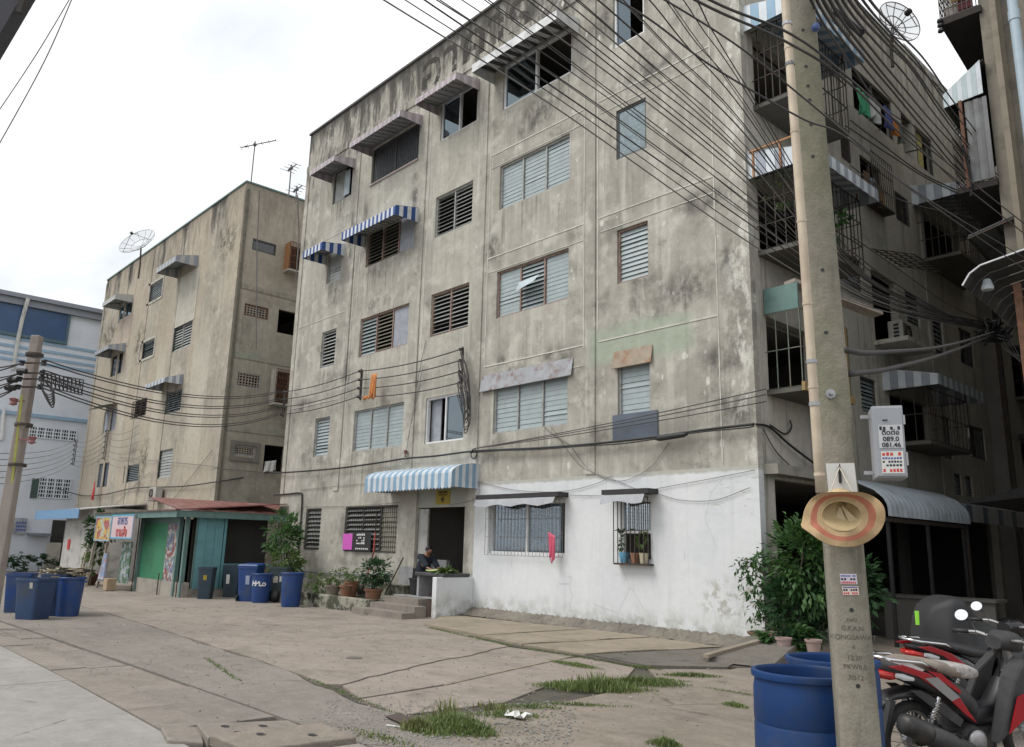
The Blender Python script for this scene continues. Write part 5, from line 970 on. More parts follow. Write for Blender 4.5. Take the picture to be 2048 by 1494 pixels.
# yard slabs with real joints; one long wandering crack is a joint too
yd = sheet('yard', [(-60, -3.1), (-9.1, -7.06), (-1.86, -7.76), (1.1, -8.15), (1.4, -5.5), (.9, -3.2), (0, -.2), (-60, -.2)], M_SOIL, -.03, .06)
def yu(x): return -7.05+(-9.1-x)*.0795 if x < -9.1 else -7.05-(x+9.1)*.0967 if x < -1.86 else -7.75-(x+1.86)*.147
def top_edge(x0, x1, n, s): return [(x0+(x1-x0)*i/n, yu(x0+(x1-x0)*i/n)+.02+random.Random(s+i).uniform(.0, .05)) for i in range(n+1)]
for x0, x1, s in ((-60, -42, 1), (-42, -31, 2), (-31, -22.2, 3)): sheet('slab', top_edge(x0+.01, x1-.01, 3, s)+[(x1-.01, -.05), (x0+.01, -.05)], M_YARD, 0, .1, parent=yd)
sheet('slab', top_edge(-22.18, -13.02, 6, 8)+[(-13.02, -.05), (-22.18, -.05)], M_YARD, -.004, .1, parent=yd)
crk = jag((-.98, -7.66), (-1.73, -6.0), .05, 9, 11)+jag((-1.73, -6.0), (-2.6, -3.55), .06, 10, 12)[1:]
sheet('slab', top_edge(-12.99, -1.1, 18, 9)+[(x-.012, y) for x, y in crk]+[(-4.5, -2.9), (-5.9, -2.72), (-12.99, -2.5)], M_YARD, .002, .1, parent=yd); sheet('slab', [(-12.99, -2.48), (-5.9, -2.70), (-7.7, -.05), (-12.99, -.05)], M_YARD, -.01, .1, parent=yd)
lt = [(-.34, -6.66), (-.75, -5.3), (-1.16, -3.73)]
sheet('slab', [(x+.012, y) for x, y in crk]+[(-1.2, -3.45)]+[(x-.03, y) for x, y in lt[::-1]]+[(-.2, -7.92)], M_YARD, -.008, .1, parent=yd); sheet('slab', [(-.16, -7.95), (.75, -8.05), (.85, -6.8), (.35, -5.6), (.55, -4.4), (.05, -3.6), (-1.1, -3.42)]+[(x+.03, y) for x, y in lt[::-1]], M_YARD, -.012, .1, parent=yd)
sheet('mortar_strip', [(lt[0][0]-.03, lt[0][1]), (lt[0][0]+.03, lt[0][1]), (lt[1][0]+.035, lt[1][1]), (lt[2][0]+.03, lt[2][1]), (lt[2][0]-.03, lt[2][1]), (lt[1][0]-.03, lt[1][1])], M_APRON, -.002, .09, parent=yd)
# apron slabs along the white wall
ap = sheet('apron', [(-7.6, -.1), (-5.9, -2.72), (-2.6, -3.5), (-1.1, -3.4), (.1, -3.5), (1.2, -2.0), (.6, -.1)], M_SOIL, .0, .08)
ay = [(-7.55, -1.2), (-5.85, -2.68)]
sheet('slab', [(-7.72, -.95), (-6.3, -2.5), (-3.95, -2.98)]+jag((-3.95, -2.98), (-3.75, -.35), .05, 6, 21)[1:]+[(-7.7, -.25)], M_APRON, .040, .12, parent=ap); sheet('slab', [(-3.9, -3.02), (-2.55, -3.3)]+jag((-2.55, -3.3), (-2.1, -.42), .06, 6, 22)[1:]+[(-3.7, -.36)], M_APRON, .034, .12, parent=ap); sheet('slab', [(-2.5, -3.32), (-1.15, -3.3)]+jag((-1.15, -3.3), (-.5, -.55), .08, 6, 23)[1:]+[(-2.05, -.43)], M_APRON, .026, .12, parent=ap)
fb = MB()   # rubble skirt at the foot of the white wall
_fr = random.Random(9); _w = [[(_fr.uniform(-.07, .07), _fr.uniform(-.022, .022)) for b_ in range(6)] for a_ in range(141)]
fb.grid(lambda u, v: (-7.7+7.9*u, -.01-.46*v+_w[round(u*140)][round(v*5)][0]*v, .15*(1-v)**1.6+.022+_w[round(u*140)][round(v*5)][1]*(1-v*.6)), 140, 5); fb.build('wall_footing', ground_mat('crumbling_footing', (.25, .225, .19), (.15, .138, .118), .6, 2.5, .02, (.07, .064, .054), .3), ap)
sheet('asphalt_patch', [(-1.05, -3.25), (-.4, -.65), (.3, -.3), (.75, -.9), (.55, -1.7), (.9, -2.6), (.15, -3.45)], M_PATCH, .022, .1)
rp = root('broken_ramp', (.6, -1.6, .1), 'broken tilted dark concrete ramp slab by the plant at the wall corner', 'slab')
MB().hexa([(.25, -2.35, .02), (1.35, -2.1, .02), (1.0, -.55, .02), (.1, -.5, .02), (.28, -2.3, .10), (1.32, -2.05, .08), (1.0, -.6, .30), (.1, -.55, .27)]).build('slab', M_PATCH, rp); MB().bar((.42, -2.42, .10), (.62, -.7, .31), .11, .05).build('pale_edge_strip', M_APRON, rp)
sheet('side_yard', [(.95, -8.2), (3.2, -8.7), (14, -9.9), (14, 30), (.02, 30), (.02, -.1), (.75, -1.1), (.95, -2.6), (.25, -3.55), (1.0, -4.3), (1.25, -6.4)], M_RIGHTYARD, -.006, .1)
sheet('gravel_strip', [(1.0, -10.16), (14, -10.5), (14, -9.86), (3.4, -8.72), (2.4, -8.92), (1.0, -9.0)], M_GRAVEL, -.002, .1)
# drain covers: tilted concrete slabs; black discs paint the shade inside the lifting holes
dc = [((.30, -9.86), (.52, -9.12), (1.12, -9.16), (.82, -9.98), .05), ((.86, -9.98), (1.16, -9.16), (1.78, -9.2), (1.5, -9.95), .09), ((.05, -10.08), (.24, -9.80), (.80, -10.0), (.62, -10.22), .03), ((1.54, -9.94), (1.82, -9.2), (2.6, -9.25), (2.4, -9.9), .05)]
for i, (a, b_, c, d_, h) in enumerate(dc):
    rt = root('drain_cover', (a[0], a[1], 0), ['worn concrete drain cover with lifting holes at the road edge, left of the pair', 'raised pale concrete drain cover with two holes, nearest the front edge of the view', 'small cracked drain cover lying in the road gutter at the lower left', 'sunken drain cover beside the gravel, rightmost of the row'][i], 'drain cover', 'concrete drain covers along the gutter')
    P4 = [Vector((q[0], q[1], h+(.035 if k in (1, 2) else -.01)*(1 if i % 2 else -.5))) for k, q in enumerate((a, b_, c, d_))]; cc = (P4[0]+P4[1]+P4[2]+P4[3])/4
    m = MB(); m.hexa([p-Vector((0, 0, .09)) for p in P4]+P4); so_ = m.build('slab', M_GUTTER if i != 1 else M_RIGHTYARD, rt, bevel=.012)
    hl = MB()
    for f1, f2 in (((.25, .3), (.3, .78), (.62, .38)) if i == 0 else ((.35, .3), (.7, .66))):
        p = P4[0].lerp(P4[1], f1).lerp(P4[3].lerp(P4[2], f1), f2)
        if i in (0, 1): hl.lathe([(.035, .003), (.030, .002), (0, .0015)], p, 9, sx=1.5)
    if hl.v: hl.build('lifting_hole_shade', M_BLACK, so_)
# weeds
def grass(c, rx, ry, n, h, seed, mb=None, rot=0):
    r = random.Random(seed); mb = mb or MB()
    for _ in range(n):
        a = r.uniform(0, 6.283); q = r.random()**.7*r.uniform(.7, 1.25); dx, dy = rx*q*math.cos(a), ry*q*math.sin(a); x = c[0]+dx*math.cos(rot)-dy*math.sin(rot); y = c[1]+dx*math.sin(rot)+dy*math.cos(rot)
        hh = h*.8*r.uniform(.25, 1.25)*(1.15-q*.75); b = r.uniform(0, 6.283); ln = hh*r.uniform(.2, .8); w_ = r.uniform(.004, .009); sx, sy = -math.sin(b)*w_, math.cos(b)*w_; z = gz(x)+.0; i0 = len(mb.v)
        mb.v += [Vector((x-sx, y-sy, z)), Vector((x+sx, y+sy, z)), Vector((x+math.cos(b)*ln*.4+sx*.7, y+math.sin(b)*ln*.4+sy*.7, z+hh*.65)), Vector((x+math.cos(b)*ln*.4-sx*.7, y+math.sin(b)*ln*.4-sy*.7, z+hh*.65)), Vector((x+math.cos(b)*ln, y+math.sin(b)*ln, z+hh))]
        mb.f += [(i0, i0+1, i0+2, i0+3), (i0+3, i0+2, i0+4)]; mb.m += [0, 0]
    return mb
G_ = lambda px, py: onZ(px, py, 0)
gm = MB(); 
for (px, py, rx, ry, n, h, s) in ((1190, 1378, .55, .22, 2600, .17, 1), (1270, 1368, .55, .18, 2200, .14, 2), (1130, 1372, .35, .15, 900, .10, 3), (1150, 1330, .42, .10, 1300, .06, 4), (1380, 1352, .35, .10, 900, .08, 5), (1320, 1362, .3, .08, 700, .07, 6), (1250, 1312, .35, .07, 500, .05, 7), (1290, 1335, .25, .06, 400, .05, 8), (910, 1455, .34, .24, 2600, .17, 9), (860, 1462, .28, .16, 900, .10, 10), (950, 1465, .22, .14, 900, .11, 11), (1015, 1432, .35, .10, 600, .08, 12), (1470, 1412, .14, .06, 400, .07, 13), (1330, 1490, .14, .10, 500, .10, 14), (1060, 1415, .4, .08, 500, .06, 15), (1150, 1410, .5, .05, 500, .05, 16), (1470, 1385, .5, .04, 300, .03, 17), (780, 1480, .5, .12, 350, .04, 18)):
    p = G_(px, py); grass(p, rx*1.15, ry*1.15, int(n*.62), h*.85, s, gm, rot=.75 if s in (1, 2, 3, 5, 6, 12, 15, 16) else 0)
for (x0, y0, x1, y1, n) in ((-3.9, -8.05, -1.9, -8.5, 260), (-1.5, -7.78, .7, -8.1, 260), (-5.8, -2.74, -2.6, -3.5, 900), (-2.3, -3.5, .2, -3.6, 500), (-13, -.5, -13, -6, 120)):
    for k in range(12): f = (k+.5)/12; grass((x0+(x1-x0)*f, y0+(y1-y0)*f), abs(x1-x0)/18+.05, .035, n//12, .035, 40+k, gm)
tag(gm.build('grass', M_GRASS), 'green weeds and grass growing in the cracks of the yard', 'grass', kind='stuff')
gd = MB()
for (px, py, rx, ry, n, h, s) in ((835, 1458, .22, .14, 500, .13, 31), (1200, 1375, .5, .2, 250, .22, 32), (900, 1440, .3, .2, 150, .24, 33), (1000, 1425, .4, .1, 160, .14, 34), (740, 1475, .5, .1, 100, .05, 35)): grass(G_(px, py), rx, ry, n, h, s, gd)
tag(gd.build('dry_grass', M_DRY), 'dry yellowish grass stalks among the green weeds', 'grass', kind='stuff')
gv = MB(); r = random.Random(77)   # loose stones
for _ in range(4200):
    if r.random() < .25: x = r.uniform(-9, 3); y = r.uniform(-9.8, -3); s_ = .5
    elif r.random() < .5: x = r.uniform(1.1, 5.5); y = -9.5+r.gauss(0, .30)+.0*x
    else: p = G_(r.uniform(650, 1150), r.uniform(1400, 1490)); x, y = p.x, p.y
    s = r.uniform(.004, .014); c = Vector((x, y, .0+s*.3)); gv.lathe([(s*.3, -s*.5), (s, 0), (s*.4, s*.6)], c, 5, sx=r.uniform(.7, 1.3), sy=r.uniform(.7, 1.3)); k = len(gv.v); gv.f.append(tuple(range(k-5, k))); gv.m.append(0)
tag(gv.build('gravel', flat('loose_stone', (.24, .23, .215), .9, var=.5, scale=30)), 'loose grey gravel beside the drain covers', 'gravel', kind='stuff')
lv = MB(); r = random.Random(91)
for _ in range(420):
    x = r.uniform(-14, 2.5); y = r.uniform(-9.6, -1.0); x, y = (x, y) if r.random() < .6 else (r.uniform(-7.5, .5), -.6-abs(r.gauss(0, .5)))
    a = r.uniform(0, 6.28); s = r.uniform(.012, .035); c = Vector((x, y, gz(x)+.012)); d = Vector((math.cos(a), math.sin(a), 0))*s; e = Vector((-math.sin(a), math.cos(a), r.uniform(-.3, .5)))*s*.5; lv.quad(c-d, c+e, c+d+Vector((0, 0, r.uniform(0, .01))), c-e, r.choice((0, 0, 1)))
tag(lv.build('dead_leaves', [flat('dead_leaf', (.13, .085, .04), .9, var=.4, scale=20), flat('grey_scrap', (.32, .31, .29), .9)], fix=False), 'scattered dead leaves and small scraps over the yard', 'leaves', kind='stuff')
def crumple(c, s, mat, label, seed, name='litter', flat_=.35):
    r = random.Random(seed); m = MB(); m.grid(lambda u, v: (c[0]+(u-.5)*s*2+r.uniform(-.2, .2)*s, c[1]+(v-.5)*s+r.uniform(-.2, .2)*s, .012+abs(r.gauss(0, .3))*s*flat_), 5, 4); o = m.build(name, mat, smooth=False); return tag(o, label, 'litter')
crumple(G_(1035, 1437), .13, M_PAPERW, 'crumpled white plastic bag in the weeds at the front', 5, 'plastic_bag', .6); crumple(G_(895, 1437), .04, M_PAPERW, 'scrap of white paper beside the grass tuft', 6); tag(MB().bar(onZ(773, 1450, .01), onZ(826, 1457, .01), .02, .008).build('stick', M_PAPERW), 'thin pale stick lying on the gutter', 'stick')
tag(MB().hexa([onZ(770, 1432, .01), onZ(800, 1425, .01), onZ(828, 1440, .01), onZ(810, 1450, .01), onZ(770, 1432, .02), onZ(800, 1425, .02), onZ(828, 1440, .02), onZ(810, 1450, .02)]).build('scrap_plate', flat('dark_brown_plate', (.07, .05, .045), .8)), 'flat dark brown scrap plate lying left of the grass tuft', 'scrap')
tag(MB().lathe([(.0, .012), (.10, .010), (.12, .004)], onZ(708, 1316, 0), 12).build('manhole_cover', M_PATCH), 'small dark round manhole cover in the middle of the yard', 'manhole cover')

# ================================================================== NEAR UTILITY POLE
er = Vector((.829, .561, 0)); eb = Vector((-.561, .829, 0)); ef = -eb      # front face: along er, outward ef
pB = D(1765, 1494, 4.10); pT = D(1645, 167, 5.0); axp = (pT-pB)/(pT.z-pB.z)
def pw(z): return .198-.0085*(z-.6)
def PP(u, d, z):  # u 0..1 left to right over the front face, d metres behind it
    a = pB+axp*(z-pB.z); w_ = pw(z); return a-er*w_*(1-u)+eb*d
pole = root('utility_pole', (pB.x, pB.y, 0), 'near tapered concrete utility pole with a straw hat hung on it', 'utility pole')
m = MB(); zs_ = [-.3, 1, 2, 3, 4, 5, 6, 7, 8.3]; ch = .018
def ring(z): w_ = pw(z); c_ = ch/w_; return [PP(c_, 0, z), PP(1-c_, 0, z), PP(1, ch, z), PP(1, w_-ch, z), PP(1-c_, w_, z), PP(c_, w_, z), PP(0, w_-ch, z), PP(0, ch, z)]
rs = [ring(z) for z in zs_]; m.v = [p for q in rs for p in q]
for k in range(len(zs_)-1):
    for j in range(8): m.f.append((k*8+j, k*8+(j+1) % 8, k*8+8+(j+1) % 8, k*8+8+j)); m.m.append(0)
m.f.append(tuple(range((len(zs_)-1)*8, len(zs_)*8))); m.m.append(0); m.build('shaft', M_POLE, pole, auto=50)
hol = MB()
def pole_px(px, py):   # point of the front face seen at a pixel
    d = ray(px, py); n_ = ef; t = (pB-CAM).dot(n_)/d.dot(n_); p = CAM+d*t
    for _ in range(3): q = pB+axp*(p.z-pB.z); t = (q-CAM).dot(n_)/d.dot(n_); p = CAM+d*t
    return p
for px, py in ((1606, 60), (1612, 133), (1616, 172), (1619, 200), (1622, 249), (1626, 313), (1645, 540), (1652, 665), (1703, 1220), (1716, 1372)):
    MB().lathe([(.0115, .0015), (.0105, .002), (0, .0012)], pole_px(px, py)+ef*.0005, 10, axis=ef).build('bolt_hole_shade', M_BLACK, pole)  # flat black disc paints the shaded inside of each hole
for px, py, m_ in ((1661, 788, M_STEEL), ):
    q = pole_px(px, py); MB().lathe([(0, .05), (.012, .05), (.012, .01), (.028, .01), (.028, 0)], q, 8, axis=ef).build('bolt', m_, pole)
MB().lathe([(0, .035), (.02, .03), (.026, 0)], pole_px(1631, 56), 10, axis=ef).build('bolt', flat('blue_cap', (.08, .12, .30), .6), pole)
def face_frame(px, py, roll=0, off=.003):
    p = pole_px(px, py)+ef*off; M = Matrix((er, axp.normalized(), ef)).transposed().to_4x4(); return Matrix.Translation(p) @ M @ Matrix.Rotation(roll, 4, 'Z')
M_STAMP = flat('stamped_letters', (.10, .095, .08), .9)
for txt, py, sz in (('กฟน', 1240, .03), ('G.P.A.N', 1257, .034), ('KONGSAWAT', 1275, .036), ('๘', 1293, .03), ('12.20', 1316, .034), ('PKW8.0', 1334, .034), ('7/512', 1356, .034)):
    text_mesh(txt, sz, M_STAMP, 'stamped_lettering', pole, face_frame(1708+(py-1300)*.07, py, 0, .0012), 0, .0003)
def sticker(px, py, w_, h_, rows, base, roll=0, name='sticker', parent=None, fr=None):
    F = fr or face_frame(px, py, roll); mb = MB(); mb.box(-w_/2, w_/2, -h_/2, h_/2, -.0015, .0008); 
    r = random.Random(int(px*7+py)); mats = [base, M_INKR, M_INKB, M_INK]
    for k, (f, t_, mi, n_) in enumerate(rows):
        y0_, y1_ = h_/2-h_*t_, h_/2-h_*f; n_ = max(1, n_); cw = w_*.9/n_
        for i in range(n_):
            if n_ > 1 and r.random() < .1: continue
            mb.box(-w_*.45+cw*i, -w_*.45+cw*(i+(.72 if n_ > 1 else 1)), y0_, y1_-(y1_-y0_)*r.uniform(0, .25), .0008, .0014, mi)
    mb.v = [F @ v for v in mb.v]; return mb.build(name, mats, parent or pole)
M_LILAC = flat('pale_lilac_paper', (.55, .52, .60), .7); M_PEACH = flat('pale_peach_paper', (.60, .50, .46), .7)
sticker(1697, 1158, .085, .054, [(.10, .28, 2, 9), (.38, .62, 3, 5), (.72, .95, 1, 8)], M_LILAC, .02); sticker(1701, 1181, .082, .046, [(.06, .2, 2, 1), (.3, .55, 3, 6), (.65, .92, 1, 7)], M_PEACH, .04)
sd_ = Matrix((eb, axp.normalized(), er)).transposed().to_4x4()
for z, hh in ((1.42, .05), (2.22, .14), (2.02, .10)): p = PP(1, .09, z)+er*.003; sticker(z*100, 5, .10, hh, [(.2, .4, 1, 3), (.6, .8, 1, 4)], M_PEACH, parent=pole, fr=Matrix.Translation(p) @ sd_, name='peeling_notice')
sticker(1683, 957, .15, .17, [], M_PAPERW, .02, 'white_card'); q0 = pole_px(1678, 934)
# conduit and bamboo cane tied to the left side
nd = None; bam = root('bamboo_cane', D(1640, 980, 3.98), 'long pale bamboo cane tied upright along the left side of the near pole', 'cane'); mb = MB()
pa = [D(1641, 985, 4.00), D(1606, 480, 4.30), D(1568, -30, 4.75), D(1555, -220, 4.95)]; pts = []
for k in range(3):
    for j in range(6): pts.append(pa[k].lerp(pa[k+1], j/6))
pts.append(pa[3]); mb.tube(pts, [.0235]*len(pts), 10); mb.build('cane', M_BAMBOO, bam, smooth=True)
for i in range(9): p = pts[2*i].lerp(pts[2*i+1], .4); MB().tube([p-axp*.008, p+axp*.008], .0262, 10).build('cane_node', M_BAMBOO, bam)
for py in (275, 300, 322, 806, 852):
    k = min(range(len(pts)), key=lambda i: abs(py-(985-i*1205/18))); p = pts[k]; MB().tube([p-axp*.010, p+axp*.010], .0275, 10).build('wire_tie', M_STEEL, bam)
cd_ = MB(); cd_.tube([PP(-.06, .03, z) for z in (1.9, 2.5, 3.1)], .024, 8); cd_.tube([PP(-.05, .06, z) for z in (3.0, 4.0, 5.0)], .016, 8); cd_.build('cable_conduit', M_BLACK, pole); MB().tube([PP(-.05, .07, z) for z in (4.4, 5.4, 6.5)], .018, 8).build('cable_conduit', flat('rusty_conduit', (.09, .03, .022), .7), pole)
# meter box on the right of the pole
F0 = D(1750, 818, 4.30); mr = (er*.95+ef*.10).normalized(); mbk = Vector((-mr.y, mr.x, 0)); Mx = Matrix((mr, mbk, Vector((0, 0, 1)))).transposed().to_4x4(); Mx.translation = D(1752, 950, 4.28)
box_ = root('meter_box', Mx.translation, 'grey steel meter box with notices, strapped to the right of the near pole', 'meter box')
def bx(mb, x0, x1, y0, y1, z0, z1, mi=0): return mb.hexa([Mx @ Vector(v) for v in ((x0, y0, z0), (x1, y0, z0), (x1, y1, z0), (x0, y1, z0), (x0, y0, z1), (x1, y0, z1), (x1, y1, z1), (x0, y1, z1))], mi)
bx(MB(), 0, .155, 0, .20, -.015, .375).build('casing', M_BOX, box_, bevel=.006); bx(MB(), .006, .150, -.010, -.0005, -.008, .365).build('door', M_BOX, box_, bevel=.004)
hg = MB(); bx(hg, .151, .162, -.008, .012, .05, .12); bx(hg, .151, .162, -.008, .012, .27, .32); hg.build('hinge', M_STEEL, box_); bx(MB(), .05, .075, -.016, -.0105, .292, .297).build('slot', M_INK, box_)
Fb = Matrix((mr, Vector((0, 0, 1)), -mbk)).transposed().to_4x4()
def fbx(x, z): f = Fb.copy(); f.translation = Mx @ Vector((x, -.0125, z)); return f
sticker(1, 2, .118, .125, [(.04, .22, 3, 6)], flat('pale_label', (.46, .47, .49), .7), name='label', parent=box_, fr=fbx(.085, .205)); 
text_mesh('ติดต่อ', .036, M_INK, 'label_lettering', box_, fbx(.085, .225) @ Matrix.Translation((0, 0, .002)), .0008, .0003); text_mesh('089.0', .036, M_INK, 'label_lettering', box_, fbx(.085, .190) @ Matrix.Translation((0, 0, .002)), .0008, .0003); text_mesh('081.46', .034, M_INK, 'label_lettering', box_, fbx(.085, .158) @ Matrix.Translation((0, 0, .002)), .0008, .0003)
sticker(3, 4, .108, .118, [(.04, .20, 1, 5), (.26, .36, 2, 7), (.42, .52, 3, 7), (.58, .68, 3, 6), (.78, .94, 1, 6)], M_PAPERW, name='notice', parent=box_, fr=fbx(.085, .066)); MB().bar(Mx @ Vector((-.05, .1, .33)), Mx @ Vector((.02, .1, .33)), .03, .02).build('bracket', M_STEEL, box_); MB().bar(Mx @ Vector((-.05, .1, .02)), Mx @ Vector((.02, .1, .02)), .03, .02).build('bracket', M_STEEL, box_)
# ------------------------------------------------------------------ straw hat hung by its cord, hollow side to the lens
hc = pole_px(1677, 1034)+ef*.115; toc = (CAM-hc).normalized(); hx = (ef*.55+toc*.45+Vector((0, 0, .10))).normalized(); HM = hx.to_track_quat('Z', 'Y').to_matrix()
hat = root('straw_hat', hc, 'tan straw hat with a red ring on its brim, hung on the near concrete pole', 'hat')
def straw():
    t = NT('woven_straw'); w_ = t.n('ShaderNodeTexWave'); w_.inputs['Scale'].default_value = 40; w_.inputs['Distortion'].default_value = 1.5; t.l(t.pos(), w_.inputs[0]); c = t.mix(w_.outputs[1], (.41, .285, .155), (.45, .32, .18)); c = t.hsvnoise(c, .18, 20); t.bump(w_.outputs[1], .3, .003); return t.fin(c, .8)
M_STRAW = straw(); M_STRAWL = flat('straw_lining', (.52, .40, .22), .85, var=.12, scale=14); M_HATRED = flat('red_straw_band', (.40, .145, .09), .8, var=.15, scale=25)
def hatfn(r0, r1, za, zb, n=64, k=4):
    def fn(u, v):
        a = 2*math.pi*u; r = r0+(r1-r0)*v; z = za+(zb-za)*v; s = max(0, (r-.095)/.10); r *= 1+.05*s*math.sin(2*a+1.2)
        wav = s*(.022*math.sin(2*a+.6)+.016*math.sin(3*a+2.0)+.007*math.sin(7*a)); dent = s*.018*max(0, math.cos(a-2.75))**6
        up_ = s*.05*max(0, math.sin(a))**2
        return hc+HM @ Vector((r*math.cos(a)*1.05-dent*math.cos(a)-.02*s*math.exp(-((a-3.5)/.16)**2), r*math.sin(a)*(.90-.26*s*max(0, math.sin(a))**2), z+wav*1.3+s*.085*max(0, math.sin(a))**2+.018*s*s))
    return fn
mb = MB(); mb.grid(hatfn(.094, .122, .0, .006), 64, 4); mb.build('brim', M_STRAW, hat, smooth=True, fix=False); mb = MB(); mb.grid(hatfn(.1222, .152, .0062, .010), 64, 3); mb.build('brim_band', M_HATRED, hat, smooth=True, fix=False); mb = MB(); mb.grid(hatfn(.1522, .188, .0102, .002), 64, 4); mb.grid(hatfn(.188, .190, .002, -.003), 64, 1); mb.build('brim', M_STRAW, hat, smooth=True, fix=False)
cr_ = MB()
def crown(u, v):
    a = 2*math.pi*u; prof_ = [(.094, 0), (.090, -.05), (.080, -.088), (.05, -.102), (.0, -.098)]; f = v*4; k = min(3, int(f)); t_ = f-k; r = prof_[k][0]*(1-t_)+prof_[k+1][0]*t_; z = prof_[k][1]*(1-t_)+prof_[k+1][1]*t_; pin = .012*math.sin(2*a)*min(1, -z/.08); return hc+HM @ Vector((r*math.cos(a)*1.05, r*math.sin(a)*.84-z*1.05, z+pin))
cr_.grid(crown, 48, 8); co_ = cr_.build('crown', M_STRAWL, hat, smooth=True, fix=False); so_ = co_.modifiers.new('solid', 'SOLIDIFY'); so_.thickness = .004
li = MB(); 
for a0, a1 in ((4.2, 5.1), (5.3, 6.0)): li.grid(lambda u, v: hc+HM @ Vector(((.085-.07*v)*math.cos(a0+(a1-a0)*u)*1.05, (.085-.07*v)*math.sin(a0+(a1-a0)*u)*.8+.07*v, -.02-.065*v**.6)), 5, 5)
li.build('lining', flat('cream_lining', (.58, .48, .30), .9), hat, fix=False); cord = MB()
cord.tube([q0+ef*.012, q0.lerp(hc+HM @ Vector((-.07, .085, 0)), .5)+ef*.02, hc+HM @ Vector((-.065, .09, .0))], .0035, 5); cord.tube([q0+ef*.012, q0.lerp(hc+HM @ Vector((.075, .085, 0)), .5)+ef*.02, hc+HM @ Vector((.08, .085, .0))], .0035, 5); cord.build('cord', flat('pale_cord', (.55, .50, .42), .8), hat)
hk = MB(); hk.tube([q0, q0+ef*.025, q0+ef*.03+Vector((0, 0, .015))], .003, 5); hk.build('nail', M_IRON, pole); kn = MB(); kn.tube([q0+ef*.01, q0+ef*.014-Vector((0, 0, .05)), q0+ef*.012-Vector((0, 0, .09))], .008, 6); kn.build('twisted_tie', M_BLACK, pole)
# ------------------------------------------------------------------ two blue drums in front
def drum(c, label, h=.92, r=.29):
    o = root('drum', c, label, 'drum', 'open blue plastic drums at the pole'); c = Vector(c); b = MB()
    b.lathe([(0, 0), (r*.9, 0), (r*.96, .03), (r, .10), (r*1.005, .30), (r*.985, .315), (r*1.005, .33), (r*1.01, h*.5), (r*1.005, .62), (r*.985, .635), (r*1.005, .65), (r, h-.10), (r*.97, h-.05), (r*.965, h-.012), (r*.935, h-.012), (r*.93, h-.05), (r*.965, h-.12), (r*.97, .3), (r*.95, .03), (0, .03)], c, 40)
    b.build('body', M_DRUM, o, auto=35, fix=False); k = MB(); k.lathe([(r*.968, h-.04), (r*1.03, h-.034), (r*1.04, h-.012), (r*1.03, h), (r*.955, h+.004), (r*.935, h-.006), (r*.935, h-.03)], c, 40); k.build('rim', M_DRUM, o, auto=40, fix=False); return o
c1 = D(1608, 1370, 4.72); c1.z = 0; drum(c1, 'open blue plastic drum nearest the lens, partly behind the near pole'); c2 = D(1665, 1338, 5.35); c2.z = 0; drum(c2, 'second open blue drum standing just behind the nearest drum')
# ------------------------------------------------------------------ motorcycles (local frame: x forward, y left, z up; wheelbase 1.22)
M_TYRE = flat('tyre_rubber', (.022, .021, .02), .8, var=.3, scale=20); M_ALU = flat('dull_alloy', (.34, .34, .35), .4, .7, var=.15, scale=12); M_CHROME = flat('chrome', (.62, .63, .65), .12, 1, var=.04); M_ENG = flat('engine_black', (.03, .03, .032), .5, .3, var=.3, scale=14, dirt=((.10, .09, .075), .4)); M_PLBLK = flat('black_plastic', (.018, .018, .02), .38, var=.2, scale=9); M_PLMAT = flat('matt_black_plastic', (.035, .035, .037), .7, var=.2, scale=9, dirt=((.09, .085, .08), .3))
M_GLBLK = flat('gloss_black_paint', (.008, .008, .010), .12, var=.05, spec=.6); M_GLRED = flat('gloss_red_paint', (.33, .008, .018), .15, var=.06, spec=.6); M_GLWHT = flat('gloss_white_paint', (.66, .66, .68), .18, var=.04); M_GLSIL = flat('silver_paint', (.34, .345, .36), .25, .5, var=.08); M_SEATT = flat('worn_tan_seat', (.20, .165, .14), .7, var=.25, scale=8, dirt=((.30, .27, .23), .5)); M_SEATB = flat('black_vinyl_seat', (.022, .022, .024), .5, var=.2, scale=8); M_TAIL = flat('tail_lens_red', (.45, .02, .015), .12, var=.1, spec=.8); M_CLEAR = flat('clear_lens', (.55, .57, .60), .12, var=.1, spec=.8); M_MIRROR = flat('mirror_glass', (.86, .88, .92), .03, 1, var=.01); M_SEATP = flat('patterned_seat_cloth', (.34, .32, .31), .9, var=.5, scale=28)
def loft(secs, n=12, flat_=.75):   # secs: (x, z centre, half width, half height)
    mb = MB()
    for (x, z, hw, hh) in secs:
        for j in range(n):
            a = 2*math.pi*j/n; ca, sa = math.cos(a), math.sin(a); f = lambda q: math.copysign(abs(q)**flat_, q); mb.v.append(Vector((x, f(ca)*hw, z+f(sa)*hh)))
    for k in range(len(secs)-1):
        for j in range(n): mb.f.append((k*n+j, k*n+(j+1) % n, k*n+n+(j+1) % n, k*n+n+j)); mb.m.append(0)
    mb.f += [tuple(range(n-1, -1, -1)), tuple(range((len(secs)-1)*n, len(secs)*n))]; mb.m += [0, 0]; return mb
def side_panel(outline, y, th, bulge=.012):   # both flanks: outline in x-z
    mb = MB()
    for s in (-1, 1): mb.prism([(x, s*y, z) for x, z in outline], (0, s*th, 0))
    return mb
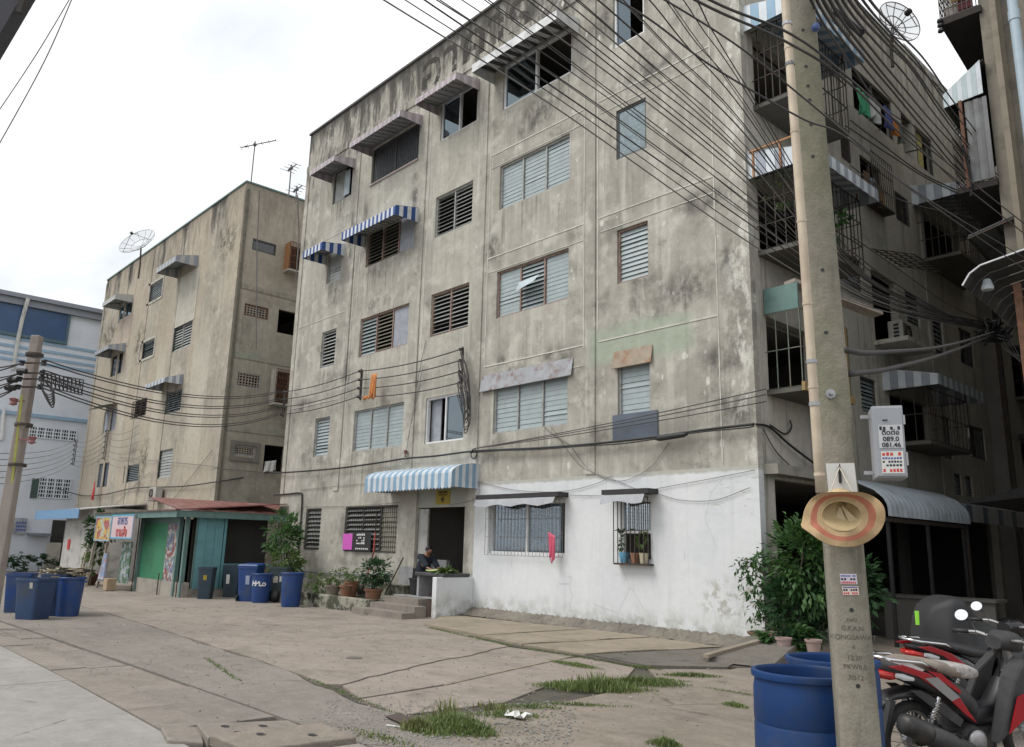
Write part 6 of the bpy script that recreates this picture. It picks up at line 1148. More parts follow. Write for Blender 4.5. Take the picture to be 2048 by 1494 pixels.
def motorcycle(loc, ang, label, main, accent, seatm, lean=6, second=None, patch=False):
    o = root('motorcycle', loc, label, 'motorcycle', 'motorcycles parked behind the near pole', local=True, rot=(R_(lean), 0, ang))
    for x, nm in ((0, 'rear'), (1.22, 'front')):
        w_ = MB(); w_.lathe([(.215, -.03), (.245, -.040), (.272, -.022), (.279, 0), (.272, .022), (.245, .040), (.215, .03)], (x, 0, .279), 36, axis=Vector((0, 1, 0))); wo = w_.build('wheel', M_TYRE, o, smooth=True); rm = MB(); rm.lathe([(.222, -.026), (.216, -.024), (.200, -.012), (.200, .012), (.216, .024), (.222, .026)], (x, 0, .279), 36, axis=Vector((0, 1, 0))); rm.build('rim', M_ALU, wo, smooth=True); sp = MB()
        for i in range(18): a = 2*math.pi*i/18; s = 1 if i % 2 else -1; sp.bar((x+.04*math.cos(a+s*.9), s*.02, .279+.04*math.sin(a+s*.9)), (x+.205*math.cos(a), 0, .279+.205*math.sin(a)), .005)
        sp.lathe([(0, -.05), (.045, -.05), (.06, -.02), (.06, .02), (.045, .05), (0, .05)], (x, 0, .279), 14, axis=Vector((0, 1, 0))); sp.build('spokes', M_ALU, wo)
    loft([(-.30, .52, .03, .02), (-.22, .60, .075, .03), (-.02, .625, .085, .035), (.15, .60, .07, .04)], 10).build('rear_fender', M_PLBLK, o, auto=60); 
    gd = MB(); gd.hexa([(-.33, -.075, .30), (-.33, .075, .30), (-.31, .075, .30), (-.31, -.075, .30), (-.27, -.085, .58), (-.27, .085, .58), (-.22, .085, .58), (-.22, -.085, .58)]); gd.build('mudguard_flap', M_PLMAT, o)
    sa_ = MB(); sa_.bar((0, -.075, .279), (.50, -.09, .33), .035, .05).bar((0, .075, .279), (.50, .09, .33), .035, .05); sa_.build('swingarm', M_ENG, o)
    for s in (-1, 1):
        sh_ = MB(); sh_.tube([(.02, s*.105, .30), (.16, s*.115, .60)], .016, 8); sp_ = []
        for i in range(60): t_ = i/59; a = t_*2*math.pi*9; c_ = Vector((.05, s*.107, .37)).lerp(Vector((.145, s*.114, .57)), t_); sp_.append(c_+Vector((.024*math.cos(a), .024*math.sin(a), 0)))
        sh_.tube(sp_, .0045, 5); sh_.build('shock_absorber', M_CHROME, o)
    tail = loft([(-.36, .83, .015, .012), (-.30, .81, .07, .035), (-.18, .785, .105, .055), (.02, .735, .125, .075), (.25, .66, .135, .085), (.45, .57, .12, .09), (.58, .49, .09, .08)], 14); tail.build('rear_cowl', main, o, auto=50)
    side_panel([(-.34, .835), (-.05, .755), (.20, .62), (.40, .47), (.52, .40), (.34, .60), (.05, .775), (-.2, .845)], .122, .014).build('side_stripe', accent, o, bevel=.004); side_panel([(-.02, .655), (.2, .56), (.40, .43), (.36, .38), (.14, .50), (-.12, .66)], .105, .016).build('lower_side_cover', M_PLMAT if second is None else second, o, bevel=.004)
    if second: side_panel([(.0, .745), (.12, .75), (.34, .60), (.26, .575)], .133, .008).build('silver_decal', M_GLSIL, o); side_panel([(-.36, .885), (-.12, .85), (.02, .80), (-.02, .785), (-.20, .835)], .112, .010).build('white_tail_strip', M_GLWHT, o, bevel=.003); side_panel([(.02, .80), (.16, .775), (.36, .64), (.34, .625)], .130, .008).build('red_tail_strip', M_GLRED, o)
    st = loft([(-.20, .845, .075, .022), (-.05, .84, .115, .04), (.18, .805, .125, .045), (.38, .765, .115, .05), (.55, .745, .085, .045), (.64, .735, .05, .03)], 14, .6); st.build('seat', seatm, o, auto=50)
    if patch: loft([(.28, .785, .119, .05), (.42, .765, .112, .055), (.55, .75, .09, .05), (.62, .74, .06, .035)], 14, .6).build('seat_cover', M_SEATP, o, auto=50)
    tl = loft([(-.375, .775, .03, .012), (-.33, .765, .085, .032), (-.25, .755, .098, .038), (-.16, .75, .085, .025)], 12); tl.build('tail_light', M_TAIL, o, auto=50)
    for s in (-1, 1): loft([(-.24, .765, .012, .016), (-.17, .75, .018, .024), (-.08, .735, .012, .014)], 8).build('turn_signal', M_CLEAR, o).location = (0, s*.108, 0)
    gr_ = MB(); gr_.tube([(.12, -.13, .80), (-.05, -.15, .86), (-.30, -.12, .88), (-.36, 0, .885), (-.30, .12, .88), (-.05, .15, .86), (.12, .13, .80)], .012, 8); gr_.build('grab_rail', M_PLBLK if main is M_GLRED else M_CHROME, o, smooth=True)
    en = MB(); en.box(.42, .72, -.10, .10, .20, .36); en.lathe([(0, -.15), (.095, -.15), (.105, -.12), (.105, .12), (.095, .15), (0, .15)], (.47, 0, .29), 18, axis=Vector((0, 1, 0))); en.lathe([(.055, 0), (.07, .02), (.07, .14), (.05, .17), (0, .17)], (.70, 0, .33), 14, axis=Vector((1, 0, .12)))
    for i in range(6): en.lathe([(.085, 0), (.085, .008), (.06, .008)], (.735+i*.02, 0, .333+i*.0025), 14, axis=Vector((1, 0, .12)))
    en.build('engine', M_ENG, o); ck = MB(); ck.lathe([(.0, 0), (.085, 0), (.09, -.02), (.06, -.035), (0, -.038)], (.48, -.15, .28), 18, axis=Vector((0, 1, 0))); ck.build('crankcase_cover', M_ALU, o, smooth=True)
    ex = MB(); ex.tube([(.80, -.04, .26), (.74, -.09, .18), (.58, -.14, .16), (.42, -.16, .18)], .018, 10); ex.build('exhaust_pipe', M_ENG, o, smooth=True); mf = MB(); mf.tube([(.50, -.17, .19), (.44, -.18, .205), (.24, -.19, .27), (-.10, -.20, .40), (-.26, -.20, .46), (-.28, -.20, .465)], [.030, .055, .075, .080, .074, .04], 14); mfo = mf.build('muffler', M_ENG, o, smooth=True); hs = MB(); hs.tube([(.38, -.20, .225), (.10, -.212, .325), (-.06, -.214, .385)], [.062, .074, .070], 12); hs.build('heat_shield', M_PLMAT, mfo, smooth=True)
    fp = MB(); fp.bar((.52, -.32, .23), (.52, .32, .23), .022); fp.tube([(.52, -.32, .235), (.52, -.19, .235)], .019, 8); fp.tube([(.52, .32, .235), (.52, .19, .235)], .019, 8); fp.tube([(.60, -.20, .22), (.70, -.21, .235), (.72, -.25, .24)], .010, 6); fp.tube([(.05, -.15, .36), (.22, -.20, .36), (.22, -.26, .36)], .011, 6); fp.build('footpeg', M_PLBLK, o)
    loft([(.42, .50, .07, .07), (.60, .42, .075, .08), (.78, .44, .08, .09), (.90, .60, .075, .10)], 12).build('frame_cover', M_PLBLK if main is not M_GLRED else M_PLMAT, o, auto=50); ls = MB()
    for s in (-1, 1):
        ls.hexa([(.62, s*.13, .26), (.66, s*.20, .26), (.94, s*.21, .46), (.90, s*.10, .46), (.80, s*.09, .74), (.86, s*.20, .72), (1.00, s*.17, .86), (.98, s*.06, .88)])
    lso = ls.build('leg_shield', main, o, bevel=.02)
    for s in (-1, 1): MB().prism([(.74, s*.212, .34), (.92, s*.218, .46), (.90, s*.212, .62), (.84, s*.208, .60)], (0, s*.006, 0)).build('leg_shield_stripe', accent, lso)
    fk = MB()
    for s in (-1, 1): fk.tube([(1.22, s*.085, .279), (1.06, s*.085, .72)], .020, 8)
    fk.tube([(1.06, 0, .70), (.985, 0, .95)], .03, 8); fk.build('fork', M_ALU, o); loft([(.98, .52, .06, .02), (1.10, .585, .075, .03), (1.26, .585, .075, .03), (1.40, .52, .07, .025), (1.49, .42, .05, .02)], 10).build('front_fender', main, o, auto=50)
    loft([(.86, .96, .07, .05), (.95, .975, .115, .075), (1.05, .96, .105, .08), (1.12, .93, .06, .05)], 12).build('handlebar_cowl', main if main is not M_GLRED else M_PLBLK, o, auto=50); loft([(1.06, .955, .085, .055), (1.12, .945, .07, .05), (1.14, .94, .03, .02)], 12).build('headlight', M_CLEAR, o, auto=50)
    hb = MB()
    for s in (-1, 1): hb.tube([(.95, s*.05, .98), (.93, s*.20, 1.0), (.86, s*.34, .985)], .013, 8)
    hb.build('handlebar', M_ALU, o)
    for s in (-1, 1):
        gp = MB(); gp.tube([(.90, s*.25, .995), (.855, s*.365, .982)], .019, 10); gp.build('grip', M_BLACK, o, smooth=True); lv = MB(); lv.tube([(.945, s*.20, .985), (.95, s*.28, .975), (.915, s*.36, .96)], .006, 6); lv.build('lever', M_ALU, o)
        mi = MB(); mi.tube([(.92, s*.20, 1.0), (.94, s*.25, 1.06), (.93, s*.30, 1.09)], .006, 6); mio = mi.build('mirror', M_PLBLK, o); ax_ = Vector((-1, s*.10, .38)).normalized(); c_ = Vector((.92, s*.33, 1.11)); q = MB(); q.lathe([(0, -.022), (.045, -.018), (.058, 0), (.056, .004)], c_, 18, axis=ax_, sx=1.25, sy=.85); q.build('mirror_shell', M_PLBLK, mio, smooth=True); q = MB(); q.lathe([(.055, .0045), (0, .0045)], c_, 18, axis=ax_, sx=1.22, sy=.82); q.build('mirror_glass', M_MIRROR, mio, fix=False)
    cb = MB(); cb.tube([(.93, .12, 1.0), (1.03, .16, .93), (1.06, .10, .78), (.98, .05, .66)], .006, 5); cb.tube([(.93, -.12, 1.0), (1.05, -.15, .95), (1.08, -.09, .80), (.98, -.05, .66)], .006, 5); cb.build('brake_cable', M_BLACK, o, smooth=True)
    MB().bar((.40, .10, .20), (.30, .26, .02), .02).build('side_stand', M_ENG, o); return o
w1 = onZ(1815, 1475, .285); ra = math.atan2(.732, .681)
motorcycle((w1.x, w1.y, .0), ra+.36, 'motorcycle with red and white tail panels and a worn tan seat, nearest the pole', M_PLMAT, M_GLRED, M_SEATT, 5, M_PLMAT, True)
c_ = D(1857, 1290, 7.3); c_.z = 0; motorcycle((c_.x, c_.y, 0), ra+.36, 'glossy black motorcycle with a red tail lamp between the red one and the covered one', M_GLBLK, M_GLRED, M_SEATB, 5)
# motorcycle under a dark grey cover
M_TARP = flat('dark_grey_tarp', (.016, .0165, .018), .6, var=.15, scale=5); cb0 = D(1832, 1330, 8.5); cb0.z = 0; fx = Vector((.70, .70, 0)).normalized(); fy = Vector((-fx.y, fx.x, 0))
cov = root('covered_motorcycle', cb0, 'motorcycle hidden under a dark grey tarpaulin with a lime green strip', 'covered motorcycle')
def tarp(u, v):
    s = u*2.1; h = 1.0+.20*math.exp(-((s-.32)/.30)**2)-.12*math.exp(-((s-1.0)/.35)**2)+.06*math.exp(-((s-1.9)/.3)**2); wdt = .09+.22*math.exp(-((s-.34)/.25)**2); a = (v-.5)*2; sg = 1 if a >= 0 else -1; t_ = abs(a)
    if t_ < .25: y = wdt*t_/.25; z = h-.05*(t_/.25)**2
    else: q = (t_-.25)/.75; y = wdt+.14*q+.055*math.sin(s*13+sg*2+q*2.5)*q+.028*math.sin(s*29+q*3)*q; z = (h-.05)*(1-q)+.16*q
    e = min(1, u/.06); z = .16+(z-.16)*(e**.35 if u < .06 else 1); z -= .02*math.sin(s*9+t_*7)*(1-t_)
    return cb0+fx*(s-.02*math.sin(z*9))+fy*(sg*y)+Vector((0, 0, z))
m = MB(); m.grid(tarp, 70, 40); m.build('tarpaulin', M_TARP, cov, smooth=True, fix=False); lm = MB(); lm.grid(lambda u, v: tarp(.012+.012*u, .30+.1*v)*1+Vector((0, 0, 0))-fy*.01-fx*.012, 3, 6); 
ls0 = D(1831, 1222, 8.42); MB().hexa([ls0, ls0+fx*.035, ls0+fx*.035+fy*.02, ls0+fy*.02, ls0-Vector((0, 0, .14)), ls0+fx*.03-Vector((0, 0, .14)), ls0+fx*.03+fy*.02-Vector((0, 0, .14)), ls0+fy*.02-Vector((0, 0, .14))]).build('green_strip', flat('lime_strip', (.30, .75, .06), .6), cov)
wl = MB(); [wl.lathe([(.20, -.03), (.265, -.03), (.28, 0), (.265, .03), (.20, .03)], cb0+fx*x+Vector((0, 0, .28)), 20, axis=fy) for x in (.25, 1.5)]; wl.build('wheel', M_TYRE, cov)

# ================================================================== BINS
def bin_square(c, ang, w, h, mat, label, lid=None, wheels=False, group='plastic rubbish bins in the yard', stick=None, d=None, writing=None, taper=.8, liptop=.03):
    o = root('rubbish_bin', c, label, 'bin', group, local=True, rotz=ang); d = d or w; b = MB(); t = .02
    def rr(hw, hd, z, rc=.05, n=4):
        pts = []
        for sx, sy, a0 in ((1, 1, 0), (-1, 1, 90), (-1, -1, 180), (1, -1, 270)):
            for k in range(n+1): a = R_(a0+90*k/n); pts.append(Vector((sx*(hw-rc)+rc*math.cos(a), sy*(hd-rc)+rc*math.sin(a), z)))
        return pts
    lev = [rr(w/2*taper, d/2*taper, 0), rr(w/2*(taper+.02), d/2*(taper+.02), .04), rr(w/2*.97, d/2*.97, h-.06), rr(w/2*1.02, d/2*1.02, h-.055), rr(w/2*1.02, d/2*1.02, h), rr(w/2*.95, d/2*.95, h), rr(w/2*.93, d/2*.93, h-.06), rr(w/2*(taper-.03), d/2*(taper-.03), .05)]
    n = len(lev[0]); b.v = [p for q in lev for p in q]
    for k in range(len(lev)-1):
        for j in range(n): b.f.append((k*n+j, k*n+(j+1) % n, k*n+n+(j+1) % n, k*n+n+j)); b.m.append(0)
    b.f += [tuple(range(n-1, -1, -1)), tuple(range((len(lev)-1)*n, len(lev)*n))]; b.m += [0, 0]; b.build('body', mat, o, auto=35, fix=False)
    if lid:
        l_ = MB(); l_.hexa([(-w*.53, -d*.53, h+.005), (w*.53, -d*.53, h+.005), (w*.53, d*.53, h+.03), (-w*.53, d*.53, h+.03), (-w*.46, -d*.46, h+.06), (w*.46, -d*.46, h+.06), (w*.46, d*.46, h+.09), (-w*.46, d*.46, h+.09)]); lo = l_.build('lid', lid, o, bevel=.02); MB().bar((-w*.4, d*.60, h), (w*.4, d*.60, h), .035).build('handle', lid, o)
    if wheels:
        for s in (-1, 1): q = MB(); q.lathe([(0, -.02), (.085, -.02), (.095, 0), (.085, .02), (0, .02)], (s*w*.42, -d*.44, .09), 14, axis=Vector((1, 0, 0))); q.build('wheel', M_BLACK, o)
    if stick:
        for (x, z, sw, sh, m_) in stick: f = (1-taper)*.5; y = -d/2*(taper+(.97-taper)*z/h)-.004; MB().hexa([(x-sw/2, y-.002, z-sh/2), (x+sw/2, y-.002, z-sh/2), (x+sw/2, y+.012, z-sh/2), (x-sw/2, y+.012, z-sh/2), (x-sw/2, y-.016, z+sh/2), (x+sw/2, y-.016, z+sh/2), (x+sw/2, y, z+sh/2), (x-sw/2, y, z+sh/2)]).build('sticker', m_, o)
    if writing: text_mesh(writing, .17, M_PAPERW, 'lettering', o, Matrix.Translation((0, -d/2*(taper+.14)-.03, h*.68)) @ Matrix.Rotation(R_(86), 4, 'X'), .003, .001)
    return o
def bin_round(c, r, h, mat, label, group='plastic rubbish bins in the yard', taper=.78, full=None, writing=None, ang=0):
    o = root('rubbish_bin', c, label, 'bin', group, local=True, rotz=ang); b = MB(); b.lathe([(0, 0), (r*taper, 0), (r*(taper+.03), .03), (r*.97, h-.06), (r*1.03, h-.05), (r*1.05, h-.01), (r*1.02, h), (r*.95, h), (r*.93, h-.06), (r*(taper), .05), (0, .05)], n=28); b.build('body', mat, o, auto=35, fix=False)
    if writing:
        for i, ch in enumerate(writing): a = (i-(len(writing)-1)/2)*.36-math.pi/2; rad = r*(taper+.03+(.94-taper)*.66)+.006; text_mesh(ch, .21, M_PAPERW, 'lettering', o, Matrix.Translation((rad*math.cos(a), rad*math.sin(a), h*.66)) @ Matrix.Rotation(a+math.pi/2, 4, 'Z') @ Matrix.Rotation(R_(86), 4, 'X'), .006, .001)
    for s in (-1, 1): MB().tube([(s*r*1.0, -.06, h-.08), (s*(r+.05), -.04, h-.10), (s*(r+.05), .04, h-.10), (s*r*1.0, .06, h-.08)], .012, 6).build('handle', mat, o)
    return o
va = math.atan2(.719, -.662)-math.pi/2   # turns a bin's front (-y) to the lens
cam_ang = math.atan2(.732, .681)
def B_(px, py): p = onG(px, py); return (p.x, p.y, p.z)
def back(px, py, d=.28): p = onG(px, py)+Vector((-.719, .662, 0))*d; p.z = gz(p.x); return tuple(p)
GB = 'bins lined up between the shop and the planter'
bin_square((-16.95, -2.72, gz(-17)), cam_ang+.1, .46, .92, M_BIND, 'dark plastic bin leftmost of the row beside the teal wall planks', group=GB, stick=[(0, .62, .10, .14, M_YELP)], lid=None)
bin_square(back(457, 1195), cam_ang, .54, .98, M_BIND, 'dark blue bin with a white sticker, second from the teal wall planks', group=GB, stick=[(-.08, .55, .10, .28, M_PAPERW)])
bin_square(back(492, 1203), cam_ang-.1, .60, .98, M_BINB, 'bright blue wheeled bin with a lid', lid=M_BINB, wheels=True, group=GB, stick=[(.02, .6, .12, .25, flat('faded_label', (.30, .34, .45), .8))])
bin_round(back(514, 1206), .29, .80, M_BINB, 'round blue bin with white hand painted letters', group=GB, writing='HPLo', ang=cam_ang); bin_square(back(548, 1204, .45), cam_ang, .56, .98, M_BING, 'grey green bin with a cream sticker and a black sack against it', group=GB, stick=[(-.06, .62, .14, .18, M_CREAM), (.10, .64, .09, .16, M_PAPERW)])
bin_round(back(575, 1214), .30, .88, M_BINB, 'round bright blue bin at the end of the row against the mossy planter', group=GB, ang=cam_ang)
sk = MB(); 
def blob(c, rx, rz, seed, n=14):
    r = random.Random(seed); m = MB(); m.grid(lambda u, v: (c[0]+rx*math.sin(math.pi*v)*math.cos(6.2832*u)*(1+.12*math.sin(u*31+seed)), c[1]+rx*math.sin(math.pi*v)*math.sin(6.2832*u)*(1+.12*math.cos(u*25+seed)), c[2]+rz*(1-math.cos(math.pi*v))*(1+.06*math.sin(u*40))), 20, n); return m
p = back(546, 1205, .12); tag(blob(p, .17, .17, 3).build('rubbish_sack', M_BLACK, smooth=True), 'black rubbish sack squeezed between the bins', 'rubbish sack'); p = onG(583, 1162); p = back(584, 1200, .75); 
GL = 'bins clustered by the far left utility pole'
bA = back(18, 1226, .3); bin_square(bA, cam_ang+.3, .55, .86, M_BINB, 'blue bin half hidden behind the far left pole', group=GL); bin_square(back(48, 1240, .28), cam_ang-.25, .56, .82, M_BINN, 'dirty navy square bin with a cream sticker at the front of the cluster', group=GL, stick=[(.13, .68, .07, .12, M_CREAM)]); bin_square(back(82, 1234, .42), cam_ang+.2, .52, .88, M_BINN, 'navy bin between the dirty square bin and the round blue one', group=GL, stick=[(.2, .7, .05, .18, M_PAPERW)]); bin_round(back(120, 1234, .27), .28, .82, M_BINB, 'round blue bin with a dirty base, rightmost of the cluster by the far left pole', group=GL, ang=cam_ang)
tr = MB(); r = random.Random(4)
pc = back(85, 1232, .45)
for k in range(160): c = Vector((pc[0]+r.uniform(-.75, .55), pc[1]+r.uniform(-.3, .4), pc[2]+.86+r.uniform(-.03, .14))); a = r.uniform(0, 3.14); tr.bar(c, c+Vector((math.cos(a), math.sin(a), r.uniform(-.2, .2)))*r.uniform(.08, .3), r.uniform(.02, .07), .02, m=r.choice((0, 0, 1, 2)))
tag(tr.build('rubbish_heap', [flat('dark_rubbish', (.05, .045, .035), .9, var=.5, scale=20), flat('tan_rubbish', (.25, .20, .12), .9), flat('pale_rubbish', (.36, .33, .26), .9)]), 'heap of branches and rubbish piled on top of the left bins', 'rubbish', kind='stuff')
# ================================================================== PLANTER, POTS, PLANTS BY THE ENTRANCE
pl_ = root('planter', (-12, -1.4, gz(-12)), 'low mossy concrete planter wall along the left foot of the grey block', 'planter')
MB().box(-14.6, -9.75, -1.62, -1.44, -.5, .24).box(-9.95, -9.77, -1.439, -.02, -.5, .24).build('front_wall', M_MOSSY, pl_, bevel=.02); MB().box(-14.5, -9.96, -1.43, -.04, -.5, .16).build('bed', M_SOIL, pl_); MB().box(-14.4, -9.96, -.45, -.03, .17, .55).build('rear_ledge', M_MOSSY, pl_)
def pot(c, r, h, mat, label, group='flower pots on the planter'):
    o = root('flower_pot', c, label, 'flower pot', group); c = Vector(c); MB().lathe([(0, 0), (r*.68, 0), (r*.95, h*.86), (r*1.06, h*.86), (r*1.08, h), (r*.94, h), (r*.9, h*.8), (0, h*.78)], c, 18).build('pot', mat, o, auto=40, fix=False); return o
pz = .16
pot((-12.3, -1.15, pz), .21, .30, M_CLAY, 'grey clay pot left on the mossy planter'); pot((-11.5, -1.22, pz), .17, .34, M_TERRA, 'small terracotta pot in the middle of the planter'); pot((-10.45, -1.05, pz), .23, .30, M_TERRA, 'wide terracotta pot under the dark round shrub'); pot((-12.0, -.75, .55-.39), .2, .42, M_TERRA, 'terracotta pot with an orange flowering plant at the back of the planter'); tag(MB().lathe([(0, 0), (.17, 0), (.21, .36), (.23, .36), (.23, .40), (.2, .40), (.17, .05), (0, .05)], (-9.25, -.55, .375), 18).build('black_bucket', M_BLACK, auto=40, fix=False), 'black bucket standing on the landing beside the planter', 'bucket')
def plant(name, base, parts, mat, label, stem_tops, cat='plant', group=None, r0=.02, size=.12, sd=1):
    o = root(name, base, label, cat, group); 
    for k, (c, rad, n, cl) in enumerate(parts): foliage_mb(c, rad, n, size, cl, seed=sd+k).build('foliage', mat if not isinstance(mat, list) else mat[k], o, fix=False)
    stems_mb(base, stem_tops, r0, seed=sd).build('stem', M_STEM, o); return o
plant('shrub', (-10.45, -1.05, .45), [((-10.45, -1.05, .85), (.40, .36, .32), 900, 30)], M_LEAFD, 'dark round potted shrub at the right end of the planter', [(-10.6, -1.1, .8), (-10.3, -1.0, .85)], size=.11, sd=11)
plant('weeds', (-13.1, -1.15, .17), [((-13.1, -1.15, .42), (.55, .25, .30), 700, 40), ((-12.4, -.9, .7), (.4, .25, .18), 260, 20)], [M_LEAFL, M_LEAFL], 'pale straggly weeds at the left end of the planter', [(-13.3, -1.2, .7), (-12.9, -1.1, .75), (-12.6, -1.0, .7)], size=.08, r0=.01, sd=21)
plant('shrub', (-12.0, -.75, .55), [((-12.0, -.75, .78), (.35, .25, .18), 200, 20)], M_LEAFL, 'sparse orange tinged plant in the terracotta pot', [(-12.1, -.8, .8), (-11.9, -.7, .85)], size=.09, r0=.01, sd=25)
# bushes
bp = Vector((.75, -.35, 0)); bo = plant('bush', bp, [((.98, -.20, 1.40), (.60, .62, .72), 2900, 42), ((.80, -.45, .70), (.46, .5, .55), 1500, 34), ((1.35, .15, 1.0), (.5, .5, .6), 1500, 30), ((.85, -.8, .28), (.42, .35, .25), 600, 16)], [M_LEAF, M_LEAFD, M_LEAFD, M_LEAF], 'large leafy green bush by the white wall corner, behind the near pole', [(.5, -.6, 1.6), (.9, -.2, 2.0), (1.3, .1, 1.6), (1.7, .2, 1.4), (.3, -.4, 1.5)], 'bush', size=.13, sd=31, r0=.03)
lf = MB(); st_ = MB(); r = random.Random(12)
for tip in ((1475, 1125), (1483, 1160), (1500, 1185), (1480, 1140), (1505, 1215), (1516, 1110), (1508, 1240)):
    t_ = onY(tip[0], tip[1], -.6); a = Vector((.35, -.5, t_.z*.8+.2)); pts = [a.lerp(t_, k/6)+Vector((0, 0, .10*math.sin(k/6*math.pi))) for k in range(7)]; st_.tube(pts, [.012*(1-.1*k) for k in range(7)], 5)
    for k in range(1, 7):
        for _ in range(7): foliage_mb(pts[k]+Vector((r.gauss(0, .04), r.gauss(0, .04), r.gauss(-.03, .05))), (.04, .04, .05), 1, .11, 1, lf, r.randint(0, 99999), .9)
lf.build('leafy_sprig', M_LEAF, bo, fix=False, kind='stuff'); st_.build('twig', M_STEM, bo)
cp = root('clay_bowl', (.20, -.28, .17), 'shallow clay bowl planter at the foot of the white wall corner', 'planter bowl'); MB().lathe([(0, 0), (.16, 0), (.29, .14), (.32, .15), (.33, .19), (.30, .19), (.26, .13), (0, .10)], (.22, -.30, .12), 22).build('bowl', M_CLAY, cp, auto=40, fix=False); MB().lathe([(.322, .152), (.335, .19), (.325, .192)], (.22, -.30, .12), 22).build('rim', M_TERRA, cp, fix=False)
for i, (x, y) in enumerate(((.95, -1.1), (1.35, -.95))): pot((x, y, .1), .12, .24, flat('faded_pink_pot', (.33, .24, .22), .8), ['faded pink pot half hidden under the bush, left one', 'faded pink pot half hidden under the bush, right one'][i], 'pink pots under the bush')
sp_ = onG(540, 1200); sb = Vector((-15.55, -.95, gz(-15.55))); plant('tall_shrub', sb, [((-15.70, -.9, 1.45), (.70, .45, .85), 620, 34), ((-15.35, -1.0, .95), (.5, .4, .5), 380, 22), ((-16.25, -.8, 1.9), (.42, .4, .6), 220, 18)], [M_LEAF, M_LEAFL, M_LEAF], 'tall loose green shrub behind the bins at the left end of the grey block', [(-15.85, -.9, 2.2), (-15.25, -1, 1.8), (-16.35, -.8, 2.4), (-14.95, -1, 1.4)], 'shrub', size=.17, sd=51, r0=.025)
plant('climber', (-26.0, -3.4, gz(-26)), [((-26.0, -3.3, 1.9), (.5, .4, .6), 500, 25), ((-26.4, -3.3, .9), (.5, .3, .8), 300, 25)], [M_LEAFD, M_LEAFL], 'dark leafy climber at the left end of the shop', [(-26.1, -3.3, 2.3), (-25.9, -3.3, 2.0)], size=.18, sd=61)
for i, (x, z0, z1) in enumerate(((-26.6, 0, 1.3), (-26.9, 0, 1.0), (-25.8, 0, 1.5))): tag(MB().bar((x, -3.6, gz(x)-.1), (x+.15, -3.5, z1), .09).build('bare_post', flat('bleached_wood', (.36, .33, .27), .9)), ['bleached bare post among the climber leaves, middle one', 'shortest bleached post at the left of the climber', 'tallest bleached post at the right of the climber'][i], 'post', 'bare posts by the climber')
pot((-27.2, -3.2, gz(-27)), .45, .42, flat('dark_red_tub', (.14, .06, .055), .9), 'dark red tub at the foot of the kiosk wall', 'tubs by the kiosk')
# window greenery and flowers in the small barred window
wp = root('window_plants', (-2.76, -.1, 1.34), 'small potted plants on the shelf of the little barred window', 'plants'); foliage_mb((-2.55, -.10, 1.82), (.14, .06, .16), 130, .08, 12, seed=71).build('foliage', M_LEAFL, wp, fix=False); foliage_mb((-3.05, -.10, 1.78), (.10, .06, .22), 90, .08, 10, seed=72).build('foliage', M_LEAF, wp, fix=False)
for x, m_ in ((-3.0, flat('blue_pot', (.10, .30, .45), .6)), (-2.72, M_TERRA), (-2.5, flat('pale_pot', (.4, .36, .25), .7))): MB().lathe([(0, 0), (.08, 0), (.105, .20), (0, .2)], (x, -.09, 1.34), 12).build('pot', m_, wp)
plant('balcony_vine', (1.0, .5, 7.3), [((.55, .45, 8.55), (.35, .18, .55), 130, 14), ((.9, 1.6, 8.0), (.2, .7, .4), 140, 14)], [M_LEAFL, M_LEAF], 'thin green vine growing on the corner balcony with the orange rail', [(.6, .45, 8.9), (.9, .5, 8.5)], size=.13, r0=.008, sd=81)
MB().tube([(.98, .42, 7.3), (.85, .40, 8.0), (.5, .40, 8.72)], .012, 5).build('cane', M_BAMBOO, bpy.data.objects['balcony_vine']); MB().tube([(.98, .95, 7.3), (.99, .95, 8.75)], .016, 5).build('cane', M_BAMBOO, bpy.data.objects['balcony_vine'])
# ================================================================== ENTRANCE: slab, greens, person
tb = root('stone_counter', (-8.2, -.6, .86), 'dark stone slab counter resting on the low white entrance wall', 'counter'); MB().box(-8.85, -7.72, -.95, -.12, .862, .945).build('slab', flat('dark_slab', (.05, .05, .052), .6, var=.3, scale=5), tb, bevel=.02); MB().box(-8.8, -8.72, -.9, -.2, .37, .861).build('leg', M_GREY, tb)
gr = root('leafy_vegetables', (-8.0, -.6, .946), 'bunch of green vegetables lying on the dark stone slab', 'vegetables'); r = random.Random(3); sk = MB(); lf = MB()
for k in range(46): y = r.uniform(-.88, -.5); z = .955+r.random()*.05; x = -8.5+r.uniform(-.05, .05); sk.tube([(x, y, z), (x+.42, y+r.uniform(-.04, .04), z+.01)], .010, 5); foliage_mb((x+.55, y, z+.01), (.12, .06, .04), 10, .12, 3, lf, k)
sk.build('stalks', flat('pale_stalk', (.42, .50, .20), .6), gr); lf.build('leaves', M_LEAFL, gr, fix=False)
tag(MB().box(-9.05, -8.87, -.5, -.4, .86, .9).build('white_bowl', M_PAPERW, bevel=.01), 'small white bowl at the seated person side', 'bowl')
def skin(name, verts, edges, radii, mat, parent, sub=2, rootv=0):
    me = bpy.data.meshes.new(name); off = ORIG.get(parent, Vector()); me.from_pydata([tuple(Vector(v)-off) for v in verts], edges, []); me.materials.append(mat); o = bpy.data.objects.new(name, me); COL.objects.link(o); o.parent = parent; ORIG[o] = off
    o.modifiers.new('skin', 'SKIN'); sv = me.skin_vertices[0].data
    for i, r_ in enumerate(radii): sv[i].radius = (r_, r_) if not isinstance(r_, tuple) else r_; sv[i].use_root = (i == rootv)
    s = o.modifiers.new('sub', 'SUBSURF'); s.levels = s.render_levels = sub; return o
px0 = Vector((-9.28, -.42, .36)); V = lambda x, y, z: px0+Vector((x, y, z))      # seated on a stool, turned to the slab on the right (+x)
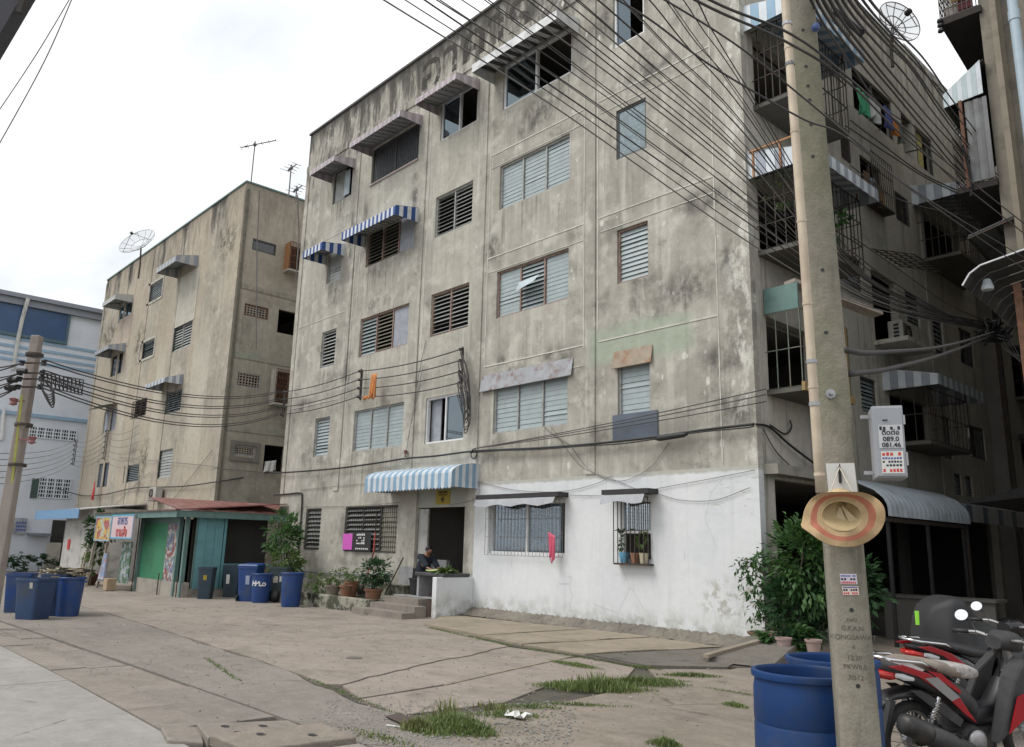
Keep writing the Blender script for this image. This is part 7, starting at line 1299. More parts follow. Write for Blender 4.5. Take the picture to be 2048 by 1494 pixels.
ps = root('person', px0, 'person in dark clothes sitting in the entrance and bending over the stone slab', 'person')
M_SKIN = flat('tan_skin', (.24, .12, .075), .55, var=.08, scale=9); M_SHIRT = flat('navy_shirt', (.010, .016, .026), .9, var=.2, scale=7); M_TROU = flat('black_trousers', (.012, .012, .014), .9, var=.2); M_HAIR = flat('black_hair', (.008, .007, .007), .5, var=.3, scale=20)
bv = [V(0, 0, .50), V(.04, 0, .66), V(.12, 0, .84), V(.20, 0, .98), V(.245, -.005, 1.02), V(.29, -.01, 1.075), V(.315, -.01, 1.15),
      V(.17, -.17, .93), V(.34, -.22, .74), V(.55, -.18, .66), V(.63, -.16, .645), V(.17, .17, .93), V(.33, .21, .73), V(.54, .12, .66), V(.62, .08, .645),
      V(.04, -.10, .48), V(.44, -.12, .49), V(.46, -.12, .10), V(.58, -.13, .04), V(.04, .10, .48), V(.44, .12, .49), V(.46, .12, .10), V(.58, .13, .04)]
be = [(0, 1), (1, 2), (2, 3), (3, 4), (4, 5), (5, 6), (3, 7), (7, 8), (8, 9), (9, 10), (3, 11), (11, 12), (12, 13), (13, 14), (0, 15), (15, 16), (16, 17), (17, 18), (0, 19), (19, 20), (20, 21), (21, 22)]
brd = [.11, .10, .10, .075, .05, .085, .082, .045, .038, .030, .022, .045, .038, .030, .022, .065, .050, .038, .035, .065, .050, .038, .035]
skin('body', bv, be, brd, M_SKIN, ps); fl_ = []
for s, w0 in ((-1, bv[10]), (1, bv[14])):
    vs = [w0-Vector((.02, 0, 0)), w0+Vector((.035, 0, 0))]; es = [(0, 1)]; rd = [.024, .030]
    for k in range(4): b0 = len(vs); y_ = (k-1.5)*.018; ln = (.030, .036, .034, .026)[k]; vs += [w0+Vector((.06, y_, .002)), w0+Vector((.06+ln, y_, -.004)), w0+Vector((.06+ln*1.6, y_, -.022))]; es += [(1, b0), (b0, b0+1), (b0+1, b0+2)]; rd += [.010, .009, .0075]
    b0 = len(vs); vs += [w0+Vector((.025, -s*.032, .0)), w0+Vector((.05, -s*.045, -.012))]; es += [(1, b0), (b0, b0+1)]; rd += [.011, .009]; skin('hand', vs, es, rd, M_SKIN, ps, 1, 1)
skin('shirt', [bv[0]-Vector((0, 0, .02)), bv[1], bv[2], bv[3]-Vector((.02, 0, .02)), bv[7], bv[8].lerp(bv[9], .75), bv[11], bv[12].lerp(bv[13], .75)], [(0, 1), (1, 2), (2, 3), (3, 4), (4, 5), (3, 6), (6, 7)], [.20, .185, .18, .15, .10, .072, .10, .072], M_SHIRT, ps); skin('trousers', [bv[0]-Vector((0, 0, .03)), bv[15], bv[16], bv[17], bv[19], bv[20], bv[21]], [(0, 1), (1, 2), (2, 3), (0, 4), (4, 5), (5, 6)], [.165, .108, .080, .058, .108, .080, .058], M_TROU, ps)
hcn = V(.295, -.01, 1.125); hr = MB(); hr.grid(lambda u, v: hcn+Vector((-.012+.100*math.sin(v*2.0)*math.cos(6.2832*u)*(1.0 if math.cos(6.2832*u) < .3 else .72), .092*math.sin(v*2.0)*math.sin(6.2832*u), .100*math.cos(v*2.0)+.006)), 24, 10); hr.build('hair', M_HAIR, ps, smooth=True); fc = MB(); fh = V(.365, -.01, 1.10)
fc.hexa([fh+Vector(q) for q in ((.0, -.012, -.02), (.03, -.014, -.018), (.03, .014, -.018), (0, .012, -.02), (0, -.006, .03), (.008, -.005, .03), (.008, .005, .03), (0, .006, .03))]); fc.build('nose', M_SKIN, ps, smooth=True); ey = MB(); [ey.lathe([(0, -.008), (.010, 0), (0, .008)], fh+Vector((.004, s*.032, .022)), 8) for s in (-1, 1)]; ey.build('eyes', M_INK, ps); mo = MB(); mo.box(fh.x-.002, fh.x+.012, fh.y-.022, fh.y+.022, fh.z-.055, fh.z-.045); mo.build('mouth', flat('lips', (.25, .09, .07), .5), ps); er_ = MB(); [er_.lathe([(0, -.006), (.022, 0), (0, .008)], V(.295, -.01+s*.078, 1.10), 8, axis=Vector((0, s, 0)), sy=1.4) for s in (-1, 1)]; er_.build('ears', M_SKIN, ps)
stl = root('stool', (-9.28, -.42, .36), 'low dark stool under the person in the entrance', 'stool'); sm_ = MB().box(-9.46, -9.10, -.58, -.26, .70, .73).build('seat', M_PLMAT, stl); 
for sx in (-9.43, -9.15):
    for sy in (-.55, -.31): MB().bar((sx, sy, .372), (sx, sy, .70), .03).build('leg', M_PLMAT, stl)
# notices in the barred window, painted pole
tag(MB().box(-13.72, -13.2, -.075, -.068, 1.40, 1.86).build('poster', M_PINKP), 'blank magenta poster in the barred ground floor window', 'poster'); bs = root('black_signboard', (-12.6, -.07, 1.4), 'black sign board with white marks in the barred window beside the magenta poster', 'sign'); MB().box(-13.18, -12.2, -.085, -.072, 1.37, 1.92).build('board', M_INK, bs); k = MB(); r = random.Random(8)
for i in range(5):
    for j in range(4):
        if r.random() < .72: k.box(-12.95+i*.09, -12.95+i*.09+r.uniform(.05, .08), -.09, -.086, 1.57+j*.08, 1.57+j*.08+r.uniform(.03, .06))
for i in range(7): k.box(-12.98+i*.10, -12.98+i*.10+.06, -.09, -.086, 1.42, 1.46)
k.build('white_marks', M_PAPERW, bs)
tag(MB().tube([(-11.95, -.35, .5), (-12.0, -.10, 1.4), (-12.0, -.06, 2.45)], .014, 8).tube([(-11.96, -.3, .7), (-12.0, -.10, 1.3), (-12.0, -.08, 1.9)], .02, 8, 1).build('painted_rod', [M_IRON, flat('red_paint', (.48, .08, .07), .6)]), 'thin rod painted red halfway, standing before the barred window', 'rod'); tag(MB().tube([(-10.6, -.6, .3), (-10.62, -.3, .8), (-10.55, -.1, 1.25)], .02, 6).build('dark_stick', M_IRON), 'short dark stick leaning on the grey plinth by the entrance', 'stick')

# ================================================================== CABLES
def cat(pts, n=8):   # Catmull-Rom through 3D points
    P = [Vector(p) for p in pts]; P = [P[0]*2-P[1]]+P+[P[-1]*2-P[-2]]; o = []
    for k in range(1, len(P)-2):
        for j in range(n):
            t = j/n; a, b, c, d = P[k-1], P[k], P[k+1], P[k+2]; o.append(.5*((2*b)+(c-a)*t+(2*a-5*b+4*c-d)*t*t+(3*b-a-3*c+d)*t**3))
    o.append(P[-2]); return o
def cable(pts, r, label, group, mat=None, name='cable', n=8):
    """pts: (px, py, depth) measured points, joined by a smooth 3D curve"""
    return tag(MB().tube(cat([D(*q) if len(q) == 3 and q[0] > 60 or not isinstance(q, Vector) else q for q in pts], n), r, 6).build(name, mat or M_CABLE, smooth=True), label, 'cable', group)
r = random.Random(21)
# bundle sweeping down from the upper left, behind the pole, into the alley
GA = 'overhead cables sweeping down across the facade'; LA = 'thin overhead cable sweeping down across the facade from upper left into the alley'
for k in range(23):
    f = k/22; xs = 720+f*640+r.uniform(-22, 22); y1 = 475-f*300+r.uniform(-12, 12); y2 = 600-f*85+r.uniform(-8, 8); d0 = 8.2+r.uniform(-.5, .8)
    xm = xs+(1490-xs)*.5; ym = -30+(y1+30)*.47+r.uniform(-6, 6)
    cable([(xs-260, -230, d0-1.5), (xs, -40, d0), (xm, ym, d0+1.5), (1490, y1, 11.2), (1705, y2, 13.6), (1870, 642-f*26, 15.6), (1992, 655+r.uniform(-8, 8), 17.2)], r.uniform(.006, .0100), LA, GA, M_CABLE if k % 4 else M_WIREP)
GA2 = 'cables passing before the near pole'
for i, q in enumerate(([(1000, -120, 3.6), (1270, 20, 3.75), (1420, 130, 3.9), (1600, 235, 4.1), (1700, 280, 4.5), (1850, 400, 6.5), (2080, 560, 10)], [(1180, -140, 3.5), (1420, 0, 3.7), (1585, 70, 3.9), (1700, 158, 4.3), (1850, 290, 6.5), (2090, 480, 10)], [(1150, -140, 3.5), (1400, 5, 3.7), (1575, 85, 3.9), (1700, 168, 4.35), (1845, 305, 6.5), (2090, 500, 10)], [(1100, -130, 3.7), (1330, 0, 3.8), (1480, 95, 4.0), (1600, 190, 4.2), (1720, 290, 4.8), (1850, 395, 6.5), (2090, 540, 10)])): cable(q, .005 if i in (0, 3) else .0068, ['uppermost single cable', 'upper of a close pair of cables', 'lower of a close pair of cables', 'lowest thin cable'][(3, 1, 2, 0)[i] if False else i].replace('uppermost single', 'lower single').replace('lowest thin', 'middle single')+' crossing in front of the near concrete pole', GA2)
# thick bundle along the alley
GBk = 'thick cables running along the alley side'
for k in range(10):
    f = k/9; x0 = 1645+f*86; y0 = 44-f*56; x1 = 1764+f*84+r.uniform(-7, 7); y1 = 204-f*86+r.uniform(-6, 6); x2 = 1936+f*22+r.uniform(-5, 5); y2 = 384-f*110+r.uniform(-6, 6); wob = r.uniform(-4, 4)
    cable([(x0-60, y0-120, 4.6), (x0, y0, 5.4), ((x0+x1)/2+4, (y0+y1)/2+8, 7.0), (x1, y1, 9.2), ((x1+x2)/2-4, (y1+y2)/2+wob, 12.5), (x2, y2, 15.5), (2075, 480-f*60, 19)], r.uniform(.009, .0135), 'thick black cable of the sagging bundle running high along the alley', GBk)
for (a, b, d, lb) in (((1668, 20), (1726, 70), 6.2, 'dark spacer strapping the thick alley cables close to the pole top'), ((1925, 290), (1942, 392), 15, 'dark spacer strapping the thick alley cables far down the alley')): tag(MB().tube(cat([D(a[0], a[1], d), D((a[0]+b[0])/2+6, (a[1]+b[1])/2+4, d), D(b[0], b[1], d)]), .028, 6).build('cable_spacer', M_BLACK), lb, 'cable spacer')
# low group right of the pole
GC = 'cables from the near pole back to the alley knot'
for i, q in enumerate(([(1690, 700, 4.6), (1760, 705, 6), (1900, 690, 10), (1990, 664, 17)], [(1700, 748, 4.6), (1790, 735, 6.5), (1900, 704, 10), (1990, 668, 17)], [(1700, 470, 12.5), (1800, 540, 14), (1900, 610, 15.6), (1992, 650, 17.2)], [(1700, 500, 12.5), (1780, 560, 14), (1900, 630, 15.6), (1992, 655, 17.2)], [(1700, 240, 12), (1760, 285, 13), (1850, 350, 14.5), (1960, 400, 16.5), (2060, 440, 18)], [(1690, 250, 12), (1780, 310, 13), (1880, 370, 14.5), (2060, 450, 18)], [(1700, 330, 12.5), (1800, 400, 14), (1960, 440, 16.5), (2060, 470, 18)])): cable(q, (.020, .020, .011, .011, .013, .013, .010)[i], ['upper of two thick black cables rising from the near pole to the knot', 'lower of two thick black cables rising from the near pole to the knot'][i] if i < 2 else 'thin cable strung from the near pole over the side windows', GC)
kn = MB()
for i in range(14): c = D(1988+r.uniform(-16, 22), 660+r.uniform(-12, 14), 17.1+r.uniform(-.3, .3)); kn.tube(cat([c+Vector((r.gauss(0, .14), r.gauss(0, .2), r.gauss(0, .12))) for _ in range(5)]), .022, 5)
tag(kn.build('cable_knot', M_BLACK, smooth=True), 'tangled black knot of cables at the right where the wires meet', 'cable knot')
for i in range(5): cable([(1995+i*5, 668, 17.2), (2010+i*9, 700+i*6, 16.5), (2062+i*5, 750+i*12-30, 15)], .014, 'black cable dropping from the knot towards the right edge', 'cables dropping from the knot')
# heavy service cable along the facade
def at_wall(px, py, off=.12): return onY(px, py, -off)
GS = 'service cable clipped along the facade'
mp_ = [(548, 946), (600, 943), (680, 936), (760, 925), (810, 917), (870, 912), (940, 903), (1010, 899), (1080, 896), (1160, 890), (1240, 882), (1310, 874), (1350, 868), (1420, 858), (1490, 850), (1508, 848)]
tag(MB().tube(cat([at_wall(*q) for q in mp_], 5), .026, 7).build('service_cable', M_BLACK, smooth=True), 'heavy black service cable sagging along the facade above the entrance awning', 'cable', GS)
tag(MB().tube(cat([at_wall(x, y+4+2*math.sin(x), .14) for x, y in mp_[6:]], 5), .014, 6).build('service_cable', M_BLACK, smooth=True), 'thinner black cable lashed under the heavy one on the right half', 'cable', GS)
tag(MB().tube(cat([onX(1512, 848, .02), onX(1540, 855, .06), onX(1580, 890, .1), onX(1640, 935, .15), onX(1700, 975, .2)], 6), .022, 6).tube(cat([onX(1540, 850, .05), onX(1570, 868, .06), onX(1583, 855, .06), onX(1580, 840, .05)], 6), .016, 6).tube(cat([onX(1525, 856, .05), onX(1550, 900, .06), onX(1578, 930, .06)], 6), .010, 6).build('service_cable', M_BLACK, smooth=True), 'service cable turning round the corner with a hanging loop', 'cable', GS)
sj = MB(); a, b = at_wall(1312, 878, .16), at_wall(1374, 868, .16); sj.tube([a, a.lerp(b, .12), a.lerp(b, .88), b], [.03, .055, .055, .03], 10); tag(sj.build('cable_joint', M_BLACK, smooth=True), 'fat black joint sleeve on the service cable under the slate sheet', 'cable joint')
cl = MB(); c0 = at_wall(948, 908, .12)
for i in range(4): cl.tube([c0+Vector((.11*math.cos(a)+.01*i, -.01*i, .12*math.sin(a))) for a in [j*2*math.pi/20 for j in range(21)]], .013, 5)
tag(cl.build('cable_coil', M_BLACK, smooth=True), 'small coil of black cable hanging on the service cable above the entrance awning', 'cable coil')
for nm, lb, q, rr in (('insulator', 'reddish insulator bracket on the facade under the three-part window', (811, 905), .05),): p = at_wall(*q, .1); tag(MB().lathe([(0, -.06), (.05, -.04), (.035, 0), (.06, .05), (0, .07)], p, 10).lathe([(0, -.02), (.03, -.02), (.03, .02), (0, .02)], p+Vector((0, 0, -.10)), 8).build(nm, flat('red_brown_insulator', (.14, .05, .04), .5)), lb, 'insulator')
# wire racks on the facade and the lines between them
def rack(p, label, h=.85, n=4, grp='wire racks on the walls'):
    o = root('wire_rack', p, label, 'wire rack', grp); p = Vector(p); MB().bar(p-Vector((0, 0, h/2)), p+Vector((0, 0, h/2)), .035).bar(p+Vector((.1, -.10, -h/2)), p+Vector((.1, -.10, h/2)), .03).build('bracket', M_IRON, o); q = MB()
    for i in range(n): q.lathe([(0, -.04), (.045, -.035), (.03, 0), (.045, .035), (0, .04)], p+Vector((.06, -.14, -h/2+.08+(h-.16)*i/(n-1))), 8)
    q.build('insulators', M_BLACK, o, kind='stuff'); return [p+Vector((.06, -.16, h/2-.08-(h-.16)*i/(n-1))) for i in range(n)]
R1 = rack(onY(569, 808, -.10), 'wire rack at the left corner of the grey block', .95); R2 = rack(onY(723, 770, -.10), 'wire rack beside the orange cloth', .95); R3 = rack(onY(925, 735, -.10), 'wire rack above the white sliding window with the cable tangle', 1.05)
def sagline(a, b, s, rr, label, grp, mat=None, n=12): pts = [Vector(a).lerp(Vector(b), i/n)-Vector((0, 0, s*4*(i/n)*(1-i/n))) for i in range(n+1)]; return tag(MB().tube(pts, rr, 6).build('cable', mat or M_CABLE, smooth=True), label, 'cable', grp)
for i in range(4):
    sagline(R1[i], R2[i], .10, .015, 'black wire strung between the left corner rack and the rack by the orange cloth', 'wires between the facade racks'); sagline(R2[i], R3[i], .10, .016, 'black wire strung between the rack by the orange cloth and the tangle rack', 'wires between the facade racks')
tg = MB(); c0 = onY(932, 805, -.2); r = random.Random(5)
for i in range(13): a = R3[i % 4]; z_ = r.uniform(-.25, .35); w_ = r.uniform(.10, .32); tg.tube(cat([a, a.lerp(c0, .5)+Vector((w_*.9, -.05, 0)), c0+Vector((w_*.6, 0, z_-.35)), c0+Vector((-.02, 0, z_-.55)), c0+Vector((-w_*.35, 0, z_-.2)), a+Vector((-.05, 0, -.3))], 7), r.uniform(.009, .014), 5)
tag(tg.build('cable_tangle', M_CABLE, smooth=True), 'hanging loops of tangled black cable beside the white sliding window', 'cable tangle')
for i, q in enumerate(([(852, 680), (838, 745), (820, 860), (812, 905)], [(846, 730), (833, 800), (815, 880)], [(1085, 850), (1105, 868), (1140, 890)])): tag(MB().tube(cat([at_wall(*p, .03) for p in q], 5), .008, 5).build('cable', M_WIREP, smooth=True), ['thin wire running down the wall from the two-part window', 'second thin wire down the wall left of the white sliding window', 'short thin wire under the rust stained hood'][i], 'cable')
GW = 'thin wires drooping over the white wall'
for i, q in enumerate(([(955, 963), (1030, 980), (1120, 983), (1190, 968), (1225, 950)], [(1140, 890), (1180, 940), (1240, 962), (1300, 935), (1338, 885)], [(1100, 850), (1160, 930), (1230, 960), (1300, 990)], [(1140, 990), (1230, 990), (1380, 965), (1510, 940)], [(1318, 988), (1360, 1000), (1430, 1000), (1500, 975)], [(900, 1010), (945, 1000), (958, 985), (957, 965)], [(600, 980), (680, 972), (800, 960)], [(610, 1014), (700, 1012), (800, 1005)])): tag(MB().tube(cat([at_wall(*p, .03) for p in q], 6), .006, 5).build('cable', M_WIREP, smooth=True), 'thin grey wire drooping loosely over the lower facade', 'cable', GW)
GT = 'thin wires stretched from the corner to the coil'
for y0 in (775, 786, 800): sagline(at_wall(948, 897, .15), onY(1532, y0+3, -.15), .05, .010, 'thin straight wire rising from the coil to the building corner', GT)
cn = MB(); cn.tube(cat([at_wall(548, 990, .04), at_wall(575, 988, .04), at_wall(600, 986, .04), at_wall(604, 995, .04), at_wall(601, 1050, .04), at_wall(594, 1130, .04), at_wall(592, 1160, .04)], 4), .026, 7); tag(cn.build('conduit', M_BLACK, smooth=True), 'dark bent conduit running down the left end of the ground floor wall', 'conduit'); tag(MB().tube([at_wall(560, 1139, .05), at_wall(640, 1146, .05), at_wall(730, 1150, .05), at_wall(785, 1148, .05)], .018, 6).build('conduit', flat('blue_grey_pipe', (.12, .14, .20), .6), smooth=True), 'thin bluish pipe along the foot of the ground floor wall', 'conduit')
# ================================================================== FAR LEFT POLE
lp = D(36, 900, 14.8); tp = D(75, 672, 14.8+.35); ax2 = (tp-lp)/(tp.z-lp.z); P2 = lambda z: lp+ax2*(z-lp.z)
LPo = root('utility_pole', (P2(0).x, P2(0).y, gz(-9)), 'concrete utility pole at the far left with racks of wires on both sides', 'utility pole'); m = MB(); h_ = .105; cr2_, cf2 = Vector((.681, .732, 0)), Vector((.719, -.662, 0))
for z0, z1 in ((-.3, tp.z),): a, b = P2(z0), P2(z1); m.hexa([a+cr2_*sx*h_*1.1+cf2*sy*h_ for sx, sy in ((-1, 1), (1, 1), (1, -1), (-1, -1))]+[b+cr2_*sx*h_*.80+cf2*sy*h_*.8 for sx, sy in ((-1, 1), (1, 1), (1, -1), (-1, -1))])
m.build('shaft', plain('pinkish_concrete', (.30, .26, .235), .12, .9, (.16, .14, .12), .5), LPo, bevel=.02); MB().box(-.001, .001, 0, .001, 0, .001).build('stub', M_IRON, LPo) if False else None
wr = MB(); 
for py in (710, 850, 930): p = D(75-(py-672)*.155, py, 14.7); wr.lathe([(.15, -.03), (.155, 0), (.15, .03)], p, 12)
wr.build('strap', M_IRON, LPo)
ra_ = MB(); ins = MB(); tips = []
for s in (-1, 1):
    for k, py in enumerate((726, 746, 758, 774)):
        px = 72-(py-672)*.155+s*(24 if s > 0 else 20); p = D(px, py, 14.6); ins.lathe([(0, -.05), (.05, -.04), (.035, 0), (.055, .04), (0, .05)], p, 8); ra_.bar(D(72-(py-672)*.155, py, 14.7), p, .03); tips.append((s, k, p))
ra_.build('bracket', M_IRON, LPo, kind='stuff'); ins.build('insulators', M_BLACK, LPo, kind='stuff'); ri = MB()
for q in ((27, 803), (64, 880)): p = D(*q, 14.6); ri.lathe([(0, -.08), (.07, -.05), (.05, 0), (.08, .05), (0, .08)], p, 10); ri.bar(p, D(50 if q[0] < 50 else 38, q[1]-1, 14.7), .03)
ri.build('red_insulator', flat('dusty_red', (.24, .10, .10), .6), LPo); gy = MB(); gy.bar(D(44, 790, 14.65), D(2, 1160, 14.6), .035); gy.build('yellow_guard', flat('yellow_green_strip', (.40, .42, .10), .7), LPo)
GL_ = 'wires from the far left pole to the facade rack'; GL2 = 'wires leaving the far left pole to the left'
for s, k, p in tips:
    if s > 0:
        for dz in (0, .06): sagline(p+Vector((0, 0, dz)), R1[k]+Vector((-.1, 0, dz)), .42+.05*k, .013, 'black wire sagging from the far left pole across the buff block', GL_)
    else: 
        for dz in (0, .09): sagline(p, D(-60, 735+k*22+dz*160, 14.0), .05, .013, 'black wire leaving the far left pole towards the left edge', GL2)
sb_ = MB()
for q in ((25, 760, .05), (20, 775, .05), (44, 742, .05), (22, 776, .04)): p = D(q[0], q[1], 14.5); sb_.lathe([(0, -.09), (.05, -.08), (.05, .08), (0, .09)], p, 8, axis=cr2_)
tag(sb_.build('splice_box', M_BLACK), 'black splice boxes on the wires left of the far left pole', 'splice box')
ld = root('cable_ladder', D(120, 765, 14.8), 'black lattice of spare cable hung beside the far left pole', 'cable'); lm_ = MB(); A_ = [D(85, 745, 14.7), D(167, 752+8, 15.4), D(164, 790, 15.4), D(88, 772, 14.7)]
for i in range(11): f = i/10; lm_.bar(A_[0].lerp(A_[1], f), A_[3].lerp(A_[2], f), .016)
for i in range(4): f = i/3; lm_.bar(A_[0].lerp(A_[3], f), A_[1].lerp(A_[2], f), .018)
for i in range(10): f = i/10; lm_.bar(A_[0].lerp(A_[1], f), A_[3].lerp(A_[2], f+.1), .012)
lm_.build('lattice', M_CABLE, ld, kind='stuff'); tg = MB(); c0 = D(98, 783, 14.6)
for i in range(6): tg.tube(cat([D(82, 745+i*6, 14.6), D(84+i*2, 775+i*5, 14.5), D(96+i*2, 790+i*5, 14.5), D(108, 780+i*2, 14.5), D(92, 765, 14.6)], 6), .012, 5)
tag(tg.build('cable_tangle', M_CABLE, smooth=True), 'loops of slack cable beside the far left pole', 'cable tangle')
# thin wires to racks on the buff block
Q1 = rack(onY(151, 905, -.12), 'small wire rack at the left corner of the buff block', 1.5, 6); Q2 = rack(onY(213, 890, -.12), 'second small wire rack over the window with the red cloth', 1.6, 6)
GF = 'thin wires across the lower buff block'
for i in range(6):
    sagline(D(-40, 905+i*13, 14.4), Q1[i], .25, .010, 'thin wire from the left edge to the rack on the buff block', GF, M_WIREP); sagline(Q1[i], Q2[i], .30, .011, 'thin wire drooping between the two racks on the buff block', GF, M_WIREP); sagline(Q2[i], onY(279, 850+i*16, -.1), .30, .011, 'thin wire drooping from the second rack to the stained patch', GF, M_WIREP)
tag(MB().tube(cat([onY(20, 940, -.3), at_wall(140, 985, .1), at_wall(200, 990, .1), at_wall(270, 976, .1), at_wall(360, 973, .1), at_wall(430, 964, .1), onX(470, 958, FX1+.1), onX(535, 945, FX1+.2), at_wall(560, 945, .1)], 6), .024, 6).build('service_cable', M_BLACK, smooth=True), 'heavy black cable running along the buff block just above the shop roof', 'cable'); tag(MB().tube(cat([at_wall(240, 915, .1), at_wall(360, 926, .1), at_wall(420, 932, .1), onX(450, 938, FX1+.1), onX(540, 946, FX1+.2)], 6), .014, 6).tube(cat([at_wall(345, 1000, .06), at_wall(385, 950, .06), at_wall(425, 900, .06)], 4), .010, 5).tube(cat([at_wall(225, 1015, .06), at_wall(265, 975, .06), at_wall(300, 945, .06)], 4), .010, 5).build('service_cable', M_WIREP, smooth=True), 'thin stay wires crossing the buff block above the shop', 'cable')
tag(MB().tube([D(519, 380, 30), D(514, 500, 30), D(512, 700, 29.8)], .022, 5).build('hanging_wire', M_WIREP), 'pale wire hanging straight down the side of the buff block, left one', 'cable', 'pale hanging wires'); tag(MB().tube([D(595, 390, 27), D(598, 470, 27), D(592, 560, 27)], .022, 5).build('hanging_wire', M_WIREP), 'pale wire hanging straight down in the gap between the blocks', 'cable', 'pale hanging wires')
for i, q in enumerate(([(150, -20), (75, 105), (0, 218), (-40, 275)], [(160, -40), (90, 120), (0, 285), (-40, 355)])): cable([(a, b, 9) for a, b in q], .006, ['left of the two thin wires crossing the sky at the upper left', 'right of the two thin wires crossing the sky at the upper left'][i], 'wires in the sky', M_WIREP)
# ================================================================== ROOF AERIALS AND DISHES
def dish(c, face, rad, label):
    o = root('satellite_dish', c, label, 'satellite dish', 'mesh satellite dishes on the roofs'); f = Vector(face).normalized(); c = Vector(c); M = f.to_track_quat('Z', 'Y').to_matrix(); F = lambda a, q: c+M @ Vector((rad*q*math.cos(a), rad*q*math.sin(a), .34*rad*q*q)); m = MB(); m.grid(lambda u, v: F(6.2832*u, .06+.94*v), 36, 8); mt = 'dish_mesh'
    if mt not in MATS:
        t = NT(mt); tr_ = t.n('ShaderNodeBsdfTransparent'); c_ = t.fin((.40, .41, .42), .5, .3); ms_ = t.n('ShaderNodeMixShader'); ms_.inputs[0].default_value = .30; oo = [x for x in t.t.nodes if x.type == 'OUTPUT_MATERIAL'][0]; t.l(tr_.outputs[0], ms_.inputs[1]); t.l(t.b.outputs[0], ms_.inputs[2]); t.l(ms_.outputs[0], oo.inputs[0]); MATS[mt] = t.m
    m.build('mesh_bowl', MATS[mt], o, smooth=True, fix=False); rb = MB(); 
    for i in range(12): a = 6.2832*i/12; rb.tube([F(a, q/6) for q in range(7)], .012, 4)
    for q in (.5, 1.0): rb.tube([F(6.2832*i/32, q) for i in range(33)], .013, 4)
    rb.build('ribs', M_STEEL, o); fd = MB(); tip = c+f*rad*.85
    for i in range(3): fd.tube([F(6.2832*i/3, .92), tip], .010, 4)
    fd.lathe([(0, -.08), (.07, -.06), (.07, .06), (0, .08)], tip, 10, axis=f); fd.build('feed_horn', M_BLACK, o); ms2 = MB(); ms2.tube([c-f*.05, c-Vector((0, 0, rad*.9))-f*.15, c-Vector((0, 0, rad*1.7))-f*.15], .04, 6); ms2.build('mast', M_IRON, o); return o
dish(D(281, 492, 39.5), (.40, -.70, .50), .92, 'mesh satellite dish on the roof of the buff block'); dish(D(1788, 54, 19.0), (.80, -.42, .12), .56, 'mesh satellite dish above the alley edge of the grey block'); tag(MB().tube(cat([D(1868, 150, 21), D(1866, 160, 21), D(1876, 172, 21), D(1874, 185, 21)], 4), .01, 4).build('wire_loop', M_WIREP), 'faint wire loop on the alley parapet', 'wire')
def yagi(p, h, ax, n, ln, label, el=.45):
    o = root('tv_antenna', p, label, 'antenna', 'television antennas on the roofs'); p = Vector(p); m = MB(); m.bar(p, p+Vector((0, 0, h)), .035); m.build('mast', M_WIREP, o); a = Vector(ax).normalized(); t = p+Vector((0, 0, h-.15)); b = MB(); b.bar(t-a*ln*.4, t+a*ln*.6, .03); c = a.cross(Vector((0, 0, 1))).normalized()
    for i in range(n): q = t-a*ln*.4+a*ln*i/(n-1); e_ = el*(1-.5*i/n); b.bar(q-c*e_, q+c*e_, .014)
    b.lathe([(0, -.07), (.06, -.06), (.06, .06), (0, .07)], t, 8, axis=a); b.lathe([(0, -.05), (.04, -.04), (.04, .04), (0, .05)], t-a*ln*.25, 8, axis=a); b.build('elements', M_WIREP, o)
a0 = D(502, 366, 30.5); yagi(a0, 1.75, (.55, .75, .30), 6, 1.35, 'television antenna on a thin mast at the corner of the buff block roof', .20)
for px, py, py2, lb in ((577, 395, 322, 'tall vertical aerial behind the gap between the blocks'), (591, 405, 368, 'short vertical aerial beside the tall one in the gap')): q0_, q1_ = D(px, py, 30), D(px, py2, 30); yagi(q0_, q1_.z-q0_.z, (1, 0, .05), 4, .7, lb, .3)
# ================================================================== AIR CONDITIONERS, CLOTHES
def ac(c, P, w, h, d, label):
    o = root('air_conditioner', c, label, 'air conditioner', 'air conditioner units on the walls'); m = MB().pbox(P, -w/2, w/2, -d-.08, -.08, 0, h); m.v = [v+Vector(c) for v in m.v]; m.build('casing', plain('ac_cream', (.42, .41, .37), .08, .6), o, bevel=.01)
    f = MB()
    for j in range(7): f.pbox(P, -w*.44, w*.10, -d-.095, -d-.081, h*(.1+.12*j), h*(.1+.12*j)+.02)
    f.lathe([(w*.20, 0), (w*.24, .01), (w*.24, .02), (w*.20, .03)], P(-w*.15, -d-.09, h*.5), 20, axis=P(0, -1, 0)-P(0, 0, 0)); f.v = [v+Vector(c) for v in f.v]; f.build('fan_grille', M_IRON, o); s = MB()
    for j in range(5): s.pbox(P, -w/2-.012, -w/2-.001, -d*.75-.08, -d*.4-.08, h*(.12+.16*j), h*(.12+.16*j)+.05)
    s.v = [v+Vector(c) for v in s.v]; s.build('side_slot', M_BLACK, o); b = MB().pbox(P, -w/2, w/2, -d-.1, 0, -.06, -.002); b.v = [v+Vector(c) for v in b.v]; b.build('shelf', plain('ac_shelf', (.2, .19, .17)), o)
P0y, P0x = (lambda u, d, z: Vector((u, d, z))), (lambda u, d, z: Vector((-d, u, z)))
c_ = onX(1790, 690, .12); ac(Vector((0, c_.y+.15, 6.47)), P0x, .80, .56, .34, 'cream air conditioner on the alley wall ledge'); c_ = onY(317, 1000, -.1); ac(Vector((c_.x, -.02, c_.z)), P0y, .8, .55, .3, 'faded air conditioner on the buff block just above the shop roof')
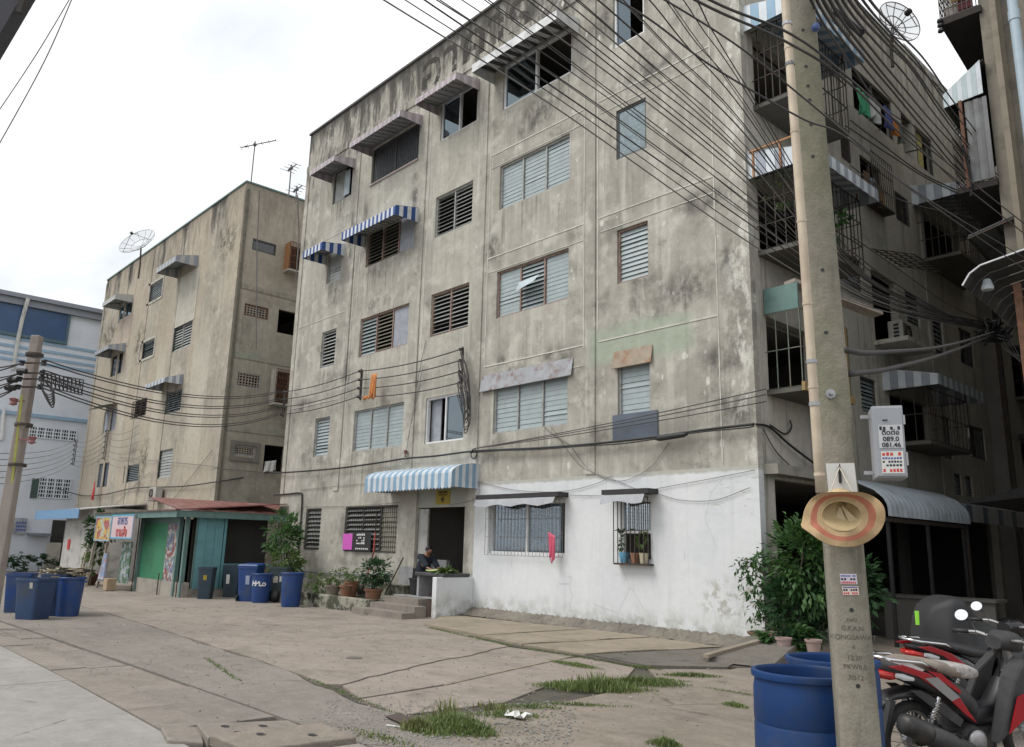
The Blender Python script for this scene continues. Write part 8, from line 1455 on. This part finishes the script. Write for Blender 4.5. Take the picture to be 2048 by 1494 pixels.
def cloth(name, c, w, h, mat, label, ax=(1, 0, 0), seed=1, fold=.05, taper=1.0):
    a = Vector(ax).normalized(); nrm = a.cross(Vector((0, 0, 1))); c = Vector(c); r = random.Random(seed); ph = r.uniform(0, 6); m = MB()
    m.grid(lambda u, v: c+a*((u-.5)*w*(1-(1-taper)*v))+nrm*(fold*math.sin(u*14+ph+v*2)*(.3+v)+.02)-Vector((0, 0, h*v*(1+.12*math.sin(u*9+ph)))), 20, 14); o = m.build(name, mat, smooth=True, fix=False); s = o.modifiers.new('solid', 'SOLIDIFY'); s.thickness = .012; return tag(o, label, 'cloth')
p = onY(750, 748, -.28); cloth('orange_cloth', p, .34, .68, M_CLOTHO, 'orange cloth slung over the facade wires', seed=2, taper=.75); cloth('orange_cloth_end', p+Vector((-.28, -.02, -.62)), .4, .10, M_CLOTHO, 'trailing end of the orange cloth on the lowest wire', seed=4)
p = onY(1105, 1068, -.18); cloth('pink_bag', p, .22, .55, M_CLOTHP, 'pink bag caught in the bars of the wide white-wall window', ax=(.9, 0, -.4), seed=7, taper=.7, fold=.03); p = onY(190, 968, -.35); cloth('red_cloth', p, .55, .75, M_CLOTHR, 'bright red cloth hung from the dark window of the buff block', ax=(.8, -.2, .45), seed=9, taper=.6)
LG = 'laundry hung along the top alley window'
for i, (px, py, w_, h_, m_, lb) in enumerate(((1722, 185, .55, .55, flat('green_cloth', (.06, .30, .16), .9), 'green cloth at the left end of the alley laundry'), (1745, 200, .7, .55, flat('white_cloth', (.50, .52, .52), .9), 'white cloth in the alley laundry'), (1772, 218, .4, .5, flat('blue_cloth', (.08, .11, .30), .9), 'blue cloth in the alley laundry'), (1785, 236, .35, .45, flat('bright_orange_cloth', (.55, .20, .04), .9), 'orange cloth in the alley laundry'), (1796, 245, .35, .55, flat('grey_green_cloth', (.16, .18, .17), .9), 'grey cloth at the right end of the alley laundry'))): cloth('laundry', onX(px, py, .45), w_, h_, m_, lb, ax=(0, 1, 0), seed=20+i, taper=.9)['group'] = LG
tag(MB().bar(onX(1712, 178, .45), onX(1802, 240, .45), .02).bar(onX(1712, 200, 0), onX(1740, 185, .6), .025).bar(onX(1812, 305, 0), onX(1855, 295, .7), .03).bar(onX(1758, 260, 0), onX(1775, 240, .5), .025).build('laundry_pole', M_IRON), 'dark laundry poles sticking out of the top alley window', 'laundry pole')
for i in range(3): cloth('stored_things', onX(1730+i*14, 345+i*14, .2), .3, .5, (flat('dull_brown_cloth', (.13, .07, .05), .9), M_CURTAIN, flat('tan_cloth', (.22, .14, .07), .9))[i], ['dark brown cloth in the cluttered alley window', 'grey cloth in the cluttered alley window', 'tan board-like cloth in the cluttered alley window'][i], ax=(0, 1, 0), seed=40+i)
p = onX(541, 922, FX1+.25); cloth('white_laundry', p, .5, .45, M_PAPERW, 'white cloth hanging in the low opening between the blocks', ax=(0, 1, .2), seed=50); tag(MB().hexa([Vector((X0-.30, .3, 6.9)), Vector((X0-.01, .3, 7.0)), Vector((X0-.01, 1.1, 7.0)), Vector((X0-.30, 1.1, 6.9)), Vector((X0-.30, .3, 7.3)), Vector((X0-.01, .3, 7.65)), Vector((X0-.01, 1.1, 7.65)), Vector((X0-.30, 1.1, 7.3))]).build('white_hood', M_WFRAME), 'small white hood poking out of the far end wall of the grey block', 'hood')
bpy.context.view_layer.update()
